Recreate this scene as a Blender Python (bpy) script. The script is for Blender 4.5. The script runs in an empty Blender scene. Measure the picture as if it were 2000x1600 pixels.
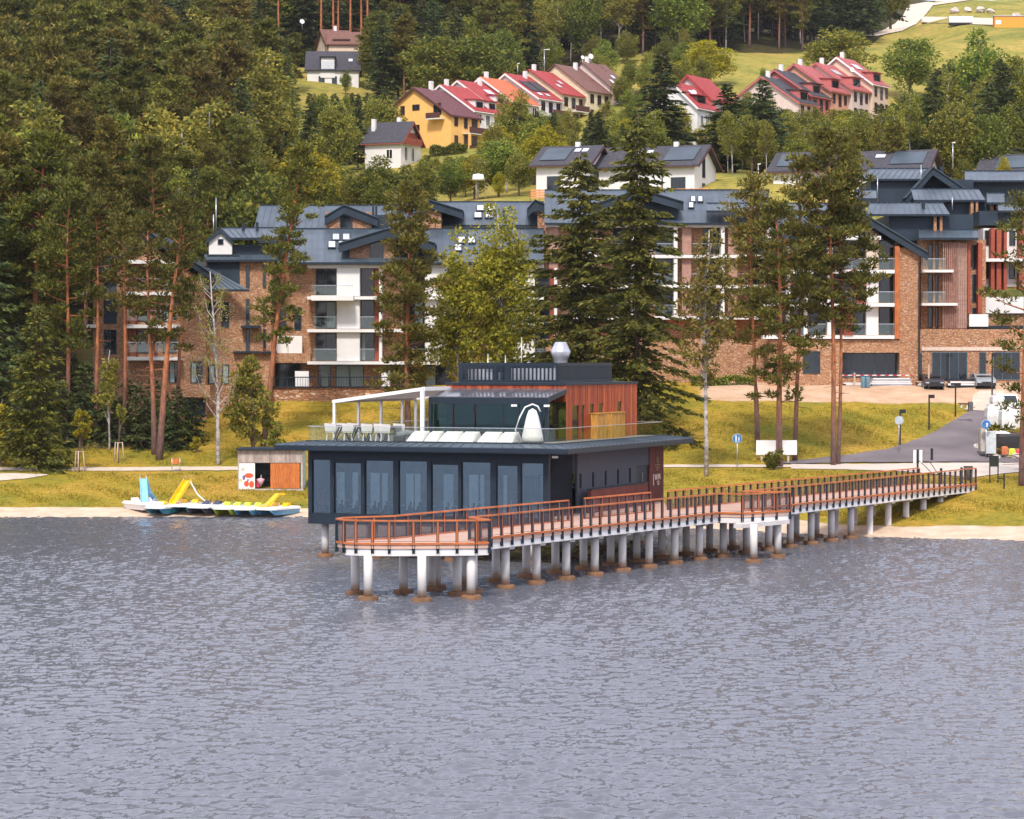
import bpy, math, random
import numpy as np
from mathutils import Vector, Matrix
R = math.radians
sc = bpy.context.scene
col = sc.collection
# ------------------------------------------------------------------ camera
F = 5000.0                      # focal length in photo pixels (photo is 2000 x 1600)
HC = 11.5                       # camera height above the lake
PHI = math.atan(95 / F)         # slight downward pitch
cam_d = bpy.data.cameras.new('camera')
cam = bpy.data.objects.new('camera', cam_d)
col.objects.link(cam)
cam.location = (0, 0, HC)
cam.rotation_euler = (math.pi / 2 - PHI, 0, 0)
cam_d.sensor_width = 36
cam_d.lens = 36 * F / 2000
cam_d.clip_start = 1
cam_d.clip_end = 4000
sc.camera = cam
# ------------------------------------------------------------------ sky, sun, exposure
SUN_EL, SUN_AZ = R(50), R(187)  # azimuth clockwise from +Y: behind the camera, to the left
world = bpy.data.worlds.new('World')
sc.world = world
world.use_nodes = True
wn, wl = world.node_tree.nodes, world.node_tree.links
wn.clear()
w_out = wn.new('ShaderNodeOutputWorld')
w_bg = wn.new('ShaderNodeBackground')
w_sky = wn.new('ShaderNodeTexSky')
w_sky.sky_type = 'NISHITA'
w_sky.sun_disc = False
w_sky.sun_elevation = SUN_EL
w_sky.sun_rotation = SUN_AZ
w_sky.dust_density = 2.0
w_mix = wn.new('ShaderNodeMixRGB')
w_mix.inputs[2].default_value = (7.5, 7.5, 8.75, 1)      # the thin cloud deck
w_tc = wn.new('ShaderNodeTexCoord')
w_no = wn.new('ShaderNodeTexNoise')
w_no.inputs['Scale'].default_value = 2.2
w_no.inputs['Detail'].default_value = 5
w_rmp = wn.new('ShaderNodeMapRange')
w_rmp.inputs[1].default_value, w_rmp.inputs[2].default_value = 0.3, 0.7
w_rmp.inputs[3].default_value, w_rmp.inputs[4].default_value = 0.6, 0.95
wl.new(w_tc.outputs['Generated'], w_no.inputs['Vector'])
wl.new(w_no.outputs['Fac'], w_rmp.inputs[0])
wl.new(w_rmp.outputs[0], w_mix.inputs[0])
wl.new(w_sky.outputs[0], w_mix.inputs[1])
wl.new(w_mix.outputs[0], w_bg.inputs[0])
w_bg.inputs[1].default_value = 0.128
wl.new(w_bg.outputs[0], w_out.inputs[0])
sun_d = bpy.data.lights.new('sun', 'SUN')
sun_d.energy = 2.6
sun_d.angle = R(9)
sun_d.color = (1.0, 0.93, 0.82)
sun = bpy.data.objects.new('sun', sun_d)
col.objects.link(sun)
_sd = Vector((math.sin(SUN_AZ) * math.cos(SUN_EL), math.cos(SUN_AZ) * math.cos(SUN_EL), math.sin(SUN_EL)))
sun.rotation_euler = _sd.to_track_quat('Z', 'Y').to_euler()
vs = sc.view_settings
vs.view_transform = 'Standard'
vs.look = 'None'
vs.exposure = 0.55
vs.gamma = 1.0
vs.use_curve_mapping = False
sc.cycles.max_bounces = 8
sc.cycles.transparent_max_bounces = 16
sc.cycles.caustics_reflective = False
sc.cycles.caustics_refractive = False
# ------------------------------------------------------------------ geometry helpers
CPH, SPH = math.cos(PHI), math.sin(PHI)
def ray(px, py):
    a, b = (px - 1000) / F, (800 - py) / F
    return Vector((a, CPH + b * SPH, -SPH + b * CPH))
def P(px, py, d):               # the point that far out (world Y) on a line of sight: used to survey the place
    r = ray(px, py)
    t = d / r.y
    return Vector((r.x * t, d, HC + r.z * t))
def W(px, py, z):               # where a line of sight meets a level plane
    r = ray(px, py)
    t = (z - HC) / r.z
    return Vector((r.x * t, r.y * t, z))
def hx(px, d): return P(px, 700, d).x
def hz(py, d): return P(1000, py, d).z
ROOTLOC = {}
def origin_of(o):
    while o is not None:
        if o.name in ROOTLOC: return ROOTLOC[o.name]
        o = o.parent
    return Vector((0, 0, 0))
def tag(o, label=None, cat=None, group=None, kind=None):
    if label: o['label'] = label
    if cat: o['category'] = cat
    if group: o['group'] = group
    if kind: o['kind'] = kind
    return o
def thing(name, label, cat, loc, group=None):
    o = bpy.data.objects.new(name, None)
    col.objects.link(o)
    o.location = loc
    ROOTLOC[o.name] = Vector(loc)
    o.empty_display_size = 0.3
    return tag(o, label, cat, group)
def fast_mesh(name, v, f3):
    me = bpy.data.meshes.new(name)
    n, m = len(v), len(f3)
    me.vertices.add(n); me.vertices.foreach_set('co', np.asarray(v, np.float32).ravel())
    me.loops.add(3 * m); me.loops.foreach_set('vertex_index', np.asarray(f3, np.int32).ravel())
    me.polygons.add(m)
    me.polygons.foreach_set('loop_start', np.arange(0, 3 * m, 3, dtype=np.int32))
    me.polygons.foreach_set('loop_total', np.full(m, 3, np.int32))
    me.update(calc_edges=True)
    return me
def link(name, me, m=None, parent=None):
    o = bpy.data.objects.new(name, me)
    col.objects.link(o)
    if m is not None and len(me.materials) == 0: me.materials.append(m)
    if parent is not None: o.parent = parent
    return o
class MB:
    def __init__(s): s.v, s.f, s.sm = [], [], []
    def add(s, vs, fs, smooth=False):
        b = len(s.v)
        s.v += [tuple(p) for p in vs]
        s.f += [tuple(b + i for i in q) for q in fs]
        s.sm += [smooth] * len(fs)
        return s
    def hexa(s, p):             # p: 8 points, bottom ring then top ring
        a = Vector(p[1]) - Vector(p[0]); b = Vector(p[3]) - Vector(p[0]); c = Vector(p[4]) - Vector(p[0])
        fs = [(0, 3, 2, 1), (4, 5, 6, 7), (0, 1, 5, 4), (1, 2, 6, 5), (2, 3, 7, 6), (3, 0, 4, 7)]
        if a.cross(b).dot(c) < 0: fs = [q[::-1] for q in fs]
        return s.add(p, fs)
    def box(s, x0, x1, y0, y1, z0, z1):
        return s.hexa([(x0, y0, z0), (x1, y0, z0), (x1, y1, z0), (x0, y1, z0), (x0, y0, z1), (x1, y0, z1), (x1, y1, z1), (x0, y1, z1)])
    def bar(s, p0, p1, w, h, up=(0, 0, 1)):
        p0, p1 = Vector(p0), Vector(p1)
        d = (p1 - p0).normalized(); up = Vector(up)
        a = d.cross(up)
        if a.length < 1e-4: a = d.cross(Vector((1, 0, 0)))
        a.normalize(); b = a.cross(d).normalized()
        q = []
        for p in (p0, p1):
            q += [p - a * w / 2 - b * h / 2, p + a * w / 2 - b * h / 2, p + a * w / 2 + b * h / 2, p - a * w / 2 + b * h / 2]
        return s.hexa(q)
    def tube(s, pts, rs, n=8, cap=True):
        pts = [Vector(p) for p in pts]
        if not hasattr(rs, '__len__'): rs = [rs] * len(pts)
        vs, fs = [], []
        for i, p in enumerate(pts):
            d = (pts[min(i + 1, len(pts) - 1)] - pts[max(i - 1, 0)]).normalized()
            a = d.cross(Vector((0, 0, 1)))
            if a.length < 0.05: a = d.cross(Vector((0, 1, 0)))
            a.normalize(); b = d.cross(a)
            for k in range(n):
                t = 2 * math.pi * k / n
                vs.append(p + (a * math.cos(t) + b * math.sin(t)) * rs[i])
        for i in range(len(pts) - 1):
            for k in range(n):
                k2 = (k + 1) % n
                fs.append((i * n + k, i * n + k2, (i + 1) * n + k2, (i + 1) * n + k))
        s.add(vs, fs, True)
        if cap:
            b = len(s.v) - len(vs)
            s.f.append(tuple(b + k for k in range(n))[::-1]); s.sm.append(False)
            s.f.append(tuple(b + (len(pts) - 1) * n + k for k in range(n))); s.sm.append(False)
        return s
    def lathe(s, c, prof, n=16):    # prof: (r, z)
        vs = [(c[0] + r * math.cos(2 * math.pi * k / n), c[1] + r * math.sin(2 * math.pi * k / n), c[2] + z) for r, z in prof for k in range(n)]
        fs = [(i * n + k, i * n + (k + 1) % n, (i + 1) * n + (k + 1) % n, (i + 1) * n + k) for i in range(len(prof) - 1) for k in range(n)]
        s.add(vs, fs, True)
        b = len(s.v) - len(vs)
        s.f.append(tuple(b + k for k in range(n))[::-1]); s.sm.append(False)
        s.f.append(tuple(b + (len(prof) - 1) * n + k for k in range(n))); s.sm.append(False)
        return s
    def prism(s, poly, ext):        # planar polygon extruded by vector
        n = len(poly); ext = Vector(ext)
        vs = [Vector(p) for p in poly] + [Vector(p) + ext for p in poly]
        fs = [tuple(range(n))[::-1], tuple(range(n, 2 * n))] + [(i, (i + 1) % n, n + (i + 1) % n, n + i) for i in range(n)]
        nrm = Vector((0, 0, 0))
        for i in range(n): nrm += vs[i].cross(vs[(i + 1) % n])
        if nrm.dot(ext) < 0: fs = [q[::-1] for q in fs]
        return s.add(vs, fs)
    def mesh(s, name, org=(0, 0, 0)):
        me = bpy.data.meshes.new(name)
        o = Vector(org)
        me.from_pydata([(p[0] - o.x, p[1] - o.y, p[2] - o.z) for p in s.v], [], s.f)
        if any(s.sm): me.polygons.foreach_set('use_smooth', s.sm)
        me.update()
        return me
    def build(s, name, m, parent=None, label=None):
        o = link(name, s.mesh(name, origin_of(parent)), m, parent)
        if label: o['label'] = label
        return o
    def alone(s, name, m, label, cat, group=None):  # a one-mesh thing with its origin at its base
        a = np.array(s.v)
        c = Vector((a[:, 0].mean(), a[:, 1].mean(), a[:, 2].min()))
        o = link(name, s.mesh(name, c), m)
        o.location = c
        ROOTLOC[o.name] = c
        return tag(o, label, cat, group)
class Frame:                    # local axes u, v, z
    def __init__(s, o, u, v): s.o, s.u, s.v = Vector(o), Vector(u), Vector(v)
    def pt(s, u, v, z): return s.o + s.u * u + s.v * v + Vector((0, 0, z))
    def box(s, mb, u0, u1, v0, v1, z0, z1):
        q = [s.pt(a, b, z) for z in (z0, z1) for a, b in ((u0, v0), (u1, v0), (u1, v1), (u0, v1))]
        return mb.hexa(q)
def copy_tree(o, loc=None, rz=None, scale=None, label=None, group=None):
    c = o.copy(); col.objects.link(c)
    for ch in o.children:
        k = ch.copy(); col.objects.link(k); k.parent = c
        for g in ch.children:
            q = g.copy(); col.objects.link(q); q.parent = k
    if loc is not None: c.location = loc; ROOTLOC[c.name] = Vector(loc)
    if rz is not None: c.rotation_euler[2] = rz
    if scale is not None: c.scale = scale
    if label: c['label'] = label
    if group: c['group'] = group
    return c
# ------------------------------------------------------------------ materials
MATS = {}
def nodes_of(name):
    m = bpy.data.materials.new(name); m.use_nodes = True
    n, l = m.node_tree.nodes, m.node_tree.links
    return m, n, l, n['Principled BSDF']
def mat(name, c, rough=0.7, var=0.15, scale=3.0, bump=0.0, metal=0.0, c2=None, stretch=None, bscale=None, spec=0.5, obj_var=0.0):
    m, n, l, b = nodes_of(name)
    tc = n.new('ShaderNodeTexCoord')
    no = n.new('ShaderNodeTexNoise'); no.inputs['Scale'].default_value = scale; no.inputs['Detail'].default_value = 6
    src = tc.outputs['Object']
    if stretch:
        mp = n.new('ShaderNodeMapping'); mp.inputs['Scale'].default_value = stretch
        l.new(src, mp.inputs[0]); src = mp.outputs[0]
    l.new(src, no.inputs['Vector'])
    mx = n.new('ShaderNodeMixRGB')
    c2 = c2 or tuple(min(1, x * (1 + var)) for x in c)
    mx.inputs[1].default_value = (*[x * (1 - var) for x in c], 1)
    mx.inputs[2].default_value = (*c2, 1)
    mr = n.new('ShaderNodeMapRange'); mr.inputs[1].default_value, mr.inputs[2].default_value = 0.3, 0.7
    l.new(no.outputs['Fac'], mr.inputs[0]); l.new(mr.outputs[0], mx.inputs[0])
    out = mx.outputs[0]
    if obj_var:
        oi = n.new('ShaderNodeObjectInfo'); hs = n.new('ShaderNodeHueSaturation')
        m2 = n.new('ShaderNodeMapRange'); m2.inputs[3].default_value, m2.inputs[4].default_value = 1 - obj_var, 1 + obj_var
        l.new(oi.outputs['Random'], m2.inputs[0]); l.new(m2.outputs[0], hs.inputs['Value']); l.new(out, hs.inputs['Color']); out = hs.outputs[0]
    l.new(out, b.inputs['Base Color'])
    b.inputs['Roughness'].default_value = rough
    b.inputs['Metallic'].default_value = metal
    b.inputs['Specular IOR Level'].default_value = spec
    if bump:
        bn = n.new('ShaderNodeTexNoise'); bn.inputs['Scale'].default_value = bscale or scale * 3; bn.inputs['Detail'].default_value = 5
        l.new(src, bn.inputs['Vector'])
        bp = n.new('ShaderNodeBump'); bp.inputs['Strength'].default_value = bump; bp.inputs['Distance'].default_value = 0.05
        l.new(bn.outputs['Fac'], bp.inputs['Height']); l.new(bp.outputs[0], b.inputs['Normal'])
    MATS[name] = m
    return m
def island_mat(name, cols, rough=0.75, var=0.0, spec=0.3):     # a colour for each board or stone
    m, n, l, b = nodes_of(name)
    g = n.new('ShaderNodeNewGeometry'); r = n.new('ShaderNodeValToRGB')
    r.color_ramp.interpolation = 'LINEAR'
    while len(r.color_ramp.elements) < len(cols): r.color_ramp.elements.new(0.5)
    for i, c in enumerate(cols):
        e = r.color_ramp.elements[i]; e.position = i / (len(cols) - 1); e.color = (*c, 1)
    l.new(g.outputs['Random Per Island'], r.inputs[0])
    tc = n.new('ShaderNodeTexCoord'); mp = n.new('ShaderNodeMapping'); mp.inputs['Scale'].default_value = (9, 9, 0.9)
    no = n.new('ShaderNodeTexNoise'); no.inputs['Scale'].default_value = 2; no.inputs['Detail'].default_value = 5
    l.new(tc.outputs['Object'], mp.inputs[0]); l.new(mp.outputs[0], no.inputs['Vector'])
    mr = n.new('ShaderNodeMapRange'); mr.inputs[1].default_value, mr.inputs[2].default_value = 0.3, 0.7
    mr.inputs[3].default_value, mr.inputs[4].default_value = 0.6, 1.3
    hs = n.new('ShaderNodeHueSaturation')
    l.new(no.outputs['Fac'], mr.inputs[0]); l.new(mr.outputs[0], hs.inputs['Value']); l.new(r.outputs[0], hs.inputs['Color'])
    l.new(hs.outputs[0], b.inputs['Base Color'])
    b.inputs['Roughness'].default_value = rough
    b.inputs['Specular IOR Level'].default_value = spec
    MATS[name] = m
    return m
def leaf_mat(name, cols, obj_val=0.25, hue=0.02, trans=0.3):
    m, n, l, b = nodes_of(name)
    g = n.new('ShaderNodeNewGeometry'); r = n.new('ShaderNodeValToRGB')
    while len(r.color_ramp.elements) < len(cols): r.color_ramp.elements.new(0.5)
    for i, c in enumerate(cols):
        e = r.color_ramp.elements[i]; e.position = i / (len(cols) - 1); e.color = (*c, 1)
    l.new(g.outputs['Random Per Island'], r.inputs[0])
    oi = n.new('ShaderNodeObjectInfo'); hs = n.new('ShaderNodeHueSaturation')
    m1 = n.new('ShaderNodeMapRange'); m1.inputs[3].default_value, m1.inputs[4].default_value = 1 - obj_val, 1 + obj_val
    m2 = n.new('ShaderNodeMapRange'); m2.inputs[3].default_value, m2.inputs[4].default_value = 0.5 - hue, 0.5 + hue
    mm = n.new('ShaderNodeMath'); mm.operation = 'FRACT'; mk = n.new('ShaderNodeMath'); mk.operation = 'MULTIPLY'; mk.inputs[1].default_value = 7.31
    l.new(oi.outputs['Random'], m1.inputs[0]); l.new(oi.outputs['Random'], mk.inputs[0]); l.new(mk.outputs[0], mm.inputs[0]); l.new(mm.outputs[0], m2.inputs[0])
    l.new(m1.outputs[0], hs.inputs['Value']); l.new(m2.outputs[0], hs.inputs['Hue']); l.new(r.outputs[0], hs.inputs['Color'])
    l.new(hs.outputs[0], b.inputs['Base Color'])
    b.inputs['Roughness'].default_value = 0.6
    b.inputs['Specular IOR Level'].default_value = 0.25
    tr = n.new('ShaderNodeBsdfTranslucent'); mx = n.new('ShaderNodeMixShader'); mx.inputs[0].default_value = trans
    l.new(hs.outputs[0], tr.inputs[0]); l.new(b.outputs[0], mx.inputs[1]); l.new(tr.outputs[0], mx.inputs[2])
    l.new(mx.outputs[0], n['Material Output'].inputs[0])
    MATS[name] = m
    return m
def glass_mat(name, tint, refl=0.35, rough=0.02, gcol=(0.9, 0.95, 1.0), ior=1.5, const=None):
    m, n, l, b = nodes_of(name)
    n.remove(b)
    t = n.new('ShaderNodeBsdfTransparent'); t.inputs[0].default_value = (*tint, 1)
    g = n.new('ShaderNodeBsdfGlossy'); g.inputs[0].default_value = (*gcol, 1); g.inputs['Roughness'].default_value = rough
    fr = n.new('ShaderNodeFresnel'); fr.inputs[0].default_value = ior
    ad = n.new('ShaderNodeMath'); ad.operation = 'ADD'; ad.use_clamp = True; ad.inputs[1].default_value = refl
    l.new(fr.outputs[0], ad.inputs[0])
    mx = n.new('ShaderNodeMixShader')
    if const is None: l.new(ad.outputs[0], mx.inputs[0])
    else: mx.inputs[0].default_value = const
    l.new(t.outputs[0], mx.inputs[1]); l.new(g.outputs[0], mx.inputs[2])
    l.new(mx.outputs[0], n['Material Output'].inputs[0])
    MATS[name] = m
    return m
def mesh_mat(name, c, alpha):       # fine wire netting
    m, n, l, b = nodes_of(name)
    b.inputs['Base Color'].default_value = (*c, 1); b.inputs['Roughness'].default_value = 0.5
    t = n.new('ShaderNodeBsdfTransparent'); mx = n.new('ShaderNodeMixShader'); mx.inputs[0].default_value = alpha
    l.new(t.outputs[0], mx.inputs[1]); l.new(b.outputs[0], mx.inputs[2]); l.new(mx.outputs[0], n['Material Output'].inputs[0])
    MATS[name] = m
    return m
def stone_mat(name, scale, cols, mortar, flat=2.2):
    m, n, l, b = nodes_of(name)
    tc = n.new('ShaderNodeTexCoord'); mp = n.new('ShaderNodeMapping'); mp.inputs['Scale'].default_value = (1, 1, flat)
    l.new(tc.outputs['Object'], mp.inputs[0])
    vo = n.new('ShaderNodeTexVoronoi'); vo.inputs['Scale'].default_value = scale
    ve = n.new('ShaderNodeTexVoronoi'); ve.feature = 'DISTANCE_TO_EDGE'; ve.inputs['Scale'].default_value = scale
    l.new(mp.outputs[0], vo.inputs['Vector']); l.new(mp.outputs[0], ve.inputs['Vector'])
    sp = n.new('ShaderNodeSeparateColor'); l.new(vo.outputs['Color'], sp.inputs[0])
    r = n.new('ShaderNodeValToRGB')
    while len(r.color_ramp.elements) < len(cols): r.color_ramp.elements.new(0.5)
    for i, c in enumerate(cols):
        e = r.color_ramp.elements[i]; e.position = i / (len(cols) - 1); e.color = (*c, 1)
    l.new(sp.outputs[0], r.inputs[0])
    mr = n.new('ShaderNodeMapRange'); mr.inputs[1].default_value, mr.inputs[2].default_value = 0.02, 0.10
    l.new(ve.outputs['Distance'], mr.inputs[0])
    mx = n.new('ShaderNodeMixRGB'); mx.inputs[1].default_value = (*mortar, 1)
    l.new(mr.outputs[0], mx.inputs[0]); l.new(r.outputs[0], mx.inputs[2]); l.new(mx.outputs[0], b.inputs['Base Color'])
    bp = n.new('ShaderNodeBump'); bp.inputs['Strength'].default_value = 0.8; bp.inputs['Distance'].default_value = 0.06
    l.new(mr.outputs[0], bp.inputs['Height']); l.new(bp.outputs[0], b.inputs['Normal'])
    b.inputs['Roughness'].default_value = 0.85
    MATS[name] = m
    return m
steel = mat('dark_steel', (0.014, 0.024, 0.038), 0.5, 0.15, 2, spec=.3)
steel_wall = mat('dark_panel', (0.020, 0.034, 0.052), 0.55, 0.25, 0.6, spec=.3)
seam = mat('seam_roof', (0.058, 0.082, 0.108), 0.45, 0.22, 0.5, obj_var=0.14, metal=0.1)
charcoal = mat('charcoal_render', (0.075, 0.082, 0.105), 0.8, 0.1, 3, 0.1)
white = mat('white_render', (0.72, 0.70, 0.69), 0.8, 0.05, 0.8)
white_paint = mat('white_paint', (0.78, 0.77, 0.76), 0.45, 0.04, 2)
cream = mat('cream_render', (0.66, 0.50, 0.38), 0.85, 0.06, 1)
yellow_r = mat('yellow_render', (0.82, 0.47, 0.14), 0.85, 0.06, 1)
pinkish = mat('pale_render', (0.62, 0.50, 0.46), 0.85, 0.06, 1)
redwood = island_mat('red_planks', [(0.19, 0.030, 0.014), (0.33, 0.058, 0.020), (0.52, 0.125, 0.034), (0.26, 0.046, 0.02)], 0.65)
maroon = island_mat('maroon_planks', [(0.12, 0.028, 0.022), (0.16, 0.04, 0.03)], 0.7)
orange_w = mat('orange_timber', (0.46, 0.13, 0.034), 0.55, 0.25, 1.5, 0.15, stretch=(1, 1, 1))
shutter_w = mat('red_shutter', (0.30, 0.06, 0.03), 0.7, 0.2, 3)
deckm = mat('deck_boards', (0.62, 0.40, 0.31), 0.8, 0.1, 0.8, 0.1)
concrete = mat('pale_concrete', (0.62, 0.58, 0.56), 0.8, 0.1, 1.5, 0.1)
footm = mat('rusty_footing', (0.17, 0.085, 0.042), 0.85, 0.35, 2.5, 0.3)
stone = stone_mat('stone_cladding', 4.6, [(0.34, 0.16, 0.09), (0.54, 0.27, 0.13), (0.62, 0.36, 0.20), (0.44, 0.20, 0.10), (0.68, 0.47, 0.32)], (0.24, 0.125, 0.08))
stone_big = stone_mat('rubble_wall', 2.0, [(0.26, 0.12, 0.07), (0.46, 0.21, 0.10), (0.56, 0.31, 0.17), (0.36, 0.15, 0.07), (0.70, 0.52, 0.37)], (0.20, 0.10, 0.06), 2.4)
dark_glass = mat('window_glass', (0.012, 0.018, 0.024), 0.06, 0.3, 0.4, spec=0.6)
window_strip = mat('curtain_cloth', (0.30, 0.38, 0.38), 0.8, 0.25, 6, stretch=(1, 1, 0.05))
cafe_glass = glass_mat('cafe_glazing', (0.74, 0.82, 0.86), 0.10, 0.02, (0.58, 0.74, 0.90))
rail_glass = glass_mat('balustrade_glass', (0.84, 0.90, 0.85), 0.0, 0.02, (0.8, 0.9, 0.85), 1.2, 0.10)
room_glass = glass_mat('tinted_glazing', (0.20, 0.33, 0.36), 0.06, 0.02, (0.40, 0.66, 0.72))
netting = mesh_mat('wire_netting', (0.10, 0.07, 0.08), 0.30)
red_tile = mat('red_tiles', (0.33, 0.05, 0.05), 0.7, 0.25, 2.5, 0.3, spec=.2)
pink_tile = mat('faded_red_tiles', (0.36, 0.10, 0.10), 0.7, 0.25, 2.5, 0.3, spec=.2)
brown_tile = mat('brown_tiles', (0.17, 0.085, 0.07), 0.7, 0.22, 2.5, 0.3, spec=.2)
purple_tile = mat('dark_brown_tiles', (0.13, 0.05, 0.055), 0.7, 0.25, 2.5, 0.3, spec=.2)
grey_tile = mat('grey_tiles', (0.062, 0.060, 0.072), 0.85, 0.25, 2.5, 0.3, spec=.2)
black = mat('black_metal', (0.014, 0.013, 0.016), 0.5, 0.2, 4)
galv = mat('galvanised_metal', (0.55, 0.56, 0.60), 0.3, 0.15, 2, metal=0.7)
cloth = mat('white_cloth', (0.72, 0.69, 0.66), 0.85, 0.06, 3, 0.5, bscale=5)
asphalt = mat('asphalt', (0.145, 0.122, 0.13), 0.9, 0.3, 0.22, 0.2, bscale=14)
paving = mat('pale_paving', (0.55, 0.47, 0.40), 0.85, 0.07, 0.5, 0.05)
gravel = mat('pale_gravel', (0.55, 0.45, 0.36), 0.9, 0.15, 1.2, 0.3, bscale=9)
# ------------------------------------------------------------------ terrain
_cols = {   # direction (photo column): (distance, height)
    -900: [(120, -3), (180, -0.8), (188.5, 0), (192, 0.45), (214, 2.35), (224, 3.6), (245, 8.2), (300, 20), (400, 42), (500, 63), (600, 84), (700, 105), (900, 132)],
    0:    [(120, -3), (180, -0.8), (188.5, 0), (192, 0.45), (214, 2.35), (224, 3.6), (245, 8.2), (300, 20), (400, 42), (500, 63), (600, 84), (700, 105), (900, 132)],
    350:  [(120, -3), (180, -0.8), (188.5, 0), (192, 0.45), (214, 2.4), (224, 3.7), (236, 5.9), (238, 6.4), (241, 8.9), (262, 10.5), (330, 25), (400, 41), (500, 64), (600, 85), (700, 106), (900, 133)],
    600:  [(120, -3), (180, -0.8), (188.5, 0), (192, 0.4), (203, 1.25), (214, 2.4), (224, 4.2), (236, 6.55), (238, 6.7), (241, 8.9), (262, 10.5), (330, 25), (400, 41), (500, 65.5), (600, 86), (700, 106), (900, 133)],
    1000: [(120, -3), (172, -0.8), (182, 0), (186, 0.6), (203, 2.6), (214, 3.6), (236, 8.0), (240, 9.1), (262, 11), (335, 32.5), (400, 42.3), (424, 46.2), (470, 56), (560, 74), (650, 92), (900, 134)],
    1200: [(120, -3), (168, -0.8), (177, 0), (181, 0.6), (195, 2.6), (203, 3.15), (236, 8.8), (240, 9.3), (262, 12), (335, 33.2), (400, 43), (450, 53), (520, 68), (600, 86), (900, 140)],
    1400: [(120, -3), (167, -0.8), (175, 0), (179, 0.5), (192, 2.5), (200, 3.2), (236, 9.0), (240, 9.5), (262, 12), (335, 33.2), (400, 43), (450, 52.5), (520, 68), (600, 85), (900, 140)],
    1600: [(120, -3), (162, -0.8), (169.5, 0), (173, 0.5), (187, 2.3), (195, 2.9), (204, 3.25), (236, 9.0), (240, 9.5), (262, 12), (335, 33.5), (400, 43), (450, 52.5), (520, 67), (600, 83), (900, 135)],
    1750: [(120, -3), (159, -0.8), (166.5, 0), (170.5, 0.5), (185, 2.3), (194, 2.95), (204, 3.25), (214, 4.6), (236, 9.0), (240, 9.5), (262, 12), (335, 33.5), (400, 43), (450, 52.5), (520, 67), (600, 84), (900, 138)],
    1900: [(120, -3), (157, -0.8), (165, 0), (169, 0.6), (185, 2.5), (196, 3.0), (205, 3.4), (215, 5.0), (225, 6.8), (236, 9.0), (240, 9.5), (262, 12), (335, 33), (400, 43), (520, 68), (600, 86), (660, 99), (900, 138)],
    2050: [(120, -3), (155, -0.8), (163, 0), (168, 0.7), (184, 2.6), (195, 3.0), (205, 3.4), (215, 4.8), (225, 6.8), (236, 9.0), (240, 9.5), (262, 12), (335, 33), (400, 43), (520, 68), (600, 86), (660, 99), (900, 138)],
    2900: [(120, -3), (150, -0.8), (158, 0), (165, 0.7), (184, 2.6), (195, 3.0), (205, 3.4), (236, 9.0), (262, 12), (335, 33), (400, 43), (520, 68), (660, 99), (900, 138)],
}
_pxs = np.array(sorted(_cols))
_dg = np.arange(120, 901, 1.0)
_tab = np.array([np.interp(_dg, *zip(*_cols[p])) for p in sorted(_cols)])
def zt_np(x, y):
    px = 1000 + F * x / y
    px = np.clip(px, _pxs[0], _pxs[-1])
    i = np.clip(np.searchsorted(_pxs, px) - 1, 0, len(_pxs) - 2)
    t = (px - _pxs[i]) / (_pxs[i + 1] - _pxs[i])
    t = t * t * (3 - 2 * t)
    dd = np.clip(y, 120, 899.9) - 120
    j = dd.astype(int); s = dd - j
    a = _tab[i, j] * (1 - s) + _tab[i, np.minimum(j + 1, len(_dg) - 1)] * s
    b = _tab[i + 1, j] * (1 - s) + _tab[i + 1, np.minimum(j + 1, len(_dg) - 1)] * s
    z = a * (1 - t) + b * t
    rough = np.clip((y - 270) / 60, 0, 1)
    z = z + rough * (np.sin(x * 0.11 + y * 0.05) * 0.7 + np.sin(x * 0.05 - y * 0.09) * 0.8)
    return z + 0.05 * np.sin(x * 0.9 + 1.3 * np.sin(y * 0.4)) * np.clip((y - 190) / 20, 0, 1)
def zt(x, y): return float(zt_np(np.array([float(x)]), np.array([float(y)]))[0])
def T(px, d, dz=0.0):           # ground point in a direction at a distance
    x = hx(px, d)
    return Vector((x, d, zt(x, d) + dz))
def G(px, py, d0=150.0, dz=0.0):   # where a line of sight first meets the ground
    r = ray(px, py)
    d = np.arange(d0, 880, 0.25)
    t = d / r.y
    z = HC + r.z * t
    below = np.nonzero(zt_np(r.x * t, d) >= z)[0]
    k = d[below[0]] if len(below) else 880.0
    return Vector((r.x * k / r.y, k, zt(r.x * k / r.y, k) + dz))
pxs = np.concatenate([np.arange(-900, -60, 40), np.arange(-60, 2060, 8), np.arange(2060, 2901, 40)])
ds = np.concatenate([np.arange(130, 155, 3), np.arange(155, 262, 0.6), np.arange(262, 420, 3), np.arange(420, 900, 6)])
gx = (pxs[None, :] - 1000) / F * ds[:, None]
gy = np.repeat(ds[:, None], len(pxs), 1)
gz = zt_np(gx.ravel(), gy.ravel())
_v = np.stack([gx.ravel(), gy.ravel(), gz], 1)
nx, ny = len(pxs), len(ds)
_i = np.arange(nx * ny).reshape(ny, nx)
q = np.stack([_i[:-1, :-1], _i[:-1, 1:], _i[1:, 1:], _i[1:, :-1]], -1).reshape(-1, 4)
tri = np.concatenate([q[:, [0, 1, 2]], q[:, [0, 2, 3]]])
gme = fast_mesh('ground', _v, tri)
gme.polygons.foreach_set('use_smooth', np.ones(len(tri), bool))
shore = np.interp(np.clip(pxs, -900, 2900), *zip(*[(p, [d for d, z in _cols[p] if z == 0][0]) for p in sorted(_cols)]))
ppx, pd = np.repeat(pxs[None, :], ny, 0).ravel(), gy.ravel()
sand_w = np.interp(ppx, [0, 600, 1000, 1300, 1500, 1700, 2000], [3.4, 3.2, 3.6, 4, 3.6, 3.0, 3.8])
sand = np.clip(1 - (pd - np.repeat(shore[None, :], ny, 0).ravel() - sand_w) / 1.2, 0, 1)
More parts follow.
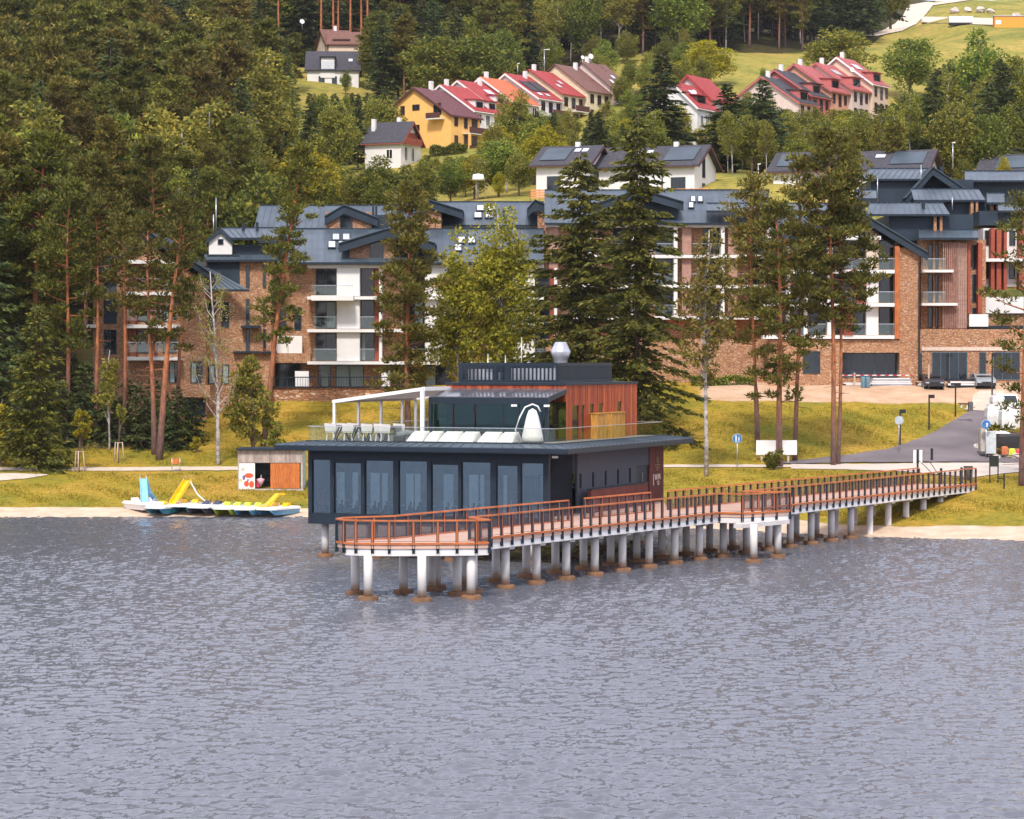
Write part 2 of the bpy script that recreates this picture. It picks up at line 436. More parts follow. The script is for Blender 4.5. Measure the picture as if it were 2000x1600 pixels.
soil = np.clip((pd - 228.5) / 2, 0, 1) * np.clip((246 - pd) / 2, 0, 1) * np.clip((ppx - 1340) / 60, 0, 1)
wild = np.clip((pd - 262) / 20, 0, 1)
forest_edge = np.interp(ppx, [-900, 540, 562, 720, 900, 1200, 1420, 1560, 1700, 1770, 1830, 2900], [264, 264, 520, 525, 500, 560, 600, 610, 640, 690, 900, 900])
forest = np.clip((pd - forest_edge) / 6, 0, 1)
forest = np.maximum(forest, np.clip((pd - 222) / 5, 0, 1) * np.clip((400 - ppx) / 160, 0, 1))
for nm, arr in (('sand', sand), ('soil', soil), ('wild', wild), ('forest', forest)):
    a = gme.attributes.new(nm, 'FLOAT', 'POINT'); a.data.foreach_set('value', arr.astype(np.float32))
gm, n, l, b = nodes_of('ground_cover')
tc = n.new('ShaderNodeTexCoord')
def noise(scale, stretch=None, detail=6, rough=0.55):
    no = n.new('ShaderNodeTexNoise'); no.inputs['Scale'].default_value = scale; no.inputs['Detail'].default_value = detail; no.inputs['Roughness'].default_value = rough
    src = tc.outputs['Object']
    if stretch:
        mp = n.new('ShaderNodeMapping'); mp.inputs['Scale'].default_value = stretch; l.new(src, mp.inputs[0]); src = mp.outputs[0]
    l.new(src, no.inputs['Vector']); return no.outputs['Fac']
def ramp(fac, stops):
    r = n.new('ShaderNodeValToRGB')
    while len(r.color_ramp.elements) < len(stops): r.color_ramp.elements.new(0.5)
    for e, (p, c) in zip(r.color_ramp.elements, stops): e.position = p; e.color = (*c, 1)
    l.new(fac, r.inputs[0]); return r.outputs[0]
def mixc(fac, a, bb, mode='MIX'):
    m = n.new('ShaderNodeMixRGB'); m.blend_type = mode
    if isinstance(fac, float): m.inputs[0].default_value = fac
    else: l.new(fac, m.inputs[0])
    l.new(a, m.inputs[1]); l.new(bb, m.inputs[2]); return m.outputs[0]
def attr_mask(name, wob):
    a = n.new('ShaderNodeAttribute'); a.attribute_name = name
    m = n.new('ShaderNodeMath'); m.operation = 'ADD'; l.new(a.outputs['Fac'], m.inputs[0])
    k = n.new('ShaderNodeMath'); k.operation = 'MULTIPLY_ADD'; k.inputs[1].default_value = wob; k.inputs[2].default_value = -wob / 2
    l.new(noise(1.1), k.inputs[0]); l.new(k.outputs[0], m.inputs[1])
    r = n.new('ShaderNodeMapRange'); r.inputs[1].default_value, r.inputs[2].default_value = 0.35, 0.65
    l.new(m.outputs[0], r.inputs[0]); return r.outputs[0]
lawn_big = ramp(noise(0.16, (1, 0.6, 1)), [(0.32, (0.19, 0.19, 0.024)), (0.50, (0.33, 0.245, 0.03)), (0.68, (0.45, 0.275, 0.05))])
lawn_fine = ramp(noise(2.6, (0.7, 1.0, 1), 8, 0.7), [(0.28, (0.35, 0.40, 0.30)), (0.5, (0.9, 0.9, 0.9)), (0.72, (1.35, 1.2, 1.1))])
lawn = mixc(1.0, lawn_big, lawn_fine, 'MULTIPLY')
mead_b = ramp(noise(0.07), [(0.3, (0.15, 0.17, 0.035)), (0.5, (0.29, 0.25, 0.055)), (0.7, (0.40, 0.29, 0.08))])
mead_f = ramp(noise(0.8, None, 8, 0.7), [(0.28, (0.4, 0.45, 0.4)), (0.5, (0.95, 0.95, 0.95)), (0.72, (1.3, 1.2, 1.1))])
mead = mixc(1.0, mead_b, mead_f, 'MULTIPLY')
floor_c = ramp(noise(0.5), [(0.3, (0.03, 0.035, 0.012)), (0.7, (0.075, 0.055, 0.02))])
sand_c = ramp(noise(0.9), [(0.3, (0.50, 0.36, 0.25)), (0.7, (0.66, 0.52, 0.40))])
soil_c = ramp(noise(0.5, None, 8, 0.65), [(0.3, (0.46, 0.29, 0.18)), (0.7, (0.62, 0.44, 0.31))])
c = mixc(attr_mask('wild', 0.3), lawn, mead)
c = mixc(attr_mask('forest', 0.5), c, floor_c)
c = mixc(attr_mask('soil', 0.7), c, soil_c)
c = mixc(attr_mask('sand', 0.6), c, sand_c)
l.new(c, b.inputs['Base Color'])
b.inputs['Roughness'].default_value = 0.95
b.inputs['Specular IOR Level'].default_value = 0.1
bp = n.new('ShaderNodeBump'); bp.inputs['Strength'].default_value = 0.9; bp.inputs['Distance'].default_value = 0.14
l.new(noise(3.0, (0.7, 1, 1), 8, 0.7), bp.inputs['Height']); l.new(bp.outputs[0], b.inputs['Normal'])
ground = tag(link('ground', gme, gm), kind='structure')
# ------------------------------------------------------------------ lake
wm, n, l, b = nodes_of('lake_water')
tc = n.new('ShaderNodeTexCoord')
b.inputs['Base Color'].default_value = (0.11, 0.116, 0.14, 1)
b.inputs['Roughness'].default_value = 0.18
b.inputs['IOR'].default_value = 1.33
def wave(scale, stretch, detail, rough, rot=0.0, out='Color'):
    mp = n.new('ShaderNodeMapping'); mp.inputs['Scale'].default_value = stretch; mp.inputs['Rotation'].default_value = (0, 0, rot)
    l.new(tc.outputs['Object'], mp.inputs[0])
    no = n.new('ShaderNodeTexNoise'); no.inputs['Scale'].default_value = scale; no.inputs['Detail'].default_value = detail; no.inputs['Roughness'].default_value = rough
    l.new(mp.outputs[0], no.inputs['Vector']); return no.outputs[out]
def vmath(op, a, bb=None, sc_=None):
    v = n.new('ShaderNodeVectorMath'); v.operation = op
    for i, s in ((0, a), (1, bb)):
        if s is None: continue
        if isinstance(s, tuple): v.inputs[i].default_value = s
        else: l.new(s, v.inputs[i])
    if sc_ is not None:
        if isinstance(sc_, float): v.inputs['Scale'].default_value = sc_
        else: l.new(sc_, v.inputs['Scale'])
    return v.outputs[0]
gust = wave(0.05, (0.5, 1.3, 1), 3, 0.5, 0, 'Fac')
gm_ = n.new('ShaderNodeMapRange'); gm_.inputs[1].default_value, gm_.inputs[2].default_value = 0.3, 0.7; gm_.inputs[3].default_value, gm_.inputs[4].default_value = 0.8, 1.15
l.new(gust, gm_.inputs[0])
w1 = vmath('SUBTRACT', wave(1.0, (4.6, 2.0, 1), 2, 0.5, 0.12), (.5, .5, .5))
w2 = vmath('SUBTRACT', wave(2.6, (4.2, 1.9, 1), 2, 0.6, -0.15), (.5, .5, .5))
slope = vmath('ADD', vmath('SCALE', w1, None, 0.25), vmath('SCALE', w2, None, 0.45))
slope = vmath('MULTIPLY', vmath('SCALE', slope, None, gm_.outputs[0]), (0.8, 1.0, 0.0))
geo = n.new('ShaderNodeNewGeometry')
nrm = vmath('NORMALIZE', vmath('ADD', slope, geo.outputs['Normal']))
l.new(nrm, b.inputs['Normal'])
wrng = np.random.default_rng(3)
wpx = np.arange(-120, 2121, 3.5); wd = 56 * np.exp(np.arange(0, 1.26, 0.00155))
wx = (wpx[None, :] - 1000) / F * wd[:, None]; wy = np.repeat(wd[:, None], len(wpx), 1)
hgt = np.zeros_like(wx); NW = 90
for i in range(NW):
    lam = 0.23 * (1.3 / 0.23) ** wrng.random(); th = wrng.normal() * 0.75 + 0.15; k = 2 * math.pi / lam
    hgt += 0.0265 / k * np.sin(k * (wx * math.sin(th) + wy * math.cos(th)) + wrng.random() * 6.28)
amp = 0.95 + 0.22 * np.sin(wx * 0.11 + 0.05 * wy + 1) * np.sin(wy * 0.07 - 0.04 * wx) + 0.12 * np.sin(wy * 0.21 + wx * 0.13)
fade = np.minimum(np.minimum(np.arange(len(wpx)), np.arange(len(wpx))[::-1])[None, :] / 6.0, np.minimum(np.arange(len(wd)), np.arange(len(wd))[::-1])[:, None] / 6.0).clip(0, 1)
hgt = hgt * amp * fade
wi = np.arange(wx.size).reshape(wx.shape)
wq = np.stack([wi[:-1, :-1], wi[:-1, 1:], wi[1:, 1:], wi[1:, :-1]], -1).reshape(-1, 4)
c4 = [wi[0, 0], wi[0, -1], wi[-1, -1], wi[-1, 0]]; b0 = wx.size
out_v = np.array([(-700, -500, 0), (700, -500, 0), (700, 215, 0), (-700, 215, 0)], float)
edge_t = []
for k in range(4):             # flat sheet outside the rippled part, joined to its border
    run = [wi[0, :], wi[:, -1], wi[-1, ::-1], wi[::-1, 0]][k]
    o1, o2 = b0 + k, b0 + (k + 1) % 4; half = len(run) // 2
    edge_t += [(o1, run[j + 1], run[j]) for j in range(half)] + [(o1, o2, run[half])] + [(o2, run[j + 1], run[j]) for j in range(half, len(run) - 1)]
wme = fast_mesh('lake_water', np.concatenate([np.stack([wx.ravel(), wy.ravel(), hgt.ravel()], 1), out_v]), np.concatenate([wq[:, [0, 1, 2]], wq[:, [0, 2, 3]], np.array(edge_t)]))
wme.polygons.foreach_set('use_smooth', np.ones(len(wme.polygons), bool))
tag(link('lake_water', wme, wm), kind='structure')
# ------------------------------------------------------------------ road, paths
def drape(name, m, rows, lift=0.05, nsub=10, across=8):   # rows: ((left x, y), (right x, y)) photo survey points
    vs, fs = [], []
    for i in range(len(rows) - 1):
        for k in range(nsub + (i == len(rows) - 2)):
            t = k / nsub
            a = G(*[rows[i][0][j] * (1 - t) + rows[i + 1][0][j] * t for j in (0, 1)])
            c = G(*[rows[i][1][j] * (1 - t) + rows[i + 1][1][j] * t for j in (0, 1)])
            for w in range(across + 1):
                p = a.lerp(c, w / across)
                vs.append((p.x, p.y, zt(p.x, p.y) + lift))
    w1 = across + 1
    for i in range(len(vs) // w1 - 1):
        for w in range(across):
            fs.append((i * w1 + w, i * w1 + w + 1, (i + 1) * w1 + w + 1, (i + 1) * w1 + w))
    mb = MB(); mb.add(vs, fs, True)
    return tag(mb.build(name, m), kind='structure')
drape('footpath', gravel, [((-60, 914), (-60, 920)), ((200, 914), (200, 921)), ((470, 913), (470, 920))], nsub=12, across=2)
drape('footpath', gravel, [((-60, 925), (-60, 945)), ((50, 926), (50, 936)), ((92, 927.5), (92, 929.5))], nsub=6, across=2)
drape('footpath', gravel, [((1230, 909.5), (1230, 914)), ((1480, 909), (1480, 914)), ((1560, 909), (1560, 914))], nsub=10, across=2)
drape('pavement', paving, [((1545, 908), (1545, 917)), ((1640, 908), (1640, 918)), ((1740, 907), (1740, 921)), ((1800, 906), (1800, 925)), ((1900, 905), (1900, 934)), ((1960, 905), (1960, 926)), ((2060, 905), (2060, 918))], nsub=8, across=6)
drape('road', asphalt, [((1520, 905), (1530, 908)), ((1640, 893), (1645, 906)), ((1740, 878), (1760, 905)), ((1800, 857), (1905, 904)), ((1830, 843), (1905, 895)), ((1864, 822), (1912, 878)), ((1893, 806), (1925, 835)), ((1905, 800), (1950, 805))], lift=0.09, nsub=8)
drape('road', asphalt, [((1900, 885), (1900, 904)), ((1990, 892), (1990, 904.5)), ((2060, 893), (2060, 905))], lift=0.075, nsub=8)
drape('gravel_patch', gravel, [((1893, 803), (1925, 806)), ((1898, 790), (1955, 796)), ((1900, 775), (1965, 778)), ((1915, 766), (1960, 766))], lift=0.12, nsub=6, across=4)
drape('track', gravel, [((1690, 72), (1712, 72)), ((1722, 62), (1762, 62)), ((1748, 48), (1790, 48)), ((1765, 30), (1808, 30)), ((1772, 12), (1822, 12)), ((1815, 4), (1880, 4)), ((1880, -8), (1960, -8))], lift=0.25, nsub=6, across=3)
drape('track', gravel, [((1800, 34), (1800, 45)), ((1900, 36), (1900, 49)), ((2060, 40), (2060, 54))], lift=0.2, nsub=6, across=3)
# ================================================================== PIER
ZR, ZD = 3.83, 2.70
pier = thing('pier', 'long pale concrete pier with orange timber railings running from the lake to the shore', 'pier', (10, 150, 0))
def rl(pts): return [W(a, b, ZR) for a, b in pts]
left_a = rl([(657.5, 1013.7), (672, 1011.6), (695, 1010.5), (730, 1009.4), (770, 1008), (845, 1001), (1110, 977.5)])
front = rl([(657.5, 1013.7), (672, 1015.6), (695, 1016.7), (760, 1017.5), (855, 1017), (930, 1016.5), (956, 1015.5)])
side_a = rl([(917, 1010.7), (1405, 964)])
bump = rl([(1405, 964), (1450, 965.2), (1490, 963.5), (1543, 960.5)])
bump_back = rl([(1543, 960.5), (1452, 960)])
side_b = rl([(1452, 960), (1906, 914.5)])
left_b = rl([(1142, 973.5), (1270, 962)])
left_c = rl([(1305, 959), (1320, 957.3), (1795, 914.5)])
end_back = rl([(956, 1015.5), (917, 1010.7)])
def flat(p, z): return Vector((p.x, p.y, z))
deck = MB()
dpoly = [left_a[0], *front[1:], *end_back[1:], side_a[1], *bump[1:], side_b[0], side_b[1], left_c[2], left_c[1], left_a[-1], *left_a[1:-1][::-1]]
deck.prism([flat(p, ZD - 0.22) for p in dpoly], (0, 0, 0.22))
deck.build('deck', deckm, pier)
postm = MB()
for s in (-1, 1): postm.box(s * 0.058 - 0.009, s * 0.058 + 0.009, -0.055, 0.055, -0.46, 1.06)
postm.box(-0.06, 0.06, 0.056, 0.066, -0.46, -0.16)
post_me = postm.mesh('railing_post'); post_me.materials.append(steel)
corem = MB(); corem.box(-0.046, 0.046, -0.04, 0.04, -0.02, 1.07)
core_me = corem.mesh('timber_core'); core_me.materials.append(orange_w)
netm = MB(); netm.add([(0, 0, 0.16), (1, 0, 0.16), (1, 0, 0.95), (0, 0, 0.95)], [(0, 1, 2, 3)])
net_me = netm.mesh('netting_panel'); net_me.materials.append(netting)
po = ROOTLOC[pier.name]
def railing(line, netting_on=True, kick=True, step=1.0):
    hr, kb, wi = MB(), MB(), MB()
    for a, c in zip(line[:-1], line[1:]):
        d = c - a; L = math.hypot(d.x, d.y)
        if L < 0.05: continue
        n = max(1, round(L / step)); ang = math.atan2(d.y, d.x)
        hr.bar(flat(a, ZR), flat(c, ZR), 0.13, 0.075)
        kb.bar(flat(a, ZD + 0.02), flat(c, ZD + 0.02), 0.12, 0.10)
        for z in (ZR - 0.13, ZD + 0.13): wi.bar(flat(a, z), flat(c, z), 0.025, 0.025)
        for k in range(n + 1):
            if k == n and c is not line[-1]: continue
            p = a.lerp(c, k / n)
            o = link('railing_post', post_me, None, pier); o.location = flat(p, ZD) - po; o.rotation_euler[2] = ang
            q = link('timber_core', core_me, None, o)
            if netting_on and k < n:
                e = link('netting_panel', net_me, None, pier); e.location = flat(p, ZD) - po; e.rotation_euler[2] = ang; e.scale = (L / n, 1, 1)
    hr.build('handrail', orange_w, pier)
    wi.build('rail_wire', steel, pier)
    if kick: kb.build('kick_board', orange_w, pier)
for ln in (left_a, front, side_a, bump, bump_back, side_b, left_b, left_c, end_back): railing(ln)
# white edge beams and cross beams
def inset(a, c, s):
    d = (c - a); nrm = Vector((-d.y, d.x, 0)).normalized()
    return a + nrm * s, c + nrm * s
eb = MB()
for ln, s in ((side_a, 0.14), (side_b, 0.14), (bump, 0.14), (front[1:], 0.16), (left_c, -0.17)):
    for a, c in zip(ln[:-1], ln[1:]):
        p, q_ = inset(a, c, s)
        eb.bar(flat(p, ZD - 0.36), flat(q_, ZD - 0.36), 0.18, 0.42)
eb.build('edge_beam', white, pier)
cm, n, l, b = nodes_of('stained_concrete')
tc = n.new('ShaderNodeTexCoord'); sx = n.new('ShaderNodeSeparateXYZ'); l.new(tc.outputs['Object'], sx.inputs[0])
no = n.new('ShaderNodeTexNoise'); no.inputs['Scale'].default_value = 3; l.new(tc.outputs['Object'], no.inputs['Vector'])
ma = n.new('ShaderNodeMath'); ma.operation = 'MULTIPLY_ADD'; ma.inputs[1].default_value = 0.5; l.new(no.outputs['Fac'], ma.inputs[0]); l.new(sx.outputs['Z'], ma.inputs[2])
rp = n.new('ShaderNodeValToRGB'); rp.color_ramp.elements[0].position = 0.20; rp.color_ramp.elements[0].color = (0.36, 0.20, 0.09, 1)
rp.color_ramp.elements[1].position = 0.44; rp.color_ramp.elements[1].color = (0.62, 0.59, 0.57, 1)
mr = n.new('ShaderNodeMapRange'); mr.inputs[2].default_value = 2.0; l.new(ma.outputs[0], mr.inputs[0]); l.new(mr.outputs[0], rp.inputs[0])
l.new(rp.outputs[0], b.inputs['Base Color']); b.inputs['Roughness'].default_value = 0.85
colm = MB(); colm.lathe((0, 0, 0), [(0.215, 0.1), (0.215, 2.2)], 18); col_me = colm.mesh('column'); col_me.materials.append(cm)
cshort = MB(); cshort.lathe((0, 0, 0), [(0.215, -3.0), (0.215, 2.2)], 18); cs_me = cshort.mesh('column'); cs_me.materials.append(concrete)
ftm = MB(); ftm.lathe((0, 0, 0), [(0.46, -1.2), (0.49, -0.1), (0.49, 0.15), (0.44, 0.20)], 14); ft_me = ftm.mesh('footing'); ft_me.materials.append(footm)
def column(p, root=pier, h=2.2):
    wet = zt(p.x, p.y) < 0.05
    o = link('column', col_me if wet else cs_me, None, root)
    o.location = Vector((p.x, p.y, 0 if wet else 0)) - origin_of(root)
    o.scale = (1, 1, h / 2.2)
    if wet:
        f = link('footing', ft_me, None, o); f.rotation_euler[2] = p.x * 7; f.scale = (1, 1, 2.2 / h)
xb = MB()
ax = (side_b[1] - side_a[0]); axn = Vector((ax.x, ax.y, 0)).normalized(); inn = Vector((-axn.y, axn.x, 0))
Lp = math.hypot(ax.x, ax.y)
s0 = flat(side_a[0], 0)
k = 1.2
while k < Lp - 4.5:
    c1 = s0 + axn * k + inn * 0.55; c2 = s0 + axn * k + inn * 3.0
    column(c1); column(c2)
    xb.bar(flat(c1, 2.10) - inn * 0.4, flat(c2, 2.10) + inn * 0.4, 0.5, 0.22)
    k += 3.05
for px, py in ((719, 1172), (824, 1175), (920, 1170)): column(W(px, py, 0))
for px, py in ((694, 1161), (893, 1163), (788, 1159), (853, 1150)): column(W(px, py, 0))
pa, pb = W(690, 1165, 0), W(930, 1168, 0)
xb.bar(flat(pa, 2.12), flat(pb, 2.12), 0.6, 0.24)
for px, py in ((1472, 1099), (1519, 1089)): column(W(px, py, 0))
xb.bar(flat(W(1440, 1099, 0), 2.08), flat(W(1535, 1088, 0), 2.08), 0.5, 0.24)
xb.build('cross_beam', concrete, pier)
jst = MB()
for t in (0.15, 0.38, 0.62, 0.85):
    a = front[1].lerp(front[-2], t)
    jst.bar(flat(a, 2.33) + Vector((0, 0.1, 0)), flat(a, 2.33) + Vector((0.4, 2.8, 0)), 0.22, 0.26)
jst.build('joist', steel, pier)
# ================================================================== CAFE
CF = Frame((3.12, 142.0, 0), (-0.923, 0.386, 0), (0.386, 0.923, 0))
def cu(px, v):                  # u of a point on the line v = const seen in direction px
    k = (px - 1000) / F
    return (3.12 + .386 * v - k * (142 + .923 * v)) / (.923 + .386 * k)
def cv(px, u):
    k = (px - 1000) / F
    return (k * (142 + .386 * u) - 3.12 + .923 * u) / (.386 - .923 * k)
cafe = thing('cafe', 'two storey glass and red timber lake cafe on piles beside the pier', 'building', (3, 150, 0))
def cbox(name, m, u0, u1, v0, v1, z0, z1, parent=None, label=None):
    mb = MB(); CF.box(mb, u0, u1, v0, v1, z0, z1)
    return mb.build(name, m, parent or cafe, label)
UL, UR, VF, VB = 16.85, 1.68, 1.3, 20.6
# base, floor, ground storey
cbox('base', steel, UR, UL, VF, VB, 1.98, 2.52)
cbox('floor', mat('floor_boards', (0.24, 0.17, 0.12), 0.6), UR + .2, UL - .2, VF + .2, VB - .3, 2.53, 2.58)
pil = MB()
for u in (3, 8, 13, 16.2):
    for v in (2.2, 8, 14, 19.5): column(CF.pt(u, v, 0), cafe, 2.0)
# terrace deck between pier and cafe
tp = [left_a[-1] + Vector((-0.05, 0.1, 0)), left_b[0], left_b[1], left_c[0], CF.pt(UR - .05, VB, 0), CF.pt(UR - .05, VF + 0.4, 0)]
tdk = MB(); tdk.prism([flat(p, ZD - 0.25) for p in tp], (0, 0, 0.24)); tdk.build('terrace_deck', deckm, pier)
# front glazing
fr = MB()
CF.box(fr, UR, UL, VF, VF + .25, 5.80, 6.30)                     # head
CF.box(fr, UR, UL, VF + .002, VF + .2, 2.521, 2.62)              # sill
mull = [(602, 609), (645, 652), (705, 712), (768, 778), (834, 842), (895, 901), (958, 969), (1011, 1017), (1061, 1072)]
for a, c in mull: CF.box(fr, cu(a, VF), cu(c, VF), VF - .03, VF + .22, 2.62, 5.80)
fr.build('glazing_frame', steel, cafe)
for (a, c), (e, f) in zip(mull[:-1], mull[1:]):
    top = 5.80
    u0, u1 = cu(c, VF), cu(e, VF)
    w = cbox('window', steel, u0, u1, VF + .02, VF + .10, 5.72 if c not in (652, 842, 969) else 5.55, 5.80)
    q = MB(); CF.box(q, u0, u1, VF + .10, VF + .125, 2.62, 5.72 if c not in (652, 842, 969) else 5.55); q.build('pane', cafe_glass, w)
# left and back walls
q = MB(); CF.box(q, UL - .15, UL, VF + .26, VB, 2.53, 6.3); q.build('wall', steel_wall, cafe)
q = MB(); CF.box(q, UR + .02, UL - .16, VB - .2, VB, 2.53, 6.3); q.build('wall', steel_wall, cafe)
inner = mat('interior_wall', (0.16, 0.16, 0.165), 0.8)
cbox('interior_wall', inner, UR + 3, UL - .3, 10.2, 10.4, 2.59, 6.29)
cbox('bar_counter', mat('counter_timber', (0.22, 0.12, 0.06), 0.5), 6, 13, 8.6, 9.2, 2.59, 3.7)
# right wall: entrance, grey render, door, sign wall
rw = MB()
vg0, vg1 = 5.75, 17.97
CF.box(rw, UR, UR + .2, vg0, 15.75, 4.96, 6.3)
CF.box(rw, UR, UR + .2, 15.75, vg1, 5.02, 6.3)
slots = [6.24, 8.3, 10.4, 12.5, 14.6]
prev = vg0
for s in slots + [None]:
    e = 15.75 if s is None else s - .17
    CF.box(rw, UR, UR + .2, prev, e, 2.53, 4.957)
    if s is not None:
        CF.box(rw, UR, UR + .2, s - .168, s + .168, 2.53, 4.08)
        prev = s + .17
rw.build('wall', charcoal, cafe)
for s in slots:
    w = MB(); CF.box(w, UR + .08, UR + .14, s - .167, s + .167, 4.083, 4.953); w.build('slot_window', dark_glass, cafe)
d = cbox('door', steel, UR + .05, UR + .12, 15.8, vg1 - .05, 2.71, 5.0)
q = MB(); CF.box(q, UR - .01, UR + .03, 16.84, 16.88, 3.2, 4.6); q.build('handle', galv, d)
CF_s = MB()
v = vg1
while v < VB - .02:
    CF.box(CF_s, UR - .06, UR + .14, v + .006, min(v + .13, VB), 2.53, 6.28); v += .136
for u in np.arange(UR + .2, UR + 1.2, .136): CF.box(CF_s, u, u + .13, VB + .002, VB + .06, 2.53, 6.28)
o = CF_s.build('sign_wall', maroon, cafe); 
# gilt emblem and lettering on the sign wall
gilt = mat('sign_letters', (0.78, 0.62, 0.50), 0.5, 0.05)
dull = mat('emblem_bronze', (0.24, 0.12, 0.05), 0.5, 0.05)
sg = MB()
fv = lambda v, z: CF.pt(UR - .085, v, z)
def stroke(mb, a, c, w=.05): mb.bar(fv(*a), fv(*c), .03, w, up=(0, 0, 1) if abs(a[0] - c[0]) > abs(a[1] - c[1]) else CF.v)
stroke(sg, (18.62, 3.72), (18.62, 4.42), .09)
for a, c in (((18.9, 4.4), (19.0, 4.05)), ((19.0, 4.05), (19.12, 4.38)), ((19.12, 4.38), (19.22, 4.05)), ((19.22, 4.05), (19.36, 4.42)),
             ((19.45, 4.05), (19.55, 4.40)), ((19.55, 4.40), (19.65, 4.08)), ((19.65, 4.08), (19.78, 4.42)), ((19.78, 4.42), (19.95, 4.05)),
             ((19.3, 3.95), (19.42, 3.75)), ((19.42, 3.75), (19.62, 3.75)), ((19.62, 3.75), (19.68, 3.92)), ((19.68, 3.92), (19.45, 3.98))): stroke(sg, a, c)
sg.build('sign_letters', gilt, cafe)
em = MB()
for a, c in (((19.0, 5.05), (19.3, 5.5)), ((19.3, 5.5), (19.6, 5.05)), ((19.3, 5.05), (19.3, 5.6)), ((18.85, 4.98), (19.85, 4.98)), ((18.95, 4.82), (19.7, 4.82)), ((19.1, 4.68), (19.55, 4.68))): stroke(em, a, c, .06)
em.build('emblem', dull, cafe)
# entrance recess
cbox('entrance_frame', steel, UR + 1.6, UR + 1.7, VF + .3, vg0, 5.0, 6.28)
ent = cbox('entrance_door', steel, UR + 1.62, UR + 1.68, 3.3, 5.0, 2.6, 2.8)
for v0 in (1.7, 3.35, 4.2):
    q = MB(); CF.box(q, UR + 1.63, UR + 1.655, v0, v0 + (1.55 if v0 < 2 else .8), 2.81, 4.98); q.build('pane', room_glass, ent)
q = MB(); CF.box(q, UR + 1.56, UR + 1.6, 4.16, 4.2, 3.2, 4.9); q.build('handle', galv, ent)
cbox('wall', charcoal, UR + .2, UR + 1.6, vg0 - .2, vg0 - .002, 2.53, 6.29)
cbox('side_pane', room_glass, UR + .05, UR + .08, 5.05, 5.56, 2.7, 5.0)
# low red timber wall in front of the grey wall
lw = MB(); v = 5.9
while v < 15.6: CF.box(lw, .9, 1.1, v, v + .128, 2.71, 4.02); v += .134
lw.build('low_wall', maroon, cafe)
cbox('low_wall_cap', steel, .86, 1.14, 5.88, 15.66, 4.022, 4.08)
# roof over the ground storey with folded metal panels
RU, RV = 18.37, 21.6
so = MB(); CF.box(so, 0.02, RU - .02, 0.02, RV - .02, 6.302, 6.38); so.build('soffit', steel, cafe)
fa = MB()
for a in ((0, RU, 0, .05), (0, RU, RV - .05, RV), (0, .05, .05, RV - .05), (RU - .05, RU, .05, RV - .05)): CF.box(fa, *a, 6.36, 6.585)
fa.build('fascia', steel, cafe)
IU0, IU1, IV0, IV1 = 1.5, 17.25, 1.9, 20.4
def skirt(p0, p1, q1, q0, n):   # outer edge p, inner edge q
    for k in range(n):
        a, c = p0.lerp(p1, k / n), p0.lerp(p1, (k + .955) / n)
        e, f = q0.lerp(q1, k / n), q0.lerp(q1, (k + .955) / n)
        mb = MB(); mb.prism([a, c, f, e], (0, 0, .05))
        mb.bar(a + Vector((0, 0, .06)), e + Vector((0, 0, .06)), .04, .05)
        mb.build('roof_panel', seam, cafe)
A = [CF.pt(0, 0, 6.586), CF.pt(RU, 0, 6.586), CF.pt(RU, RV, 6.586), CF.pt(0, RV, 6.586)]
I = [CF.pt(IU0, IV0, 6.74), CF.pt(IU1, IV0, 6.74), CF.pt(IU1, IV1, 6.74), CF.pt(IU0, IV1, 6.74)]
skirt(A[0], A[1], I[1], I[0], 28); skirt(A[3], A[0], I[0], I[3], 30); skirt(A[1], A[2], I[2], I[1], 30); skirt(A[2], A[3], I[3], I[2], 28)
cbox('terrace_floor', mat('terrace_tiles', (0.20, 0.18, 0.17), 0.8), IU0, IU1, IV0, IV1, 6.5, 6.80)
cbox('parapet', steel, IU0 - .05, IU1 + .05, IV0 - .06, IV0 + .02, 6.62, 6.84)
cbox('parapet', steel, IU0 - .05, IU0 + .02, IV0 + .021, IV1, 6.62, 6.84)
def balus(p0, p1, step=1.5):
    L = (p1 - p0).length; n = round(L / step)
    for k in range(n):
        a, c = p0.lerp(p1, k / n), p0.lerp(p1, (k + .985) / n)
        mb = MB(); mb.add([a, c, c + Vector((0, 0, .84)), a + Vector((0, 0, .84))], [(0, 1, 2, 3)]); mb.build('balustrade_pane', rail_glass, cafe)
    mb = MB(); mb.bar(p0 + Vector((0, 0, .865)), p1 + Vector((0, 0, .865)), .04, .035); mb.build('top_rail', galv, cafe)
B = [CF.pt(IU0 + .08, IV0 + .1, 6.80), CF.pt(IU1 - .05, IV0 + .1, 6.80), CF.pt(IU1 - .05, IV1 - .1, 6.80), CF.pt(IU0 + .08, IV1 - .1, 6.80)]
balus(B[0], B[1]); balus(B[0], B[3]); balus(B[1], B[2]); balus(B[3], B[2])
# upper storey: red timber box
XU0, XU1, XV0, XV1 = 3.3, 11.0, 8.0, 20.3
cbox('upper_wall', inner, XU0 + .08, XU1 - .08, XV0 + .1, XV1 - .08, 6.81, 10.02)
pk = MB()
v = XV0
ops = [(9.0, 10.25, 6.81, 9.0), (10.6, 11.5, 6.81, 9.0), (12.35, 13.15, 6.81, 9.02), (14.4, 15.4, 6.81, 9.02), (17.3, 18.25, 6.81, 9.06)]
ops = [(cv(a, XU0), cv(c, XU0), z0, z1) for a, c, z0, z1 in ((1118, 1131, 6.81, 8.85), (1135, 1142, 6.81, 8.85), (1153, 1160, 8.2, 8.9), (1169.5, 1178, 6.81, 8.92), (1205, 1214, 6.81, 8.98))]
while v < XV1:
    v1 = min(v + .128, XV1); z0 = 6.81; segs = [(6.81, 10.06)]
    for a, c, zb, ztop in ops:
        if v + .06 > a and v + .06 < c: segs = [(ztop, 10.06)] + ([(6.81, zb)] if zb > 6.9 else [])
    for e, f in segs: CF.box(pk, XU0, XU0 + .06, v, v1, e, f)
    v += .134
u = XU0 + .062
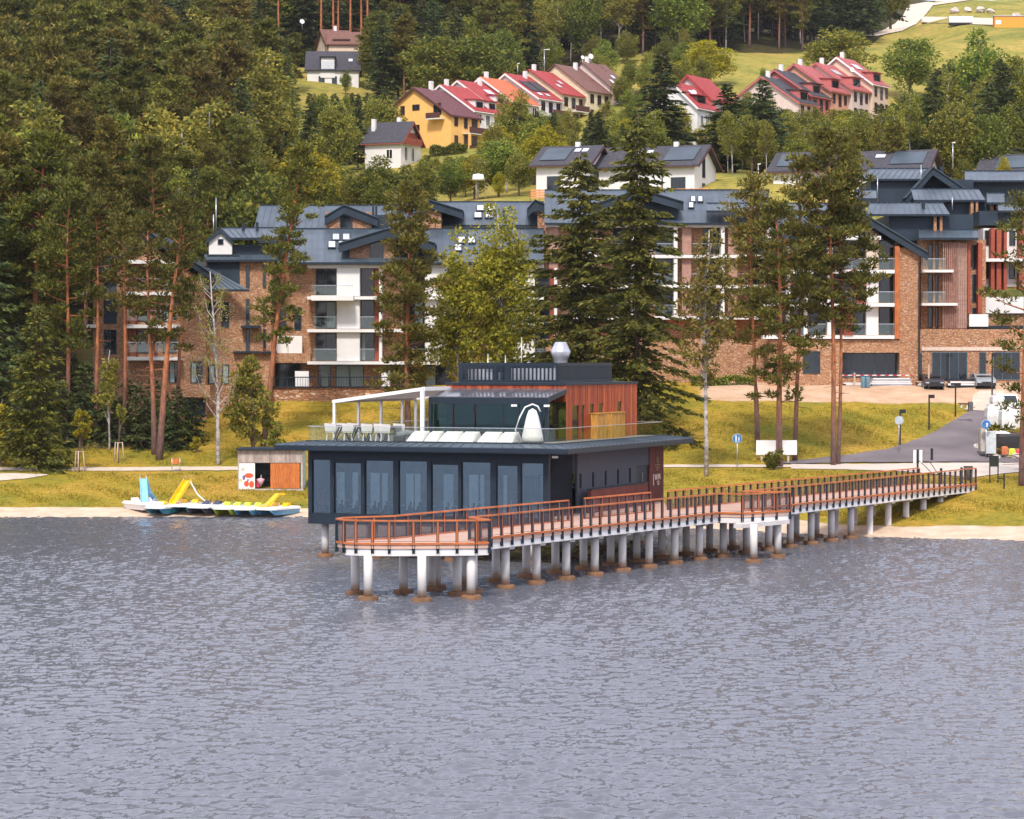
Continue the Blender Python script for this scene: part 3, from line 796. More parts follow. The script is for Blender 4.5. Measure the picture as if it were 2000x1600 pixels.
while u < XU1: CF.box(pk, u, min(u + .128, XU1), XV0, XV0 + .06, 6.81, 10.06); u += .134
v = XV0 + .07
while v < XV1: CF.box(pk, XU1 - .06, XU1, v, min(v + .128, XV1), 6.81, 10.06); v += .134
pk.build('plank_cladding', redwood, cafe)
for a, c, z0, z1 in ops:
    w = MB(); CF.box(w, XU0 + .061, XU0 + .078, a, c, z0, z1); w.build('door' if z0 < 7 else 'window', dark_glass, cafe)
cbox('roof_edge', steel, XU0 - .06, XU1 + .06, XV0 - .06, XV1 + .06, 10.06, 10.20)
# plant screen of upright slats round the roof machinery
SU0, SU1, SV0, SV1 = 4.2, 10.62, 9.0, 18.2
sc_b = MB()
CF.box(sc_b, SU0, SU1, SV0, SV0 + .08, 11.2, 11.38); CF.box(sc_b, SU0, SU1, SV0, SV0 + .08, 10.21, 10.36)
CF.box(sc_b, SU0, SU0 + .08, SV0 + .081, SV1, 11.2, 11.38); CF.box(sc_b, SU0, SU0 + .08, SV0 + .081, SV1, 10.21, 10.36)
CF.box(sc_b, SU1 - .08, SU1, SV0 + .081, SV1, 10.21, 11.38); CF.box(sc_b, SU0 + .081, SU1 - .081, SV1 - .08, SV1, 10.21, 11.38)
for a, c in ((896, 901), (965, 973), (985, 998)): CF.box(sc_b, cu(a, SV0), cu(c, SV0), SV0 + .01, SV0 + .07, 10.36, 11.2)
sc_b.build('screen_frame', steel, cafe)
slm = MB(); slm.box(-.05, .05, -.03, .03, 0, .84); sl_me = slm.mesh('screen_slat'); sl_me.materials.append(steel)
co = ROOTLOC[cafe.name]
fa_ = math.atan2(CF.u.y, CF.u.x)
u = SU0 + .1
while u < SU1 - .05:
    o = link('screen_slat', sl_me, None, cafe); o.location = CF.pt(u, SV0 + .04, 10.36) - co; o.rotation_euler[2] = fa_; u += .255
v = SV0 + .2
while v < SV1:
    o = link('screen_slat', sl_me, None, cafe); o.location = CF.pt(SU0 + .04, v, 10.36) - co; o.rotation_euler[2] = fa_ + math.pi / 2; o.scale = (1.25, 1, 1); v += .185
for a, c, z in ((910, 950, 11.0), (950, 966, 10.8), (998, 1088, 11.05)):
    w = cbox('air_unit', galv, cu(a, 10.2), cu(c, 10.2), 10.2, 11.4, 10.21, z)
vt = MB(); c0 = CF.pt(6.2, 14.5, 0)
vt.lathe(tuple(c0), [(0.42, 10.2), (0.42, 11.45), (0.46, 11.62), (0.64, 12.05), (0.62, 12.1), (0.36, 12.62), (0.30, 12.66)], 10)
vt.build('vent_cowl', galv, cafe)
for px, v, ztop in ((953, 15, 11.95), (1018.5, 13, 12.95), (987, 15, 11.85)):
    p = CF.pt(cu(px, v), v, 0); mb = MB(); mb.tube([flat(p, 10.2), flat(p, ztop)], .025, 6); mb.build('aerial', galv, cafe)
# lean-to glass room
GU0, GU1, GV = 3.23, 10.8, 5.0
gr = MB()
CF.box(gr, GU0, GU1, GV, GV + .2, 8.98, 9.36)
for u in (GU0, GU1 - .18): CF.box(gr, u, u + .18, GV + .002, GV + .18, 6.81, 8.98)
for px in (980, 1012, 1058): uu = cu(px, GV); CF.box(gr, uu - .04, uu + .04, GV + .05, GV + .13, 6.81, 8.98)
for u in (GU0, GU1 - .1): gr.prism([CF.pt(u, GV + .21, 9.1), CF.pt(u, XV0 - .01, 9.58), CF.pt(u, XV0 - .01, 9.82), CF.pt(u, GV + .21, 9.36)], CF.u * .1)
gr.build('glass_room_frame', steel, cafe)
us = sorted([GU0 + .18, cu(1058, GV), cu(1012, GV), cu(980, GV), cu(927, GV), cu(885, GV), GU1 - .18])
for a, c in zip(us[:-1], us[1:]):
    q = MB(); CF.box(q, a + .045, c - .045, GV + .08, GV + .10, 6.82, 8.97); q.build('pane', room_glass, cafe)
q = MB(); CF.box(q, GU0 + .03, GU0 + .05, GV + .25, XV0 - .03, 6.82, 9.1); q.build('pane', room_glass, cafe)
for k in range(8):
    u0 = GU0 + (GU1 - GU0) * k / 8; u1 = GU0 + (GU1 - GU0) * (k + .94) / 8
    mb = MB(); mb.prism([CF.pt(u0, GV, 9.362), CF.pt(u1, GV, 9.362), CF.pt(u1, XV0 - .012, 9.83), CF.pt(u0, XV0 - .012, 9.83)], (0, 0, .05))
    mb.build('roof_pane', mat('roof_glazing', (0.10, 0.10, 0.115), 0.15, 0.1) if k == 0 else MATS['roof_glazing'], cafe)
# white pergola
pg = MB()
for v in (4.0, 7.25, 10.4, 13.5, 15.5): CF.box(pg, 16.45, 16.60, v, v + .15, 6.81, 9.0)
CF.box(pg, 10.66, 10.88, 4.0, 4.2, 6.81, 9.75)
CF.box(pg, 16.42, 16.63, 3.98, 15.7, 9.0, 9.14)
for v in (3.98, 15.5): pg.bar(CF.pt(16.6, v + .1, 9.08), CF.pt(10.7, v + .1, 9.86), .16, .2)
CF.box(pg, 10.66, 10.86, 4.201, XV0 - .07, 9.75, 9.97)
pg.build('pergola_frame', white_paint, cafe)
slm2 = mat('weathered_slats', (0.42, 0.38, 0.34), 0.8, 0.25, 5)
for k in range(30):
    t = (k + .5) / 30
    u = 16.5 - 5.7 * t; z = 9.12 + .76 * t
    mb = MB(); CF.box(mb, u - .06, u + .06, 4.2, 15.4, z, z + .05); mb.build('pergola_slat', slm2, cafe)
# small fittings under the eaves
for u, v in ((UR - .5, 1.0), (3.2, 4.75), (5.3, 4.9)):
    z = 6.05 if v < 2 else 8.85
    mb = MB(); p = CF.pt(u, v, z); mb.box(p.x - .17, p.x + .17, p.y - .1, p.y + .1, p.z, p.z + .12); mb.build('lamp_housing', white_paint, cafe)
# pale strips added inside, standing in for white streaks reflected in the glass
for a, n_ in ((660, 4), (690, 3), (725, 5), (748, 3), (795, 4), (812, 3), (868, 4), (880, 2), (918, 5), (940, 2), (985, 2)):
    mb = MB()
    for k in range(n_):
        u = cu(a + k * 3.6, 1.75); CF.box(mb, u - .055, u + .055, 1.75, 1.78, 2.9 + (k * 37 % 5) * .12, 5.0)
    mb.build('window_strip', MATS.get('pale_streaks') or mat('pale_streaks', (0.9, 0.92, 0.86), 0.8), cafe)
# ------------------------------------------------------------------ terrace furniture
def lounger(px0, px1, label):
    u1, u0 = cu(px0, 3.1), cu(px1, 3.1)
    t = thing('sun_lounger', label, 'lounger', CF.pt((u0 + u1) / 2, 3.3, 6.80), 'covered loungers on the cafe terrace')
    fx = Frame(CF.pt(0, 0, 0), CF.u, CF.v)
    mb = MB(); 
    w = (u1 - u0); c = .1 * w
    mb.hexa([fx.pt(u0, 2.75, 6.83), fx.pt(u1, 2.75, 6.83), fx.pt(u1, 4.3, 6.83), fx.pt(u0, 4.3, 6.83),
             fx.pt(u0 + c, 3.2, 7.28), fx.pt(u1 - 1.8 * c, 3.2, 7.28), fx.pt(u1 - c, 3.8, 7.40), fx.pt(u0 + .3 * c, 3.8, 7.40)])
    mb.build('cover', cloth, t)
    f = MB(); CF.box(f, u0 + .05, u1 - .05, 2.9, 4.2, 6.802, 6.828); f.build('frame', steel, t)
for a, c, lb in ((798, 830, 'white covered lounger just right of the tall pergola post'), (833, 858, 'narrow white covered lounger second from the pergola'), (860, 896, 'wide white covered lounger at the left end of the glass room'),
                 (897, 928, 'white covered lounger in the middle of the glass room front'), (936, 973, 'white covered lounger with a gap on its left, second from the hanging chair'), (974, 1005, 'white covered lounger nearest the hanging chair')):
    lounger(a, c, lb)
# dining tables and chairs
tmat = mat('table_top', (0.10, 0.10, 0.11), 0.4)
for i, (px, lb) in enumerate(((668, 'dark terrace table nearest the corner post of the pergola'), (700, 'second dark terrace table from the left pergola corner'), (731, 'third dark terrace table, near the middle of the pergola'), (765, 'dark terrace table beside the folded parasols'))):
    c = CF.pt(cu(px, 3.6), 3.6, 6.80); t = thing('dining_table', lb, 'table', c, 'terrace tables'); t.scale = (1.3, 1.2, 1.2)
    mb = MB(); mb.box(c.x - .45, c.x + .45, c.y - .4, c.y + .4, c.z + .70, c.z + .74); mb.build('table_top', tmat, t)
    for s in (-1, 1):
        mb = MB(); mb.bar((c.x + s * .1, c.y - .3, c.z + .7), (c.x + s * .36, c.y - .3, c.z), .07, .07); mb.build('leg', black, t)
        mb = MB(); mb.bar((c.x, c.y + .3, c.z + .7), (c.x + s * .3, c.y + .3, c.z), .07, .07); mb.build('leg', black, t)
k = 0
chair_lbs = ['leftmost white terrace chair, by the corner post', 'white terrace chair between the first two tables, left one', 'white terrace chair right of the second table', 'white terrace chair left of the third table', 'white terrace chair right of the third table', 'white terrace chair left of the fourth table', 'white terrace chair behind the fourth table', 'white terrace chair at the first table, far side']
for px, v in ((646, 3.2), (680, 3.2), (690, 4.4), (717, 3.2), (742, 3.3), (752, 3.2), (780, 4.2), (660, 4.6)):
    c = CF.pt(cu(px, v), v, 6.80); t = thing('dining_chair', chair_lbs[k], 'chair', c, 'white terrace chairs'); k += 1; t.scale = (1.2, 1.1, 1.2)
    mb = MB(); mb.hexa([(c.x - .24, c.y - .26, c.z + .40), (c.x + .24, c.y - .26, c.z + .40), (c.x + .24, c.y + .22, c.z + .40), (c.x - .24, c.y + .22, c.z + .40),
                        (c.x - .26, c.y - .28, c.z + .46), (c.x + .26, c.y - .28, c.z + .46), (c.x + .26, c.y + .24, c.z + .46), (c.x - .26, c.y + .24, c.z + .46)]); mb.build('seat', cloth, t)
    mb = MB(); mb.hexa([(c.x - .26, c.y - .30, c.z + .47), (c.x + .26, c.y - .30, c.z + .47), (c.x + .24, c.y - .22, c.z + .47), (c.x - .24, c.y - .22, c.z + .47),
                        (c.x - .30, c.y - .38, c.z + .86), (c.x + .28, c.y - .38, c.z + .82), (c.x + .26, c.y - .33, c.z + .82), (c.x - .28, c.y - .33, c.z + .86)]); mb.build('backrest', cloth, t)
    for sx in (-1, 1):
        for sy in (-1, 1):
            mb = MB(); mb.bar((c.x + sx * .2, c.y + sy * .2, c.z), (c.x + sx * .16, c.y + sy * .16, c.z + .4), .035, .035); mb.build('leg', white_paint, t)
# folded grey parasols
pcl = mat('grey_canvas', (0.16, 0.17, 0.18), 0.9)
c = CF.pt(cu(795, 3.4), 3.4, 6.8)
t = thing('folded_parasol', 'folded dark grey parasol lying across the terrace by the tables', 'parasol', c)
mb = MB(); mb.tube([c + Vector((-.6, 0, .3)), c + Vector((0, .1, .48)), c + Vector((.9, .2, .36)), c + Vector((1.5, .2, .12))], [.22, .2, .14, .2], 8); mb.build('canopy', pcl, t)
mb = MB(); mb.box(c.x - .8, c.x - .1, c.y - .3, c.y + .2, c.z + .001, c.z + .3); mb.build('base', black, t)
mb = MB(); p2 = CF.pt(cu(832, 4.2), 4.2, 6.8); mb.tube([p2, p2 + Vector((0, 0, 1.2))], .06, 8)
mb.alone('parasol_pole', black, 'short dark bare parasol pole standing right of the tall pergola post', 'pole')
# covered hanging chair with a white bent frame
c = CF.pt(cu(1040, 3.3), 3.3, 6.80)
t = thing('hanging_chair', 'egg shaped hanging chair under a white cover, white bent frame', 'chair', c)
mb = MB(); prof = [(.02, 1.98), (.22, 1.86), (.34, 1.55), (.47, 1.0), (.60, .4), (.62, .12), (.5, .06)][::-1]
mb.lathe(tuple(c), prof, 14); mb.build('cover', cloth, t)
mb = MB(); mb.tube([c + Vector((-.70, .1, 0)), c + Vector((-.98, .1, .75)), c + Vector((-.72, .1, 1.5)), c + Vector((-.42, .05, 2.05)), c + Vector((.0, 0, 2.22)), c + Vector((.3, 0, 2.1)), c + Vector((.46, 0, 1.8))], .045, 8); mb.build('stand', white_paint, t)
mb = MB(); mb.lathe(tuple(c), [(.66, 0.002), (.66, .05)], 18); mb.build('base', black, t)
pine_w = island_mat('pine_boards', [(0.42, 0.20, 0.035), (0.55, 0.28, 0.06)], 0.7)
for (a, c_), lb in (((1153, 1170), 'narrow yellow timber cabinet against the red cafe wall'), ((1180, 1206), 'wide yellow timber cabinet against the red cafe wall')):
    u = XU0 - .05; v0, v1 = cv(a, u), cv(c_, u)
    p = CF.pt(u - .3, (v0 + v1) / 2, 6.80)
    t = thing('timber_cabinet', lb, 'cabinet', p, 'timber cabinets on the terrace')
    mb = MB(); v = v0
    while v < v1 - .05: CF.box(mb, u - .5, u - .02, v, min(v + .19, v1), 6.802, 8.30); v += .2
    mb.build('board', pine_w, t)
    mb = MB(); CF.box(mb, u - .54, u - .01, v0 - .04, v1 + .04, 8.302, 8.36); mb.build('lid', pine_w, t)
# ------------------------------------------------------------------ a guest seated behind the corner pane
def seated(p, ang, top_c, label):
    t = thing('person', label, 'person', p); t.rotation_euler[2] = ang
    J = [(0, 0, .50), (0, .02, .72), (0, .03, .98), (0, .0, 1.08), (0, -.03, 1.17), (0, -.03, 1.30),
         (.17, .03, .96), (.22, -.05, .72), (.14, -.28, .70), (-.17, .03, .96), (-.22, -.05, .72), (-.14, -.28, .70),
         (.10, -.05, .48), (.12, -.44, .48), (.12, -.42, .06), (.12, -.54, .04), (-.10, -.05, .48), (-.12, -.44, .48), (-.12, -.42, .06), (-.12, -.54, .04)]
    E = [(0, 1), (1, 2), (2, 3), (3, 4), (4, 5), (2, 6), (6, 7), (7, 8), (2, 9), (9, 10), (10, 11), (0, 12), (12, 13), (13, 14), (14, 15), (0, 16), (16, 17), (17, 18), (18, 19)]
    RR = [.15, .14, .15, .055, .085, .08, .06, .045, .035, .06, .045, .035, .09, .07, .045, .04, .09, .07, .045, .04]
    me = bpy.data.meshes.new('body'); me.from_pydata(J, E, []); o = link('body', me, top_c, t)
    me.materials.append(mat('skin_tone', (0.52, 0.30, 0.22), .6) if 'skin_tone' not in MATS else MATS['skin_tone'])
    md = o.modifiers.new('skin', 'SKIN'); md.use_smooth_shade = True
    for i, r in enumerate(RR): me.skin_vertices[0].data[i].radius = (r, r)
    me.skin_vertices[0].data[0].use_root = True
    o.modifiers.new('sub', 'SUBSURF').levels = 1
    mb = MB(); c = t.location; mb.lathe((c.x, c.y - .01, c.z), [(.05, 1.16), (.105, 1.22), (.11, 1.31), (.06, 1.39), (.01, 1.40)], 10); mb.build('hair', mat('brown_hair', (0.05, 0.025, 0.012), .7) if 'brown_hair' not in MATS else MATS['brown_hair'], t)
    return t
gp = CF.pt(cu(630, 2.3), 2.3, 2.585)
seated(gp, -.6, mat('maroon_top', (0.34, 0.02, 0.06), .8), 'seated person in a maroon top behind the leftmost cafe pane')
def inner_table(px, v, lb):
    c = CF.pt(cu(px, v), v, 2.585); t = thing('cafe_table', lb, 'table', c, 'tables inside the cafe')
    mb = MB(); mb.lathe(tuple(c), [(.45, .71), (.45, .75)], 14); mb.build('table_top', white_paint, t)
    mb = MB(); mb.lathe(tuple(c), [(.25, .002), (.25, .03), (.04, .05), (.04, .71)], 10); mb.build('pedestal', black, t)
    for k, (dx, dy) in enumerate(((-.75, .1), (.75, -.1))):
        q = c + Vector((dx, dy, 0)); s = thing('cafe_chair', 'pale chair ' + ('left' if dx < 0 else 'right') + ' of the ' + lb, 'chair', q, 'chairs inside the cafe')
        mb = MB(); mb.box(q.x - .22, q.x + .22, q.y - .22, q.y + .22, q.z + .42, q.z + .47); mb.build('seat', cloth, s)
        mb = MB(); sx = -.2 if dx < 0 else .16; mb.box(q.x + sx, q.x + sx + .04, q.y - .22, q.y + .22, q.z + .471, q.z + .9); mb.build('backrest', cloth, s)
        for ax_ in (-.18, .18):
            for ay_ in (-.18, .18): mb = MB(); mb.box(q.x + ax_ - .02, q.x + ax_ + .02, q.y + ay_ - .02, q.y + ay_ + .02, q.z, q.z + .42); mb.build('leg', black, s)
for px, lb in ((668, 'round table behind the second cafe pane'), (742, 'round table behind the third cafe pane'), (808, 'round table behind the fourth cafe pane'), (870, 'round table behind the fifth cafe pane'), (930, 'round table behind the sixth cafe pane'), (1030, 'round table behind the last cafe pane')): inner_table(px, 3.6, lb)

# ================================================================== HOTEL
def hb(mb, px0, px1, py0, py1, d0, d1):
    return mb.box(hx(px0, d0), hx(px1, d0), d0, d1, hz(py1, d0), hz(py0, d0))
def hpart(root, name, m, px0, px1, py0, py1, d0, d1, label=None):
    mb = MB(); hb(mb, px0, px1, py0, py1, d0, d1); return mb.build(name, m, root, label)
frame_m = mat('window_frame', (0.035, 0.05, 0.065), 0.5)
lattice_m = mat('timber_lattice', (0.36, 0.20, 0.16), 0.8, 0.2, 3)
stonewhite = mat('pale_band', (0.60, 0.48, 0.40), 0.8)
def hwin(root, px0, px1, py0, py1, d, nm=1, cur=None, fm=None):
    f = MB(); x0, x1, z0, z1 = hx(px0, d), hx(px1, d), hz(py1, d), hz(py0, d); w = .06
    for a in ((x0, x1, z0, z0 + w), (x0, x1, z1 - w, z1), (x0, x0 + w, z0 + w, z1 - w), (x1 - w, x1, z0 + w, z1 - w)): f.box(a[0], a[1], d - .07, d - .002, a[2], a[3])
    for k in range(1, nm + 1):
        x = x0 + (x1 - x0) * k / (nm + 1); f.box(x - w / 2, x + w / 2, d - .069, d - .002, z0 + w, z1 - w)
    o = f.build('window', fm or frame_m, root)
    q = MB(); q.box(x0 + w, x1 - w, d - .03, d - .003, z0 + w, z1 - w); q.build('pane', dark_glass, o)
    if cur:
        for c0, c1 in cur:
            q = MB(); q.box(x0 + w + (x1 - x0 - 2 * w) * c0, x0 + w + (x1 - x0 - 2 * w) * c1, d - .034, d - .031, z0 + w, z1 - w - .1); q.build('window_strip', window_strip, o)
    return o
def seam_slope(root, e0, e1, r0, r1, pw=.62, m=None, th=.1, deckm_=None):
    L = max((e1 - e0).length, (r1 - r0).length); n = max(1, round(L / pw))
    mb = MB(); dz = Vector((0, 0, -th - .02)); mb.prism([e0 + dz, e1 + dz, r1 + dz, r0 + dz], (0, 0, .1)); mb.build('roof_deck', steel, root)
    for k in range(n):
        a, c = e0.lerp(e1, k / n), e0.lerp(e1, (k + .97) / n)
        e, f = r0.lerp(r1, k / n), r0.lerp(r1, (k + .97) / n)
        mb = MB(); mb.prism([a, c, f, e], (0, 0, -th + .022)); mb.bar(a + Vector((0, 0, .03)), e + Vector((0, 0, .03)), .06, .07)
        mb.build('roof_panel', m or seam, root)
def slope_px(root, pxa, pxb, py_e, d_e, py_r, d_r, pxra=None, pxrb=None, **k):
    e0, e1 = P(pxa, py_e, d_e), P(pxb, py_e, d_e)
    r0 = P(pxra if pxra is not None else pxa, py_r, d_r); r1 = P(pxrb if pxrb is not None else pxb, py_r, d_r)
    seam_slope(root, e0, e1, r0, r1, **k)
    mb = MB(); mb.bar(e0 + Vector((0, -.06, -.07)), e1 + Vector((0, -.06, -.07)), .12, .2); mb.build('gutter', steel, root); mb = MB(); mb.bar(r0 + Vector((0, .05, .03)), r1 + Vector((0, .05, .03)), .2, .16)
    mb.build('ridge_cap', steel, root)
def balustrade(root, px0, px1, py0, py1, d):
    mb = MB(); x0, x1 = hx(px0, d), hx(px1, d); z0, z1 = hz(py1, d), hz(py0, d)
    mb.add([(x0, d, z0), (x1, d, z0), (x1, d, z1 - .05), (x0, d, z1 - .05)], [(0, 1, 2, 3)]); o = mb.build('balustrade', rail_glass, root)
    q = MB(); q.box(x0, x1, d - .02, d + .04, z1 - .05, z1); q.build('top_rail', galv, o)
def hgable(root, pl, pk, pr, d, depth, th=.55):    # raked dark fascia boards and roof planes of a gable facing the lake
    L_, K, R_ = P(*pl, d), P(*pk, d), P(*pr, d)
    back = Vector((0, depth, 0))
    mb = MB(); dz = Vector((0, 0, -th))
    if L_.x < K.x - .05: mb.prism([L_, K, K + dz, L_ + dz], (0, .3, 0))
    if R_.x > K.x + .05: mb.prism([K + Vector((.004, 0, 0)), R_, R_ + dz, K + Vector((.004, 0, 0)) + dz], (0, .3, 0))
    mb.build('gable_fascia', steel_wall, root)
    up = Vector((0, 0, .12)); f = Vector((0, -.1, 0))
    if L_.x < K.x - .05: seam_slope(root, L_ + up + f, L_ + up + back, K + up + f, K + up + back, pw=.7)
    if R_.x > K.x + .05: seam_slope(root, R_ + up + f, R_ + up + back, K + up + f, K + up + back, pw=.7)
# ---- left wing among the pines
hotel = thing('hotel_wing', 'stone clad hotel wing with dark gables half hidden by the left pines', 'building', T(290, 246), 'wings of the lakeside hotel')
dA = 236.0
hpart(hotel, 'wall', stone, 182, 402, 552, 840, dA + .4, dA + 16)
mb = MB(); mb.prism([P(182, 552, dA + .4), P(292, 478, dA + .4), P(402, 552, dA + .4)], (0, 15, 0)); mb.build('gable_wall', stone, hotel)
hgable(hotel, (168, 540), (292, 456), (418, 540), dA - .4, 17)
for y0, y1 in ((520, 576), (644, 692)): hwin(hotel, 203, 228, y0, y1, dA + .4)
hpart(hotel, 'blue_panel', steel_wall, 203, 228, 580, 632, dA + .3, dA + .39)
for y0, y1 in ((524, 566), (586, 628), (648, 690)):
    hwin(hotel, 268, 292, y0, y1, dA + .4); hwin(hotel, 318, 345, y0, y1, dA + .4, 1, [(.1, .4)])
    balustrade(hotel, 248, 350, y1 - 22, y1 - 2, dA - 1.0)
for y in (508, 570, 634, 697):
    hpart(hotel, 'balcony_slab', white, 246, 352, y, y + 7, dA - 1.1, dA + .39)
for y in (570, 634): hpart(hotel, 'balcony_slab', white, 160, 190, y, y + 6, dA - .8, dA + .39)
for px in (247, 262, 300): hpart(hotel, 'timber_shutter', shutter_w, px, px + 4, 510, 696, dA - .25, dA + .2)
for px, w in ((330, 22), (372, 24)): hwin(hotel, px, px + w, 706, 748, dA + .4, 1, [(.05, .5)])
hpart(hotel, 'pier_base', stone, 350, 410, 752, 776, dA - .8, dA + .39)
hpart(hotel, 'garage_door', steel_wall, 356, 400, 780, 812, dA + .3, dA + .39)
# ---- tower block
tower = thing('hotel_wing', 'narrow stone tower wing with slot windows and a white gable top', 'building', T(470, 246), 'wings of the lakeside hotel')
dB = 238.0
hpart(tower, 'wall', stone, 402, 530, 508, 840, dB, dB + 15)
hpart(tower, 'upper_wall', steel_wall, 413, 545, 478, 507.8, dB + .3, dB + 15)
hpart(tower, 'corner_panel', steel_wall, 405, 468, 498, 566, dB - .14, dB - .002)
mb = MB(); mb.prism([P(408, 497, dB - .2), P(408, 470, dB - .2), P(430, 456, dB - .2), P(453, 478, dB - .2), P(453, 497, dB - .2)], (0, .45, 0)); mb.build('gable_wall', white, tower)
hwin(tower, 426, 437, 467, 478, dB - .2, 0)
mb = MB(); a = [P(403, 468, dB - .5), P(430, 446, dB - .5), P(456, 470, dB - .5)]; dz = Vector((0, 0, -.4))
mb.prism([a[0], a[1], a[1] + dz, a[0] + dz], (0, .6, 0)); mb.prism([a[1] + Vector((.004, 0, 0)), a[2], a[2] + dz, a[1] + Vector((.004, 0, 0)) + dz], (0, .6, 0)); mb.build('gable_fascia', steel_wall, tower)
slope_px(tower, 452, 548, 465, dB - .5, 446, dB + 5, 432, 548)
slope_px(tower, 400, 545, 508, dB - .6, 497, dB + .28)
slope_px(tower, 400, 487, 566, dB - 2.2, 522, dB - .25, 380, 405)
for px, pw_ in ((480.5, 7.5), (513.5, 6.5)):
    for y0, y1 in ((520, 562), (584, 637), (643, 688)): hwin(tower, px, px + pw_, y0, y1, dB, 0)
hpart(tower, 'canopy', steel, 470, 508, 636, 641, dB - 1.2, dB - .075)
hpart(tower, 'balcony_floor', steel, 455, 540, 686, 690, dB - .6, dB - .001)
for px in (405, 432): hwin(tower, px, px + 16, 590, 640, dB, 0); hwin(tower, px, px + 16, 712, 750, dB, 0, [(.2, .9)])
mb = MB(); p = P(422, 440, dB + 3); mb.tube([p + Vector((0, 0, -1)), p + Vector((0, 0, 2.6))], .04, 6); p = P(417, 440, dB + 3); mb.tube([p + Vector((0, 0, -1)), p + Vector((0, 0, 1))], .05, 6); mb.build('aerial', galv, tower)
for px in (473, 500): hpart(tower, 'vent_pipe', steel, px, px + 5, 434, 452, dB + 3.2, dB + 3.6)
# ---- central block
mid = thing('hotel_wing', 'broad central hotel wing with white balconies and a large dark seamed roof with skylights', 'building', T(760, 248), 'wings of the lakeside hotel')
dC = 241.0
hpart(mid, 'wall', stone, 530, 1062, 516, 775, dC + 1.2, dC + 17)
slope_px(mid, 560, 1062, 513, dC - 1.0, 448, dC + 11)
slope_px(mid, 497, 792, 446, dC + 13, 402, dC + 20, 508, 792)
slope_px(mid, 770, 1062, 440, dC + 14, 395, dC + 22)
hpart(mid, 'upper_wall', steel_wall, 505, 1060, 443.5, 475, dC + 13.4, dC + 20)
for y in (517, 579, 643, 706): hpart(mid, 'balcony_slab', white, 600, 1062, y, y + 6, dC - .9 if y > 517 else dC - .5, dC + 1.19)
hpart(mid, 'balcony_slab', white, 608, 690, 577, 587, dC - 2.4, dC - .92)
balustrade(mid, 608, 690, 557, 576.5, dC - 2.38)
yy = ((523.5, 578.5), (585.5, 642.5), (649.5, 705.5))
for bx in (560, 732, 902):
    if bx > 600: pass
    for j, (y0, y1) in enumerate(yy):
        hwin(mid, bx + 57, bx + 97, y0 + 2, y1 - 1, dC + 1.2, 1, [(.55, .95)] if j == 1 else None)
        hpart(mid, 'white_panel', white, bx + 98, bx + 142.5, y0, y1 - .2, dC - .4, dC + 1.19)
        hwin(mid, bx + 143.5, bx + 171, y0 + 1, y1 - 1, dC + 1.2, 0, [(.1, .35)] if j == 2 else None)
        hpart(mid, 'timber_shutter', shutter_w, bx + 172.5, bx + 180, y0, y1 - .2, dC + .6, dC + 1.19)
        hpart(mid, 'jamb', white, bx + 180.3, bx + 186, y0, y1 - .2, dC - .1, dC + 1.19)
        if j: balustrade(mid, bx + 52, bx + 97.5, y1 - 24, y1 - 1, dC - .85)
        if j: balustrade(mid, bx + 143.5, bx + 171.5, y1 - 24, y1 - 1, dC - .85)
for a, c, cur in ((533, 588, None), (622, 646, [(.25, .8)]), (656, 710, [(0, .48), (.55, 1)]), (770, 808, None), (830, 880, [(0, .4)]), (930, 980, None)): hwin(mid, a, c, 713 if a > 600 else 710, 756, dC + 1.2, 1 if c - a > 30 else 0, cur)
for a, c in ((576, 603), (745, 762)): hpart(mid, 'white_screen', white_paint, a, c, 725, 755, dC - .6, dC - .45)
for a, c in ((536, 562), (563, 590)): hpart(mid, 'white_screen', white_paint, a, c, 656, 690, dC + .2, dC + .35)
hpart(mid, 'terrace_edge', stone, 530, 606, 690, 709, dC - .3, dC + 1.19)
for px in (545, 575): hwin(mid, px, px + 14, 600, 645, dC + 1.2, 0)
# dormers
for bx, m2 in ((683, 1), (1050, 0)):
    y0 = 470 if m2 else 412; y1 = 507 if m2 else 450; dd = dC + .6 if m2 else dC + 12
    hpart(mid, 'dormer', stone, bx, bx + (87 if m2 else 40), y0 - 4, y1, dd, dd + 7)
    if m2: hwin(mid, bx + 39.5, bx + 66, 468, 507, dd, 0)
    else: hwin(mid, bx + 17, bx + 21, 432, 446, dd, 0)
hgable(mid, (662, 478), (757, 449), (850, 478), dC - .5, 8, .75)
hgable(mid, (634, 425), (672, 403), (738, 428), dC + 11.6, 8, .75)
hpart(mid, 'dormer', stone, 637, 726, 414, 447, dC + 12, dC + 18); hwin(mid, 664, 689, 420, 446, dC + 12, 0)
hpart(mid, 'dormer', steel_wall, 726, 757, 420, 447, dC + 12.2, dC + 18)
hgable(mid, (820, 412), (838, 393), (905, 414), dC + 12, 8, .7)
hpart(mid, 'dormer', stone, 826, 862, 412, 447, dC + 12.5, dC + 18)
hgable(mid, (1030, 410), (1045, 393), (1100, 416), dC + 11.5, 8, .8)
sky_gl = mat('skylight_glass', (0.55, 0.58, 0.62), 0.1, 0.1)
def skylight(px, py, w, h, dmid, py_e, d_e, py_r, d_r, root):
    e, r = P(px, py_e, d_e), P(px, py_r, d_r); t0, t1 = (py_e - py) / (py_e - py_r), (py_e - py + h) / (py_e - py_r)
    a, c = e.lerp(r, t0), e.lerp(r, t1); ww = w * d_e / F
    up = Vector((0, -.03, .12)); mb = MB(); X = Vector((ww, 0, 0))
    mb.prism([a + up, a + X + up, c + X + up, c + up], (0, 0, .06)); o = mb.build('skylight', steel, root)
    q = MB(); k = Vector((.1, 0, 0)); s = (c - a) * .08; q.prism([a + s + k + up + Vector((0, 0, .064)), a + s + X - k + up + Vector((0, 0, .064)), c - s + X - k + up + Vector((0, 0, .064)), c - s + k + up + Vector((0, 0, .064))], (0, 0, .01)); q.build('pane', sky_gl, o)
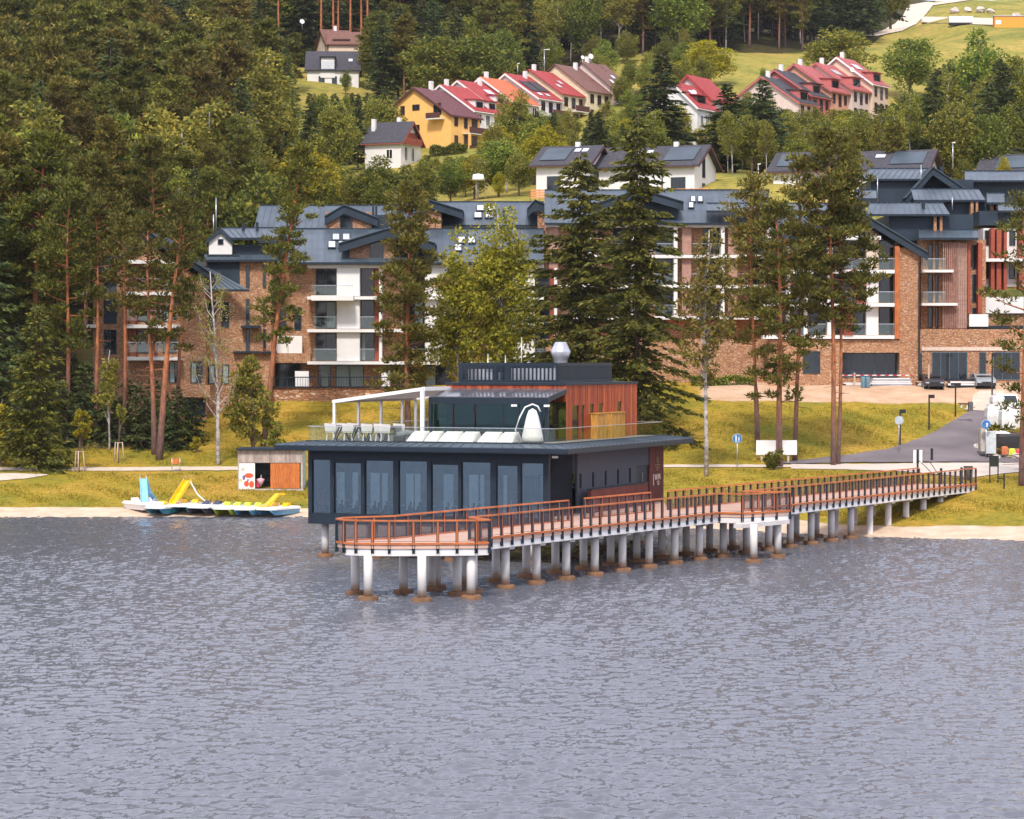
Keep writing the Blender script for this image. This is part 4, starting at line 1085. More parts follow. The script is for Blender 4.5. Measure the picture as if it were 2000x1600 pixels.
for px, py in ((648, 473), (668, 473), (640, 488), (660, 488)): skylight(px, py, 17, 13, 0, 513, dC - 1, 448, dC + 11, mid)
for px, py in ((893, 479), (913, 479), (886, 494)): skylight(px, py, 17, 13, 0, 513, dC - 1, 448, dC + 11, mid)
for px, py in ((930, 415), (952, 415), (925, 429), (947, 429)): skylight(px, py, 17, 11, 0, 440, dC + 14, 395, dC + 22, mid)
for px in (727, 733): hpart(mid, 'vent_pipe', steel, px, px + 4, 403, 428, dC + 14, dC + 14.4)
# ---- stepped block behind the spruces
east = thing('hotel_wing', 'taller hotel wing behind the two big spruces with white slabs and a grey roof', 'building', T(1260, 250), 'wings of the lakeside hotel')
dD = 243.0
hpart(east, 'wall', stone, 1066, 1500, 438, 775, dD + 1.2, dD + 16)
slope_px(east, 1064, 1502, 436, dD - 1, 372, dD + 10)
slope_px(east, 1380, 1640, 412, dD - 1.6, 398, dD + 3)
for y in (437, 498, 557, 618): hpart(east, 'balcony_slab', white, 1066, 1500, y, y + 6, dD - .8, dD + 1.19)
for i, bx in enumerate((1070, 1155, 1238, 1330, 1420)):
    for y0, y1 in ((443.5, 497.5), (504.5, 556.5), (563.5, 617.5)):
        hwin(east, bx + 42, bx + 76, y0 + 1, y1 - 1, dD + 1.2, 0)
        hpart(east, 'pillar', white, bx + 78, bx + 85, y0, y1 - .2, dD - .7, dD + 1.19)
        hpart(east, 'timber_lattice', lattice_m, bx + 2, bx + 20, y0, y1 - .2, dD - .3, dD - .2)
        balustrade(east, bx + 22, bx + 77, y1 - 22, y1 - 1, dD - .75)
hpart(east, 'podium', stone, 1066, 1500, 662, 775, dD - 3, dD + 1.19)
hgable(east, (1165, 400), (1250, 372), (1335, 397), dD - 1.2, 9, .7)
hpart(east, 'dormer', steel_wall, 1185, 1320, 392, 425, dD + .2, dD + 8)
for px, py in ((1348, 398), (1362, 398), (1344, 410)): skylight(px, py, 12, 11, 0, 436, dD - 1, 372, dD + 10, east)
# ---- right block with the raked gable
big = thing('hotel_wing', 'hotel wing on the right with a raked dark gable and a tall stone pier', 'building', T(1650, 248), 'wings of the lakeside hotel')
dE = 238.0
hpart(big, 'wall', stone, 1502, 1757, 470, 775, dE + 1.3, dE + 15)
mb = MB(); mb.prism([P(1520, 470, dE + 1.2), P(1652, 408, dE + 1.2), P(1760, 468, dE + 1.2)], (0, .1, 0)); mb.build('gable_glazing', dark_glass, big)
hgable(big, (1495, 492), (1652, 399), (1812, 496), dE - .8, 15, .62)
hpart(big, 'stone_pier', stone, 1757, 1795, 484, 775, dE - .2, dE + 14)
mb = MB(); 
for k in range(3): hb(mb, 1748 + k * 3, 1750.6 + k * 3, 481, 662, dE - .5, dE + .6)
mb.build('timber_fin', orange_w, big)
for y in (461, 527, 592, 655): hpart(big, 'balcony_slab', white, 1490 if y > 470 else 1545, 1747 if y > 470 else 1720, y, y + 7, dE - .6, dE + 1.29)
wins = ((468.5, 526.5), (534.5, 591.5), (599.5, 654.5))
for j, (y0, y1) in enumerate(wins):
    for a, c, nm in ((1505, 1532, 0), (1545, 1568, 0), (1580, 1612, 0), (1628, 1662, 1), (1664, 1690, 0), (1717, 1746, 0)):
        hwin(big, a, c, y0 + 1, y1 - 1, dE + 1.3, nm)
        balustrade(big, a - 1, c + 1, y1 - 22, y1 - 1, dE - .5)
    for a, c in ((1536, 1543), (1570, 1577), (1616, 1626)): hpart(big, 'white_panel', white, a, c, y0, y1 - .2, dE + .5, dE + 1.29)
    hpart(big, 'white_panel', white if j else stonewhite, 1692, 1715.5, y0, y1 - .2, dE + .2, dE + 1.29)
    sx = (0, 1673, 1648)[j]
    if sx:
        mb = MB()
        for k in range(9): hb(mb, sx + k * 2.1, sx + 1.4 + k * 2.1, y0 + 1, y1 + 1, dE - .75, dE - .65)
        for yq in np.linspace(y0 + 4, y1 - 2, 4): hb(mb, sx, sx + 19, yq, yq + 1.2, dE - .64, dE - .6)
        mb.build('sliding_shutter', shutter_w, big)
mb = MB()
for k in range(10): hb(mb, 1690 + k * 2.6, 1691.6 + k * 2.6, 442 + k * 1.6, 461, dE + .2, dE + .3)
mb.build('timber_lattice', lattice_m, big)
slope_px(big, 1490, 1690, 470, dE + 9, 402, dE + 16)
hpart(big, 'downpipe', black, 1793.5, 1796, 512, 742, dE - .4, dE - .25)
g = hwin(big, 1642, 1752, 690, 736, dE + 1.25, 4, fm=mat('shopfront_frame', (0.06, 0.11, 0.15), 0.5))
hpart(big, 'wall_base', stone, 1502, 1640, 664, 775, dE - .3, dE + 1.24)
hwin(big, 1568, 1602, 686, 730, dE - .3, 0)
hpart(big, 'lintel', stone, 1640.3, 1757, 664, 689, dE - .3, dE + 1.24)
# receding side with lattice screens
side = thing('hotel_wing', 'rear right hotel wing of stepped dark roofs with red timber lattice screens', 'building', T(1880, 252), 'wings of the lakeside hotel')
dF = 242.0
hpart(side, 'wall', stone, 1798, 1925, 468, 645, dF + .6, dF + 16)
hpart(side, 'podium', stone, 1797, 2080, 643, 775, dF - 2.2, dF + .59)
hpart(side, 'pale_band', stonewhite, 1800, 2080, 678, 685, dF - 2.3, dF - 2.201)
for a, c, nm in ((1820, 1889, 3), (1912, 1926, 0), (1940, 1992, 2)): hwin(side, a, c, 688, 742, dF - 2.2, nm, fm=MATS['shopfront_frame'])
for a, c in ((1794, 1801), ): hpart(side, 'narrow_window', dark_glass, a, c, 690, 742, dF - 2.6, dF - 2.31)
for j, (y0, y1) in enumerate(((477, 527), (534, 592), (599, 641))):
    for a, c in ((1812, 1823), (1826, 1832)): hwin(side, a, c, y0 + 1, y1 - 1, dF + .6, 0)
    hwin(side, 1898, 1908, y0 + 2, y1 - 1, dF + .6, 0)
    if j < 2:
        hpart(side, 'balcony_slab', white, 1800, 1862 if j == 0 else 1870, y1, y1 + 5, dF - 1.6, dF + .59)
        balustrade(side, 1802, 1846, y1 - 22, y1 - .3, dF - 1.5)
for px in (1838, 1834, ): pass
mb = MB()
for k in range(13): hb(mb, 1841 + k * 3.8, 1842.7 + k * 3.8, 474, 642, dF - .9, dF - .8)
for k in range(9): hb(mb, 1841, 1889, 480 + k * 19, 481 + k * 19, dF - .79, dF - .74)
mb.build('timber_lattice', lattice_m, side)
hpart(side, 'lattice_backing', stonewhite, 1870, 1888, 477, 641, dF - .3, dF + .2)
for a, c in ((1853, 1859), (1890, 1895), (1910, 1918)): hpart(side, 'timber_shutter', shutter_w, a, c, 474, 612, dF - .72, dF + .3)
for a, c in ((1822, 1826), (1833, 1839)): hpart(side, 'stone_pier', stone, a, c, 462, 642, dF + .2, dF + .58)
# rear stack of roofs
slope_px(side, 1692, 1856, 419, dF + 1.5, 397, dF + 6, 1700, 1842)
hpart(side, 'upper_wall', steel_wall, 1735, 1900, 419, 470, dF + 2.4, dF + 12)
slope_px(side, 1795, 1910, 465, dF - 1.4, 450, dF + 2.2)
slope_px(side, 1785, 1925, 391, dF + 14, 370, dF + 20, 1780, 1912)
hpart(side, 'upper_wall', steel_wall, 1800, 1960, 391, 440, dF + 15, dF + 24)
for a, c in ((1895, 1900.5), (1905, 1909.5), (1935, 1940), (1945, 1949)): hpart(side, 'stone_pier', stone, a, c, 393, 445, dF + 14, dF + 14.9)
for a, c in ((1823, 1828.5), (1835, 1840)): hpart(side, 'stone_pier', stone, a, c, 421, 465, dF + 1.8, dF + 2.39)
slope_px(side, 1682, 1800, 350, dF + 24, 330, dF + 30, 1700, 1812)
hpart(side, 'upper_wall', steel_wall, 1700, 1900, 351, 395, dF + 24.5, dF + 34)
hgable(side, (1770, 388), (1822, 329), (1925, 398), dF + 22, 12, .7)
slope_px(side, 1885, 2080, 353, dF + 26, 335, dF + 32)
hpart(side, 'upper_wall', steel_wall, 1890, 2080, 354, 410, dF + 27, dF + 36)
slope_px(side, 1928, 1962, 396, dF + 13, 378, dF + 17)
slope_px(side, 1668, 1712, 388, dF + 8, 372, dF + 12)
slope_px(side, 1950, 2080, 412, dF + 9, 400, dF + 13)
hpart(side, 'upper_wall', steel_wall, 1912, 2080, 412, 440, dF + 10, dF + 16)
hpart(side, 'wall', white, 1920, 2080, 446, 560, dF + 9, dF + 16)
for a, c in ((1935, 1942), (1946, 1955), (1960, 1966), (1990, 1997)): hpart(side, 'timber_shutter', shutter_w, a, c, 446, 566, dF + 7.6, dF + 8.9)
for px in (1922, 1970): hwin(side, px, px + 12, 450, 480, dF + 9, 0); hwin(side, px, px + 12, 510, 545, dF + 9, 0)
hpart(side, 'balcony_slab', white, 1915, 2080, 505, 511, dF + 7, dF + 8.95)
hpart(side, 'terrace_wall', white, 1893, 1930, 614, 638, dF - 2, dF - 1.8); hpart(side, 'terrace_wall', white, 1918, 2080, 580, 612, dF + 5, dF + 5.3)
hpart(side, 'wall', stone, 1926, 2080, 606, 646, dF + 5.35, dF + 8)
hpart(side, 'terrace_floor', steel, 1895, 2080, 636, 642, dF - 1.7, dF + 9)
for px, y0, y1, dd in ((1799, 322, 372, 23), (1714, 345, 395, 20), (1860, 385, 410, 3)):
    p = P(px, y1, dF + dd); q = P(px, y0, dF + dd); mb = MB(); mb.tube([p, q], .04, 6); mb.build('aerial', galv, side)
for px, y0, y1, dd in ((1819, 325, 340, 24), (1836, 325, 345, 24), (1800, 394, 412, 3.5)): hpart(side, 'vent_pipe', steel, px, px + 6, y0, y1, dF + dd, dF + dd + .4)
# ---- retaining wall under the terraces
mb = MB(); x0, x1 = hx(352, 239.4), hx(905, 239.4)
mb.box(x0, x1, 239.4, 240.2, 5.0, hz(757, 239.4)); wob = mb.build('retaining_wall', stone_big); wob.location = (0, 0, 0)
tag(wob, 'long rubble stone retaining wall below the hotel terraces', 'wall')
mb = MB(); mb.box(hx(350, 239.2), hx(907, 239.2), 239.2, 240.3, hz(757, 239.4) + .002, hz(757, 239.4) + .1); mb.build('coping', steel, wob)
mb = MB()
for px in range(536, 760, 5): hb(mb, px, px + .6, 738, 756, 239.3, 239.33)
hb(mb, 534, 762, 736, 738, 239.28, 239.35); mb.build('fence_bars', steel, wob)
# ================================================================== HILLSIDE HOUSES
def gable_house(name, label, px, d, alpha, L, Wd, hw, hr, wall_m, roof_m, group=None, wins=(), base=None, over=.45, chim=(), trim=None, skew=0.0, cat='house', fasc=None, sky=(), dorm=(), flip=False):
    c = T(px, d) if base is None else P(px, base, d)
    t = thing(name, label, cat, c, group)
    a = R(alpha); r = Vector((math.cos(a), math.sin(a), 0)); g = Vector((-math.sin(a), math.cos(a), 0)) * (-1 if flip else 1)
    fr = Frame(c, r, g)             # u along the ridge, v across the gable, z up
    mb = MB()
    mb.prism([fr.pt(0, 0, -4), fr.pt(0, Wd, -4), fr.pt(0, Wd, hw), fr.pt(0, Wd * (.5 + skew), hw + hr), fr.pt(0, 0, hw)], r * L)
    mb.build('wall', wall_m, t)
    mb = MB(); up = Vector((0, 0, .04)); th = Vector((0, 0, .18))
    rid0, rid1 = fr.pt(-over, Wd * (.5 + skew), hw + hr), fr.pt(L + over, Wd * (.5 + skew), hw + hr)
    for v in (0, Wd):
        s = (fr.pt(0, v, hw) - fr.pt(0, Wd * (.5 + skew), hw + hr)); s = s * (1 + over / s.length)
        e0, e1 = rid0 + s, rid1 + s
        mb.prism([rid0 + up, e0 + up, e1 + up, rid1 + up], th)
    ro = mb.build('roof', roof_m, t)
    if fasc:
        mb = MB()
        for v in (0, Wd):
            s = (fr.pt(0, v, hw) - fr.pt(0, Wd * (.5 + skew), hw + hr)); s = s * (1 + over / s.length)
            mb.bar(rid0 - r * .03 - Vector((0, 0, .05)), rid0 + s - r * .03 - Vector((0, 0, .05)), .06, .3)
            mb.bar(rid0 + s + g * (-.05 if v == 0 else .05), rid1 + s + g * (-.05 if v == 0 else .05), .1, .14)
        mb.build('bargeboard', fasc, t)
    for fu, fv, h in chim:
        z = hw + hr * (1 - abs(fv - .5) * 2); mb = MB(); p = fr.pt(L * fu, Wd * fv, 0)
        fr.box(mb, L * fu - .3, L * fu + .3, Wd * fv - .3, Wd * fv + .3, z - .8, z + h); mb.build('chimney', white, ro)
    for fu, fv, w_, h_, m_ in sky:   # roof windows and panels on the slope over v = 0
        sl = (fr.pt(0, Wd * (.5 + skew), hw + hr) - fr.pt(0, 0, hw)).normalized(); nn = r.cross(sl).normalized() * (-1 if flip else 1)
        p = fr.pt(L * fu, 0, hw) + sl * (fv * math.hypot(Wd / 2, hr)) + nn * .27
        mb = MB(); mb.prism([p, p + r * w_, p + r * w_ + sl * h_, p + sl * h_], nn * .06); mb.build('roof_window' if w_ < 1.5 else 'solar_panel', m_, ro)
    for u0, w_, z0, h_, m_ in dorm:  # shed dormers on the slope over v = 0
        mb = MB(); v0 = .8
        z_ = hw + z0
        mb.prism([fr.pt(u0, v0, hw + .1), fr.pt(u0, v0, z_ + h_), fr.pt(u0, Wd * .42, z_ + h_ + .35), fr.pt(u0, Wd * .42, hw + .1)], r * w_); o = mb.build('dormer', m_, t)
        mb = MB(); mb.prism([fr.pt(u0 - .25, v0 - .5, z_ + h_ + .0), fr.pt(u0 + w_ + .25, v0 - .5, z_ + h_ + .0), fr.pt(u0 + w_ + .25, Wd * .45, z_ + h_ + .42), fr.pt(u0 - .25, Wd * .45, z_ + h_ + .42)], (0, 0, .15)); mb.build('dormer_roof', roof_m, o)
        mb = MB(); fr.box(mb, u0 + w_ * .15, u0 + w_ * .85, v0 - .06, v0 - .01, z_ + .1, z_ + h_ - .25); mb.build('pane', dark_glass, o)
    tm = trim or white_paint
    for face, s, z, w_, h_ in wins:  # 'e': on the v = 0 side, 'g': on the u = 0 gable
        f, q = MB(), MB()
        bx = (lambda m_, a0, a1, o0, o1, z0, z1: fr.box(m_, a0, a1, o0, o1, z0, z1)) if face == 'e' else (lambda m_, a0, a1, o0, o1, z0, z1: fr.box(m_, o0, o1, a0, a1, z0, z1))
        k = .09
        for b_ in ((s, s + w_, z, z + k), (s, s + w_, z + h_ - k, z + h_), (s, s + k, z + k, z + h_ - k), (s + w_ - k, s + w_, z + k, z + h_ - k), (s + w_ / 2 - .04, s + w_ / 2 + .04, z + k, z + h_ - k)):
            bx(f, b_[0], b_[1], -.07, -.002, b_[2], b_[3])
        o = f.build('window', tm, t); bx(q, s + k, s + w_ - k, -.03, -.003, z + k, z + h_ - k); q.build('pane', dark_glass, o)
    return t, fr
def hbox(fr, t, name, m, *a):
    mb = MB(); fr.box(mb, *a); return mb.build(name, m, t)
brownw = mat('brown_joinery', (0.09, 0.03, 0.025), 0.6)
# yellow house
t, fr = gable_house('yellow_house', 'large yellow rendered house with a dark brown gabled roof and balconies', 881, 424, 55, 8.2, 15.0, 5.9, 4.8, yellow_r, purple_tile, base=294, fasc=brownw, trim=brownw,
    wins=[('g', 6.5, 7.0, 1.5, 1.0), ('g', 9.6, 6.3, .9, 1.6), ('g', 6.5, 3.6, 1.5, 1.0), ('e', .9, 4.1, 1.0, 1.6), ('e', .9, 1.0, 1.0, 1.6), ('e', 3.6, 3.9, 1.0, 2.1), ('e', 5.8, 3.9, 1.6, 2.1), ('e', 3.6, .7, 1.0, 2.1), ('e', 5.8, .7, 1.6, 2.1), ('g', 2.0, 6.0, 1.6, 2.0)], chim=[(.55, .5, 1.6)])
hbox(fr, t, 'balcony', white, 3.2, 8.6, -1.5, -.01, 2.95, 3.1); hbox(fr, t, 'balcony_rail', brownw, 3.2, 8.6, -1.52, -1.44, 3.1, 4.1)
hbox(fr, t, 'balcony_rail', brownw, 3.2, 8.6, -1.52, -1.44, .2, 1.0); hbox(fr, t, 'balcony_post', yellow_r, 3.2, 3.6, -1.5, -1.2, 0, 2.95)
hbox(fr, t, 'balcony', white, -1.4, -.08, 1.3, 4.2, 5.2, 5.4); hbox(fr, t, 'balcony_rail', brownw, -1.42, -1.36, 1.3, 4.2, 5.4, 6.3); hbox(fr, t, 'balcony_rail', brownw, -1.36, -.08, 4.14, 4.2, 5.4, 6.3)
# small white house with the red gable balcony
t, fr2 = gable_house('white_cottage', 'small white house with a dark brown roof and red timber gable below the yellow house', 783, 400, 158, 6.2, 7.6, 3.6, 3.2, white, grey_tile, base=321, fasc=shutter_w, flip=True, over=.6,
    wins=[('e', 1.4, .9, 1.1, 1.5), ('g', 1.3, .7, 1.1, 2.2), ('g', 3.9, .7, 1.1, 2.2)], chim=[(.92, .3, 1.9), (.35, .55, 1.2)])
hbox(fr2, t, 'balcony_rail', shutter_w, -.7, -.55, .4, 6.6, 3.2, 4.3); hbox(fr2, t, 'gable_boards', shutter_w, -.1, -.02, 1.6, 6.0, 3.7, 5.2)
# row of terraced houses climbing to the right
rows = [(927, 432, 8.2, 6.4, 4.4, white, red_tile, 290, 'white terraced house with a red roof and dormers next to the yellow house'),
        (960, 440, 8.2, 6.4, 4.4, white, red_tile, 279, 'second white terraced house with a bright red roof, partly behind the birches'),
        (1004, 447, 8.0, 6.6, 4.4, pinkish, mat('orange_tiles', (0.52, 0.12, 0.045), 0.7, 0.25, 2.5, .3), 273, 'terraced house with an orange tiled roof behind the tall birch'),
        (1052, 454, 7.6, 6.6, 4.4, white, red_tile, 264, 'white terraced house with grey panels on its red roof'),
        (1097, 460, 7.6, 6.8, 4.4, mat('pale_yellow_render', (0.68, 0.58, 0.40), .85), red_tile, 257, 'pale yellow terraced house with a plain bright red roof'),
        (1148, 466, 8.4, 7.4, 4.9, MATS['pale_yellow_render'], brown_tile, 257, 'cream terraced house with a brown roof beside the end house'),
        (1200, 472, 8.0, 8.4, 5.4, pinkish, brown_tile, 266, 'pink rendered end house with the tallest brown roof of the row')]
for i, (px, d, L, hw, hr, wm_, rm_, by, lb) in enumerate(rows):
    sk = []
    if i == 3: sk = [(.05, .25, 2.6, 3.6, grey_tile), (.5, .3, 2.8, 3.6, grey_tile), (.15, .08, 1.1, .9, sky_gl), (.5, .08, 1.1, .9, sky_gl)]
    elif i in (4, 6): sk = [(.25, .25, .9, 1.1, sky_gl), (.6, .45, .9, 1.1, sky_gl)]
    elif i == 1: sk = [(.5, .5, 2.0, 1.4, sky_gl)]
    dm = [(1.2, 2.6, .6, 1.3, white), (5.0, 2.4, .6, 1.3, white)] if i == 0 else [(2.5, 2.8, .6, 1.3, white)] if i == 1 else []
    t, fr = gable_house('terraced_house', lb, px, d, 55, L * .92, 14.0, hw, hr + .2, wm_, rm_, 'terraced houses climbing the hill', base=by, chim=[(.2, .5, 1.2)] if i % 2 == 0 else [(.7, .45, 1.4)], sky=sk, dorm=dm, fasc=white_paint if i < 4 else None, trim=brownw if i > 2 else white_paint,
        wins=[('e', .8, hw - 2.2, 1.2, 1.7), ('e', 3.2, hw - 2.4, 1.2, 1.9), ('e', 5.6, hw - 2.2, 1.2, 1.7), ('e', .8, hw - 5.0, 1.2, 1.7), ('e', 3.6, hw - 5.4, 1.8, 2.1), ('e', 6.0, hw - 5.0, 1.0, 1.7)])
    if i in (3, 4): hbox(fr, t, 'balcony_rail', brownw, 2.8, 7.2, -1.3, -1.2, hw - 2.9, hw - 1.9); hbox(fr, t, 'balcony', white, 2.8, 7.2, -1.3, -.01, hw - 3.05, hw - 2.91)
# right hand red row
rows = [(1560, 438, 7.5, 6.0, 4.4, pinkish, grey_tile, 268, 'grey roofed terraced house at the lower left end of the right hand row'),
        (1585, 444, 7.5, 6.4, 4.4, mat('red_render', (0.46, 0.13, 0.12), .85), grey_tile, 258, 'terraced house with a grey roof and dormer, second of the right hand row'),
        (1622, 450, 7.5, 6.8, 4.6, mat('salmon_render', (0.60, 0.30, 0.20), .85), pink_tile, 252, 'salmon terraced house with a faded red roof in the right hand row'),
        (1664, 456, 7.5, 6.8, 4.6, pinkish, pink_tile, 248, 'faded red roofed terraced house with a dark dormer, fourth of the right hand row'),
        (1704, 462, 7.0, 7.6, 4.8, cream, pink_tile, 246, 'cream terraced end house with balconies at the right of the red row')]
for i, (px, d, L, hw, hr, wm_, rm_, by, lb) in enumerate(rows):
    t, fr = gable_house('terraced_house', lb, px, d, 57, L * .95, 14.0, hw, hr + .3, wm_, rm_, 'red roofed row below the meadow', base=by, chim=[(.3, .5, 1.2)], trim=brownw, fasc=MATS['red_render'] if i < 4 else white_paint,
        dorm=[(1.8, 3.4, .6, 1.6, MATS['red_render'])], sky=[(.2, .55, 2.6, 1.6, sky_gl)] if i in (3, 4) else [],
        wins=[('e', .8, hw - 2.2, 1.1, 1.7), ('e', 3.2, hw - 2.6, 1.1, 2.1), ('e', 5.4, hw - 2.2, 1.1, 1.7), ('e', .8, hw - 5.0, 1.1, 1.7), ('e', 3.2, hw - 5.4, 1.1, 2.1), ('e', 5.4, hw - 5.0, 1.1, 1.7)])
# pair of red roofs between the spruces
gable_house('terraced_house', 'red roofed white house glimpsed between the two tall spruces', 1362, 405, 60, 7.5, 8.5, 6.2, 4.0, white, red_tile, 'houses between the spruces', base=286, fasc=white_paint, dorm=[(1.5, 3.2, .6, 1.4, brownw)], wins=[('e', 1, 3.4, 1.1, 1.6), ('e', 3, 3.4, 1.1, 1.6), ('e', 1.2, .6, 1.0, 2.0)], sky=[(.3, .5, 2, 1.2, sky_gl)])
gable_house('terraced_house', 'upper red gabled house rising behind the one between the spruces', 1390, 413, 60, 7.5, 8.5, 7.4, 4.0, pinkish, red_tile, 'houses between the spruces', base=284, fasc=red_tile, wins=[('e', 1, 4.4, 1.1, 1.6)])
# white duplex with the grey roof above the hotel
pan = [(.50, .12, 4.4, 3.9, seam), (.2, .6, .9, 1.0, sky_gl), (.30, .6, .9, 1.0, sky_gl)]
t, fr = gable_house('white_duplex', 'left half of the pale twin house with solar panels directly above the hotel', 1146, 335, 160, 7.0, 9.6, 4.9, 2.5, white, grey_tile, base=392, fasc=brownw, trim=frame_m, flip=True, over=.8,
    wins=[('e', 3.6, .9, 1.9, 2.4), ('g', 2.2, 3.6, 1.2, 1.3), ('g', 5.6, 3.6, .8, 1.6), ('g', 3, .9, 1.4, 2.1)], sky=[(.45, .12, 3.6, 3.9, seam), (.12, .6, .8, 1.0, sky_gl), (.27, .6, .8, 1.0, sky_gl)], chim=[(.4, .5, .7)])
t, fr = gable_house('white_duplex', 'right half of the pale twin house with a tall narrow gable window', 1356, 333, 158, 13.2, 9.2, 4.8, 2.6, white, grey_tile, base=392, fasc=brownw, trim=frame_m, flip=True, over=.8,
    wins=[('e', 1.2, .9, 2.0, 2.2), ('e', 6.2, 1.0, 1.2, 2.0), ('e', 9.5, 2.8, .9, 1.0), ('g', 3.3, 3.2, 1.2, 2.6), ('g', 3.3, .7, 1.2, 1.8)], sky=[(.02, .12, 4.2, 3.9, seam), (.50, .55, .9, 1.0, sky_gl), (.60, .55, .9, 1.0, sky_gl)], chim=[(.3, .5, .7)])
hbox(fr, t, 'downpipe', steel, 4.3, 4.45, -.15, -.01, 0, 4.8)
fence_o = mat('orange_fence', (0.62, 0.26, 0.09), 0.7, .15, 3, stretch=(.1, 1, 6))
def board_fence(pxa, pxb, py0, py1, d, label):
    p = P((pxa + pxb) / 2, py1, d); t = thing('board_fence', label, 'fence', p, 'orange garden fences')
    n_ = 4
    for k in range(n_):
        mb = MB(); hb(mb, pxa, pxb, py0 + (py1 - py0) * k / n_ + .4, py0 + (py1 - py0) * (k + 1) / n_ - .4, d, d + .04); mb.build('board', fence_o, t)
    for px in np.linspace(pxa, pxb, 5): mb = MB(); hb(mb, px - .6, px + .6, py0 - 1, py1 + 6, d + .042, d + .14); mb.build('post', brownw, t)
board_fence(1036, 1108, 370, 388, 322, 'orange board fence at the left of the long white house')
board_fence(1316, 1385, 368, 376, 322, 'low orange board fence before the right end of the long white house')
t, fr = gable_house('white_duplex', 'white house with pale grey roof half hidden by the pines on the right', 1612, 336, 160, 7.0, 9.6, 4.4, 2.5, white, grey_tile, base=396, fasc=brownw, trim=frame_m, flip=True, over=.8, sky=[(.45, .12, 3.6, 3.9, seam), (.15, .55, .9, 1.0, sky_gl)], wins=[('e', 2, .9, 1.6, 2.0), ('g', 3, 1, 1.2, 2)])
t, fr = gable_house('white_duplex', 'white house with solar panels behind the dark hotel roofs', 1806, 338, 160, 9.0, 9.6, 4.4, 2.5, white, grey_tile, base=392, fasc=brownw, trim=frame_m, flip=True, over=.8, sky=[(.04, .12, 4.4, 3.9, seam), (.65, .55, 1.3, 1.0, sky_gl)], wins=[('e', 2, .9, 1.6, 2.0)])
t, fr = gable_house('white_duplex', 'house roof with solar panels at the right edge above the hotel', 2050, 338, 160, 9.0, 9.6, 4.2, 2.5, white, grey_tile, base=396, fasc=brownw, trim=frame_m, flip=True, over=.8, sky=[(.1, .12, 6.4, 3.9, seam)], wins=[('e', 2, .9, 1.6, 2.0)])
# houses at the forest edge, upper left
t, fr = gable_house('white_villa', 'white villa with a large slate grey roof and a dormer at the forest edge', 600, 500, 2, 10.0, 9.0, 3.6, 3.9, white, grey_tile, base=172, fasc=steel, trim=frame_m, wins=[('e', 2.2, .3, 1.2, 2.0), ('e', 4.8, .3, 1.0, 2.0)], sky=[(.8, .4, .8, .9, sky_gl)])
mb = MB(); fr.box(mb, 2.6, 5.4, -.15, 3.4, 2.0, 5.9); o = mb.build('dormer', white, t)
hbox(fr, t, 'dormer_frame', steel, 2.45, 2.7, -.4, -.16, 3.6, 6.1); hbox(fr, t, 'dormer_frame', steel, 5.3, 5.55, -.4, -.16, 3.6, 6.1); hbox(fr, t, 'dormer_roof', steel, 2.4, 5.6, -.5, 3.8, 5.92, 6.15)
mb = MB(); fr.box(mb, 2.95, 5.05, -.22, -.16, 3.7, 5.2); mb.build('pane', sky_gl, t)
t, fr = gable_house('cream_villa', 'cream villa with a brown hipped roof and satellite dishes behind the white villa', 640, 516, 20, 5.5, 8.5, 6.4, 3.4, cream, brown_tile, base=150, fasc=brownw, wins=[('g', 3, 5.5, 1.2, 1.4)], chim=[(.2, .95, 2.2), (.5, .5, 1.0)])
t, fr = gable_house('cream_villa', 'brown roofed side wing of the cream villa with a small eyebrow dormer', 642, 514, 2, 6.0, 7.0, 6.6, 2.6, cream, brown_tile, base=150, fasc=brownw, dorm=[(1.0, 3.0, .1, .8, cream)])
hb_m = mat('orange_container', (0.75, 0.30, 0.03), 0.6)
# dishes on roofs
def dish(px, py, d, label, r=.5):
    p = P(px, py, d); t = thing('satellite_dish', label, 'dish', p, 'satellite dishes on the roofs')
    mb = MB(); mb.tube([p + Vector((0, .1, -1.6)), p + Vector((0, .1, 0))], .06, 6); mb.build('mast', galv, t)
    mb = MB(); n_ = 12; nn = Vector((.4, -.85, .3)).normalized(); a = nn.cross(Vector((0, 0, 1))).normalized(); b_ = a.cross(nn)
    ring = [p + (a * math.cos(2 * math.pi * k / n_) + b_ * math.sin(2 * math.pi * k / n_)) * r for k in range(n_)]; c = p - nn * .15
    mb.add(ring + [c], [(k, (k + 1) % n_, n_) for k in range(n_)], True); mb.add([q + nn * .03 for q in ring] + [c - nn * .04], [((k + 1) % n_, k, n_) for k in range(n_)], True); mb.build('reflector', white_paint, t)
dish(590, 42, 519, 'satellite dish above the cream villa at the forest edge'); dish(1154, 110, 470, 'satellite dish on the brown roofed end of the terraced row')
dish(1664, 136, 458, 'larger satellite dish on the right hand red row', .45); dish(1355, 181, 410, 'satellite dish by the red roofs between the spruces'); dish(1138, 112, 468, 'small dish and mast left of the brown roof ridge', .35)
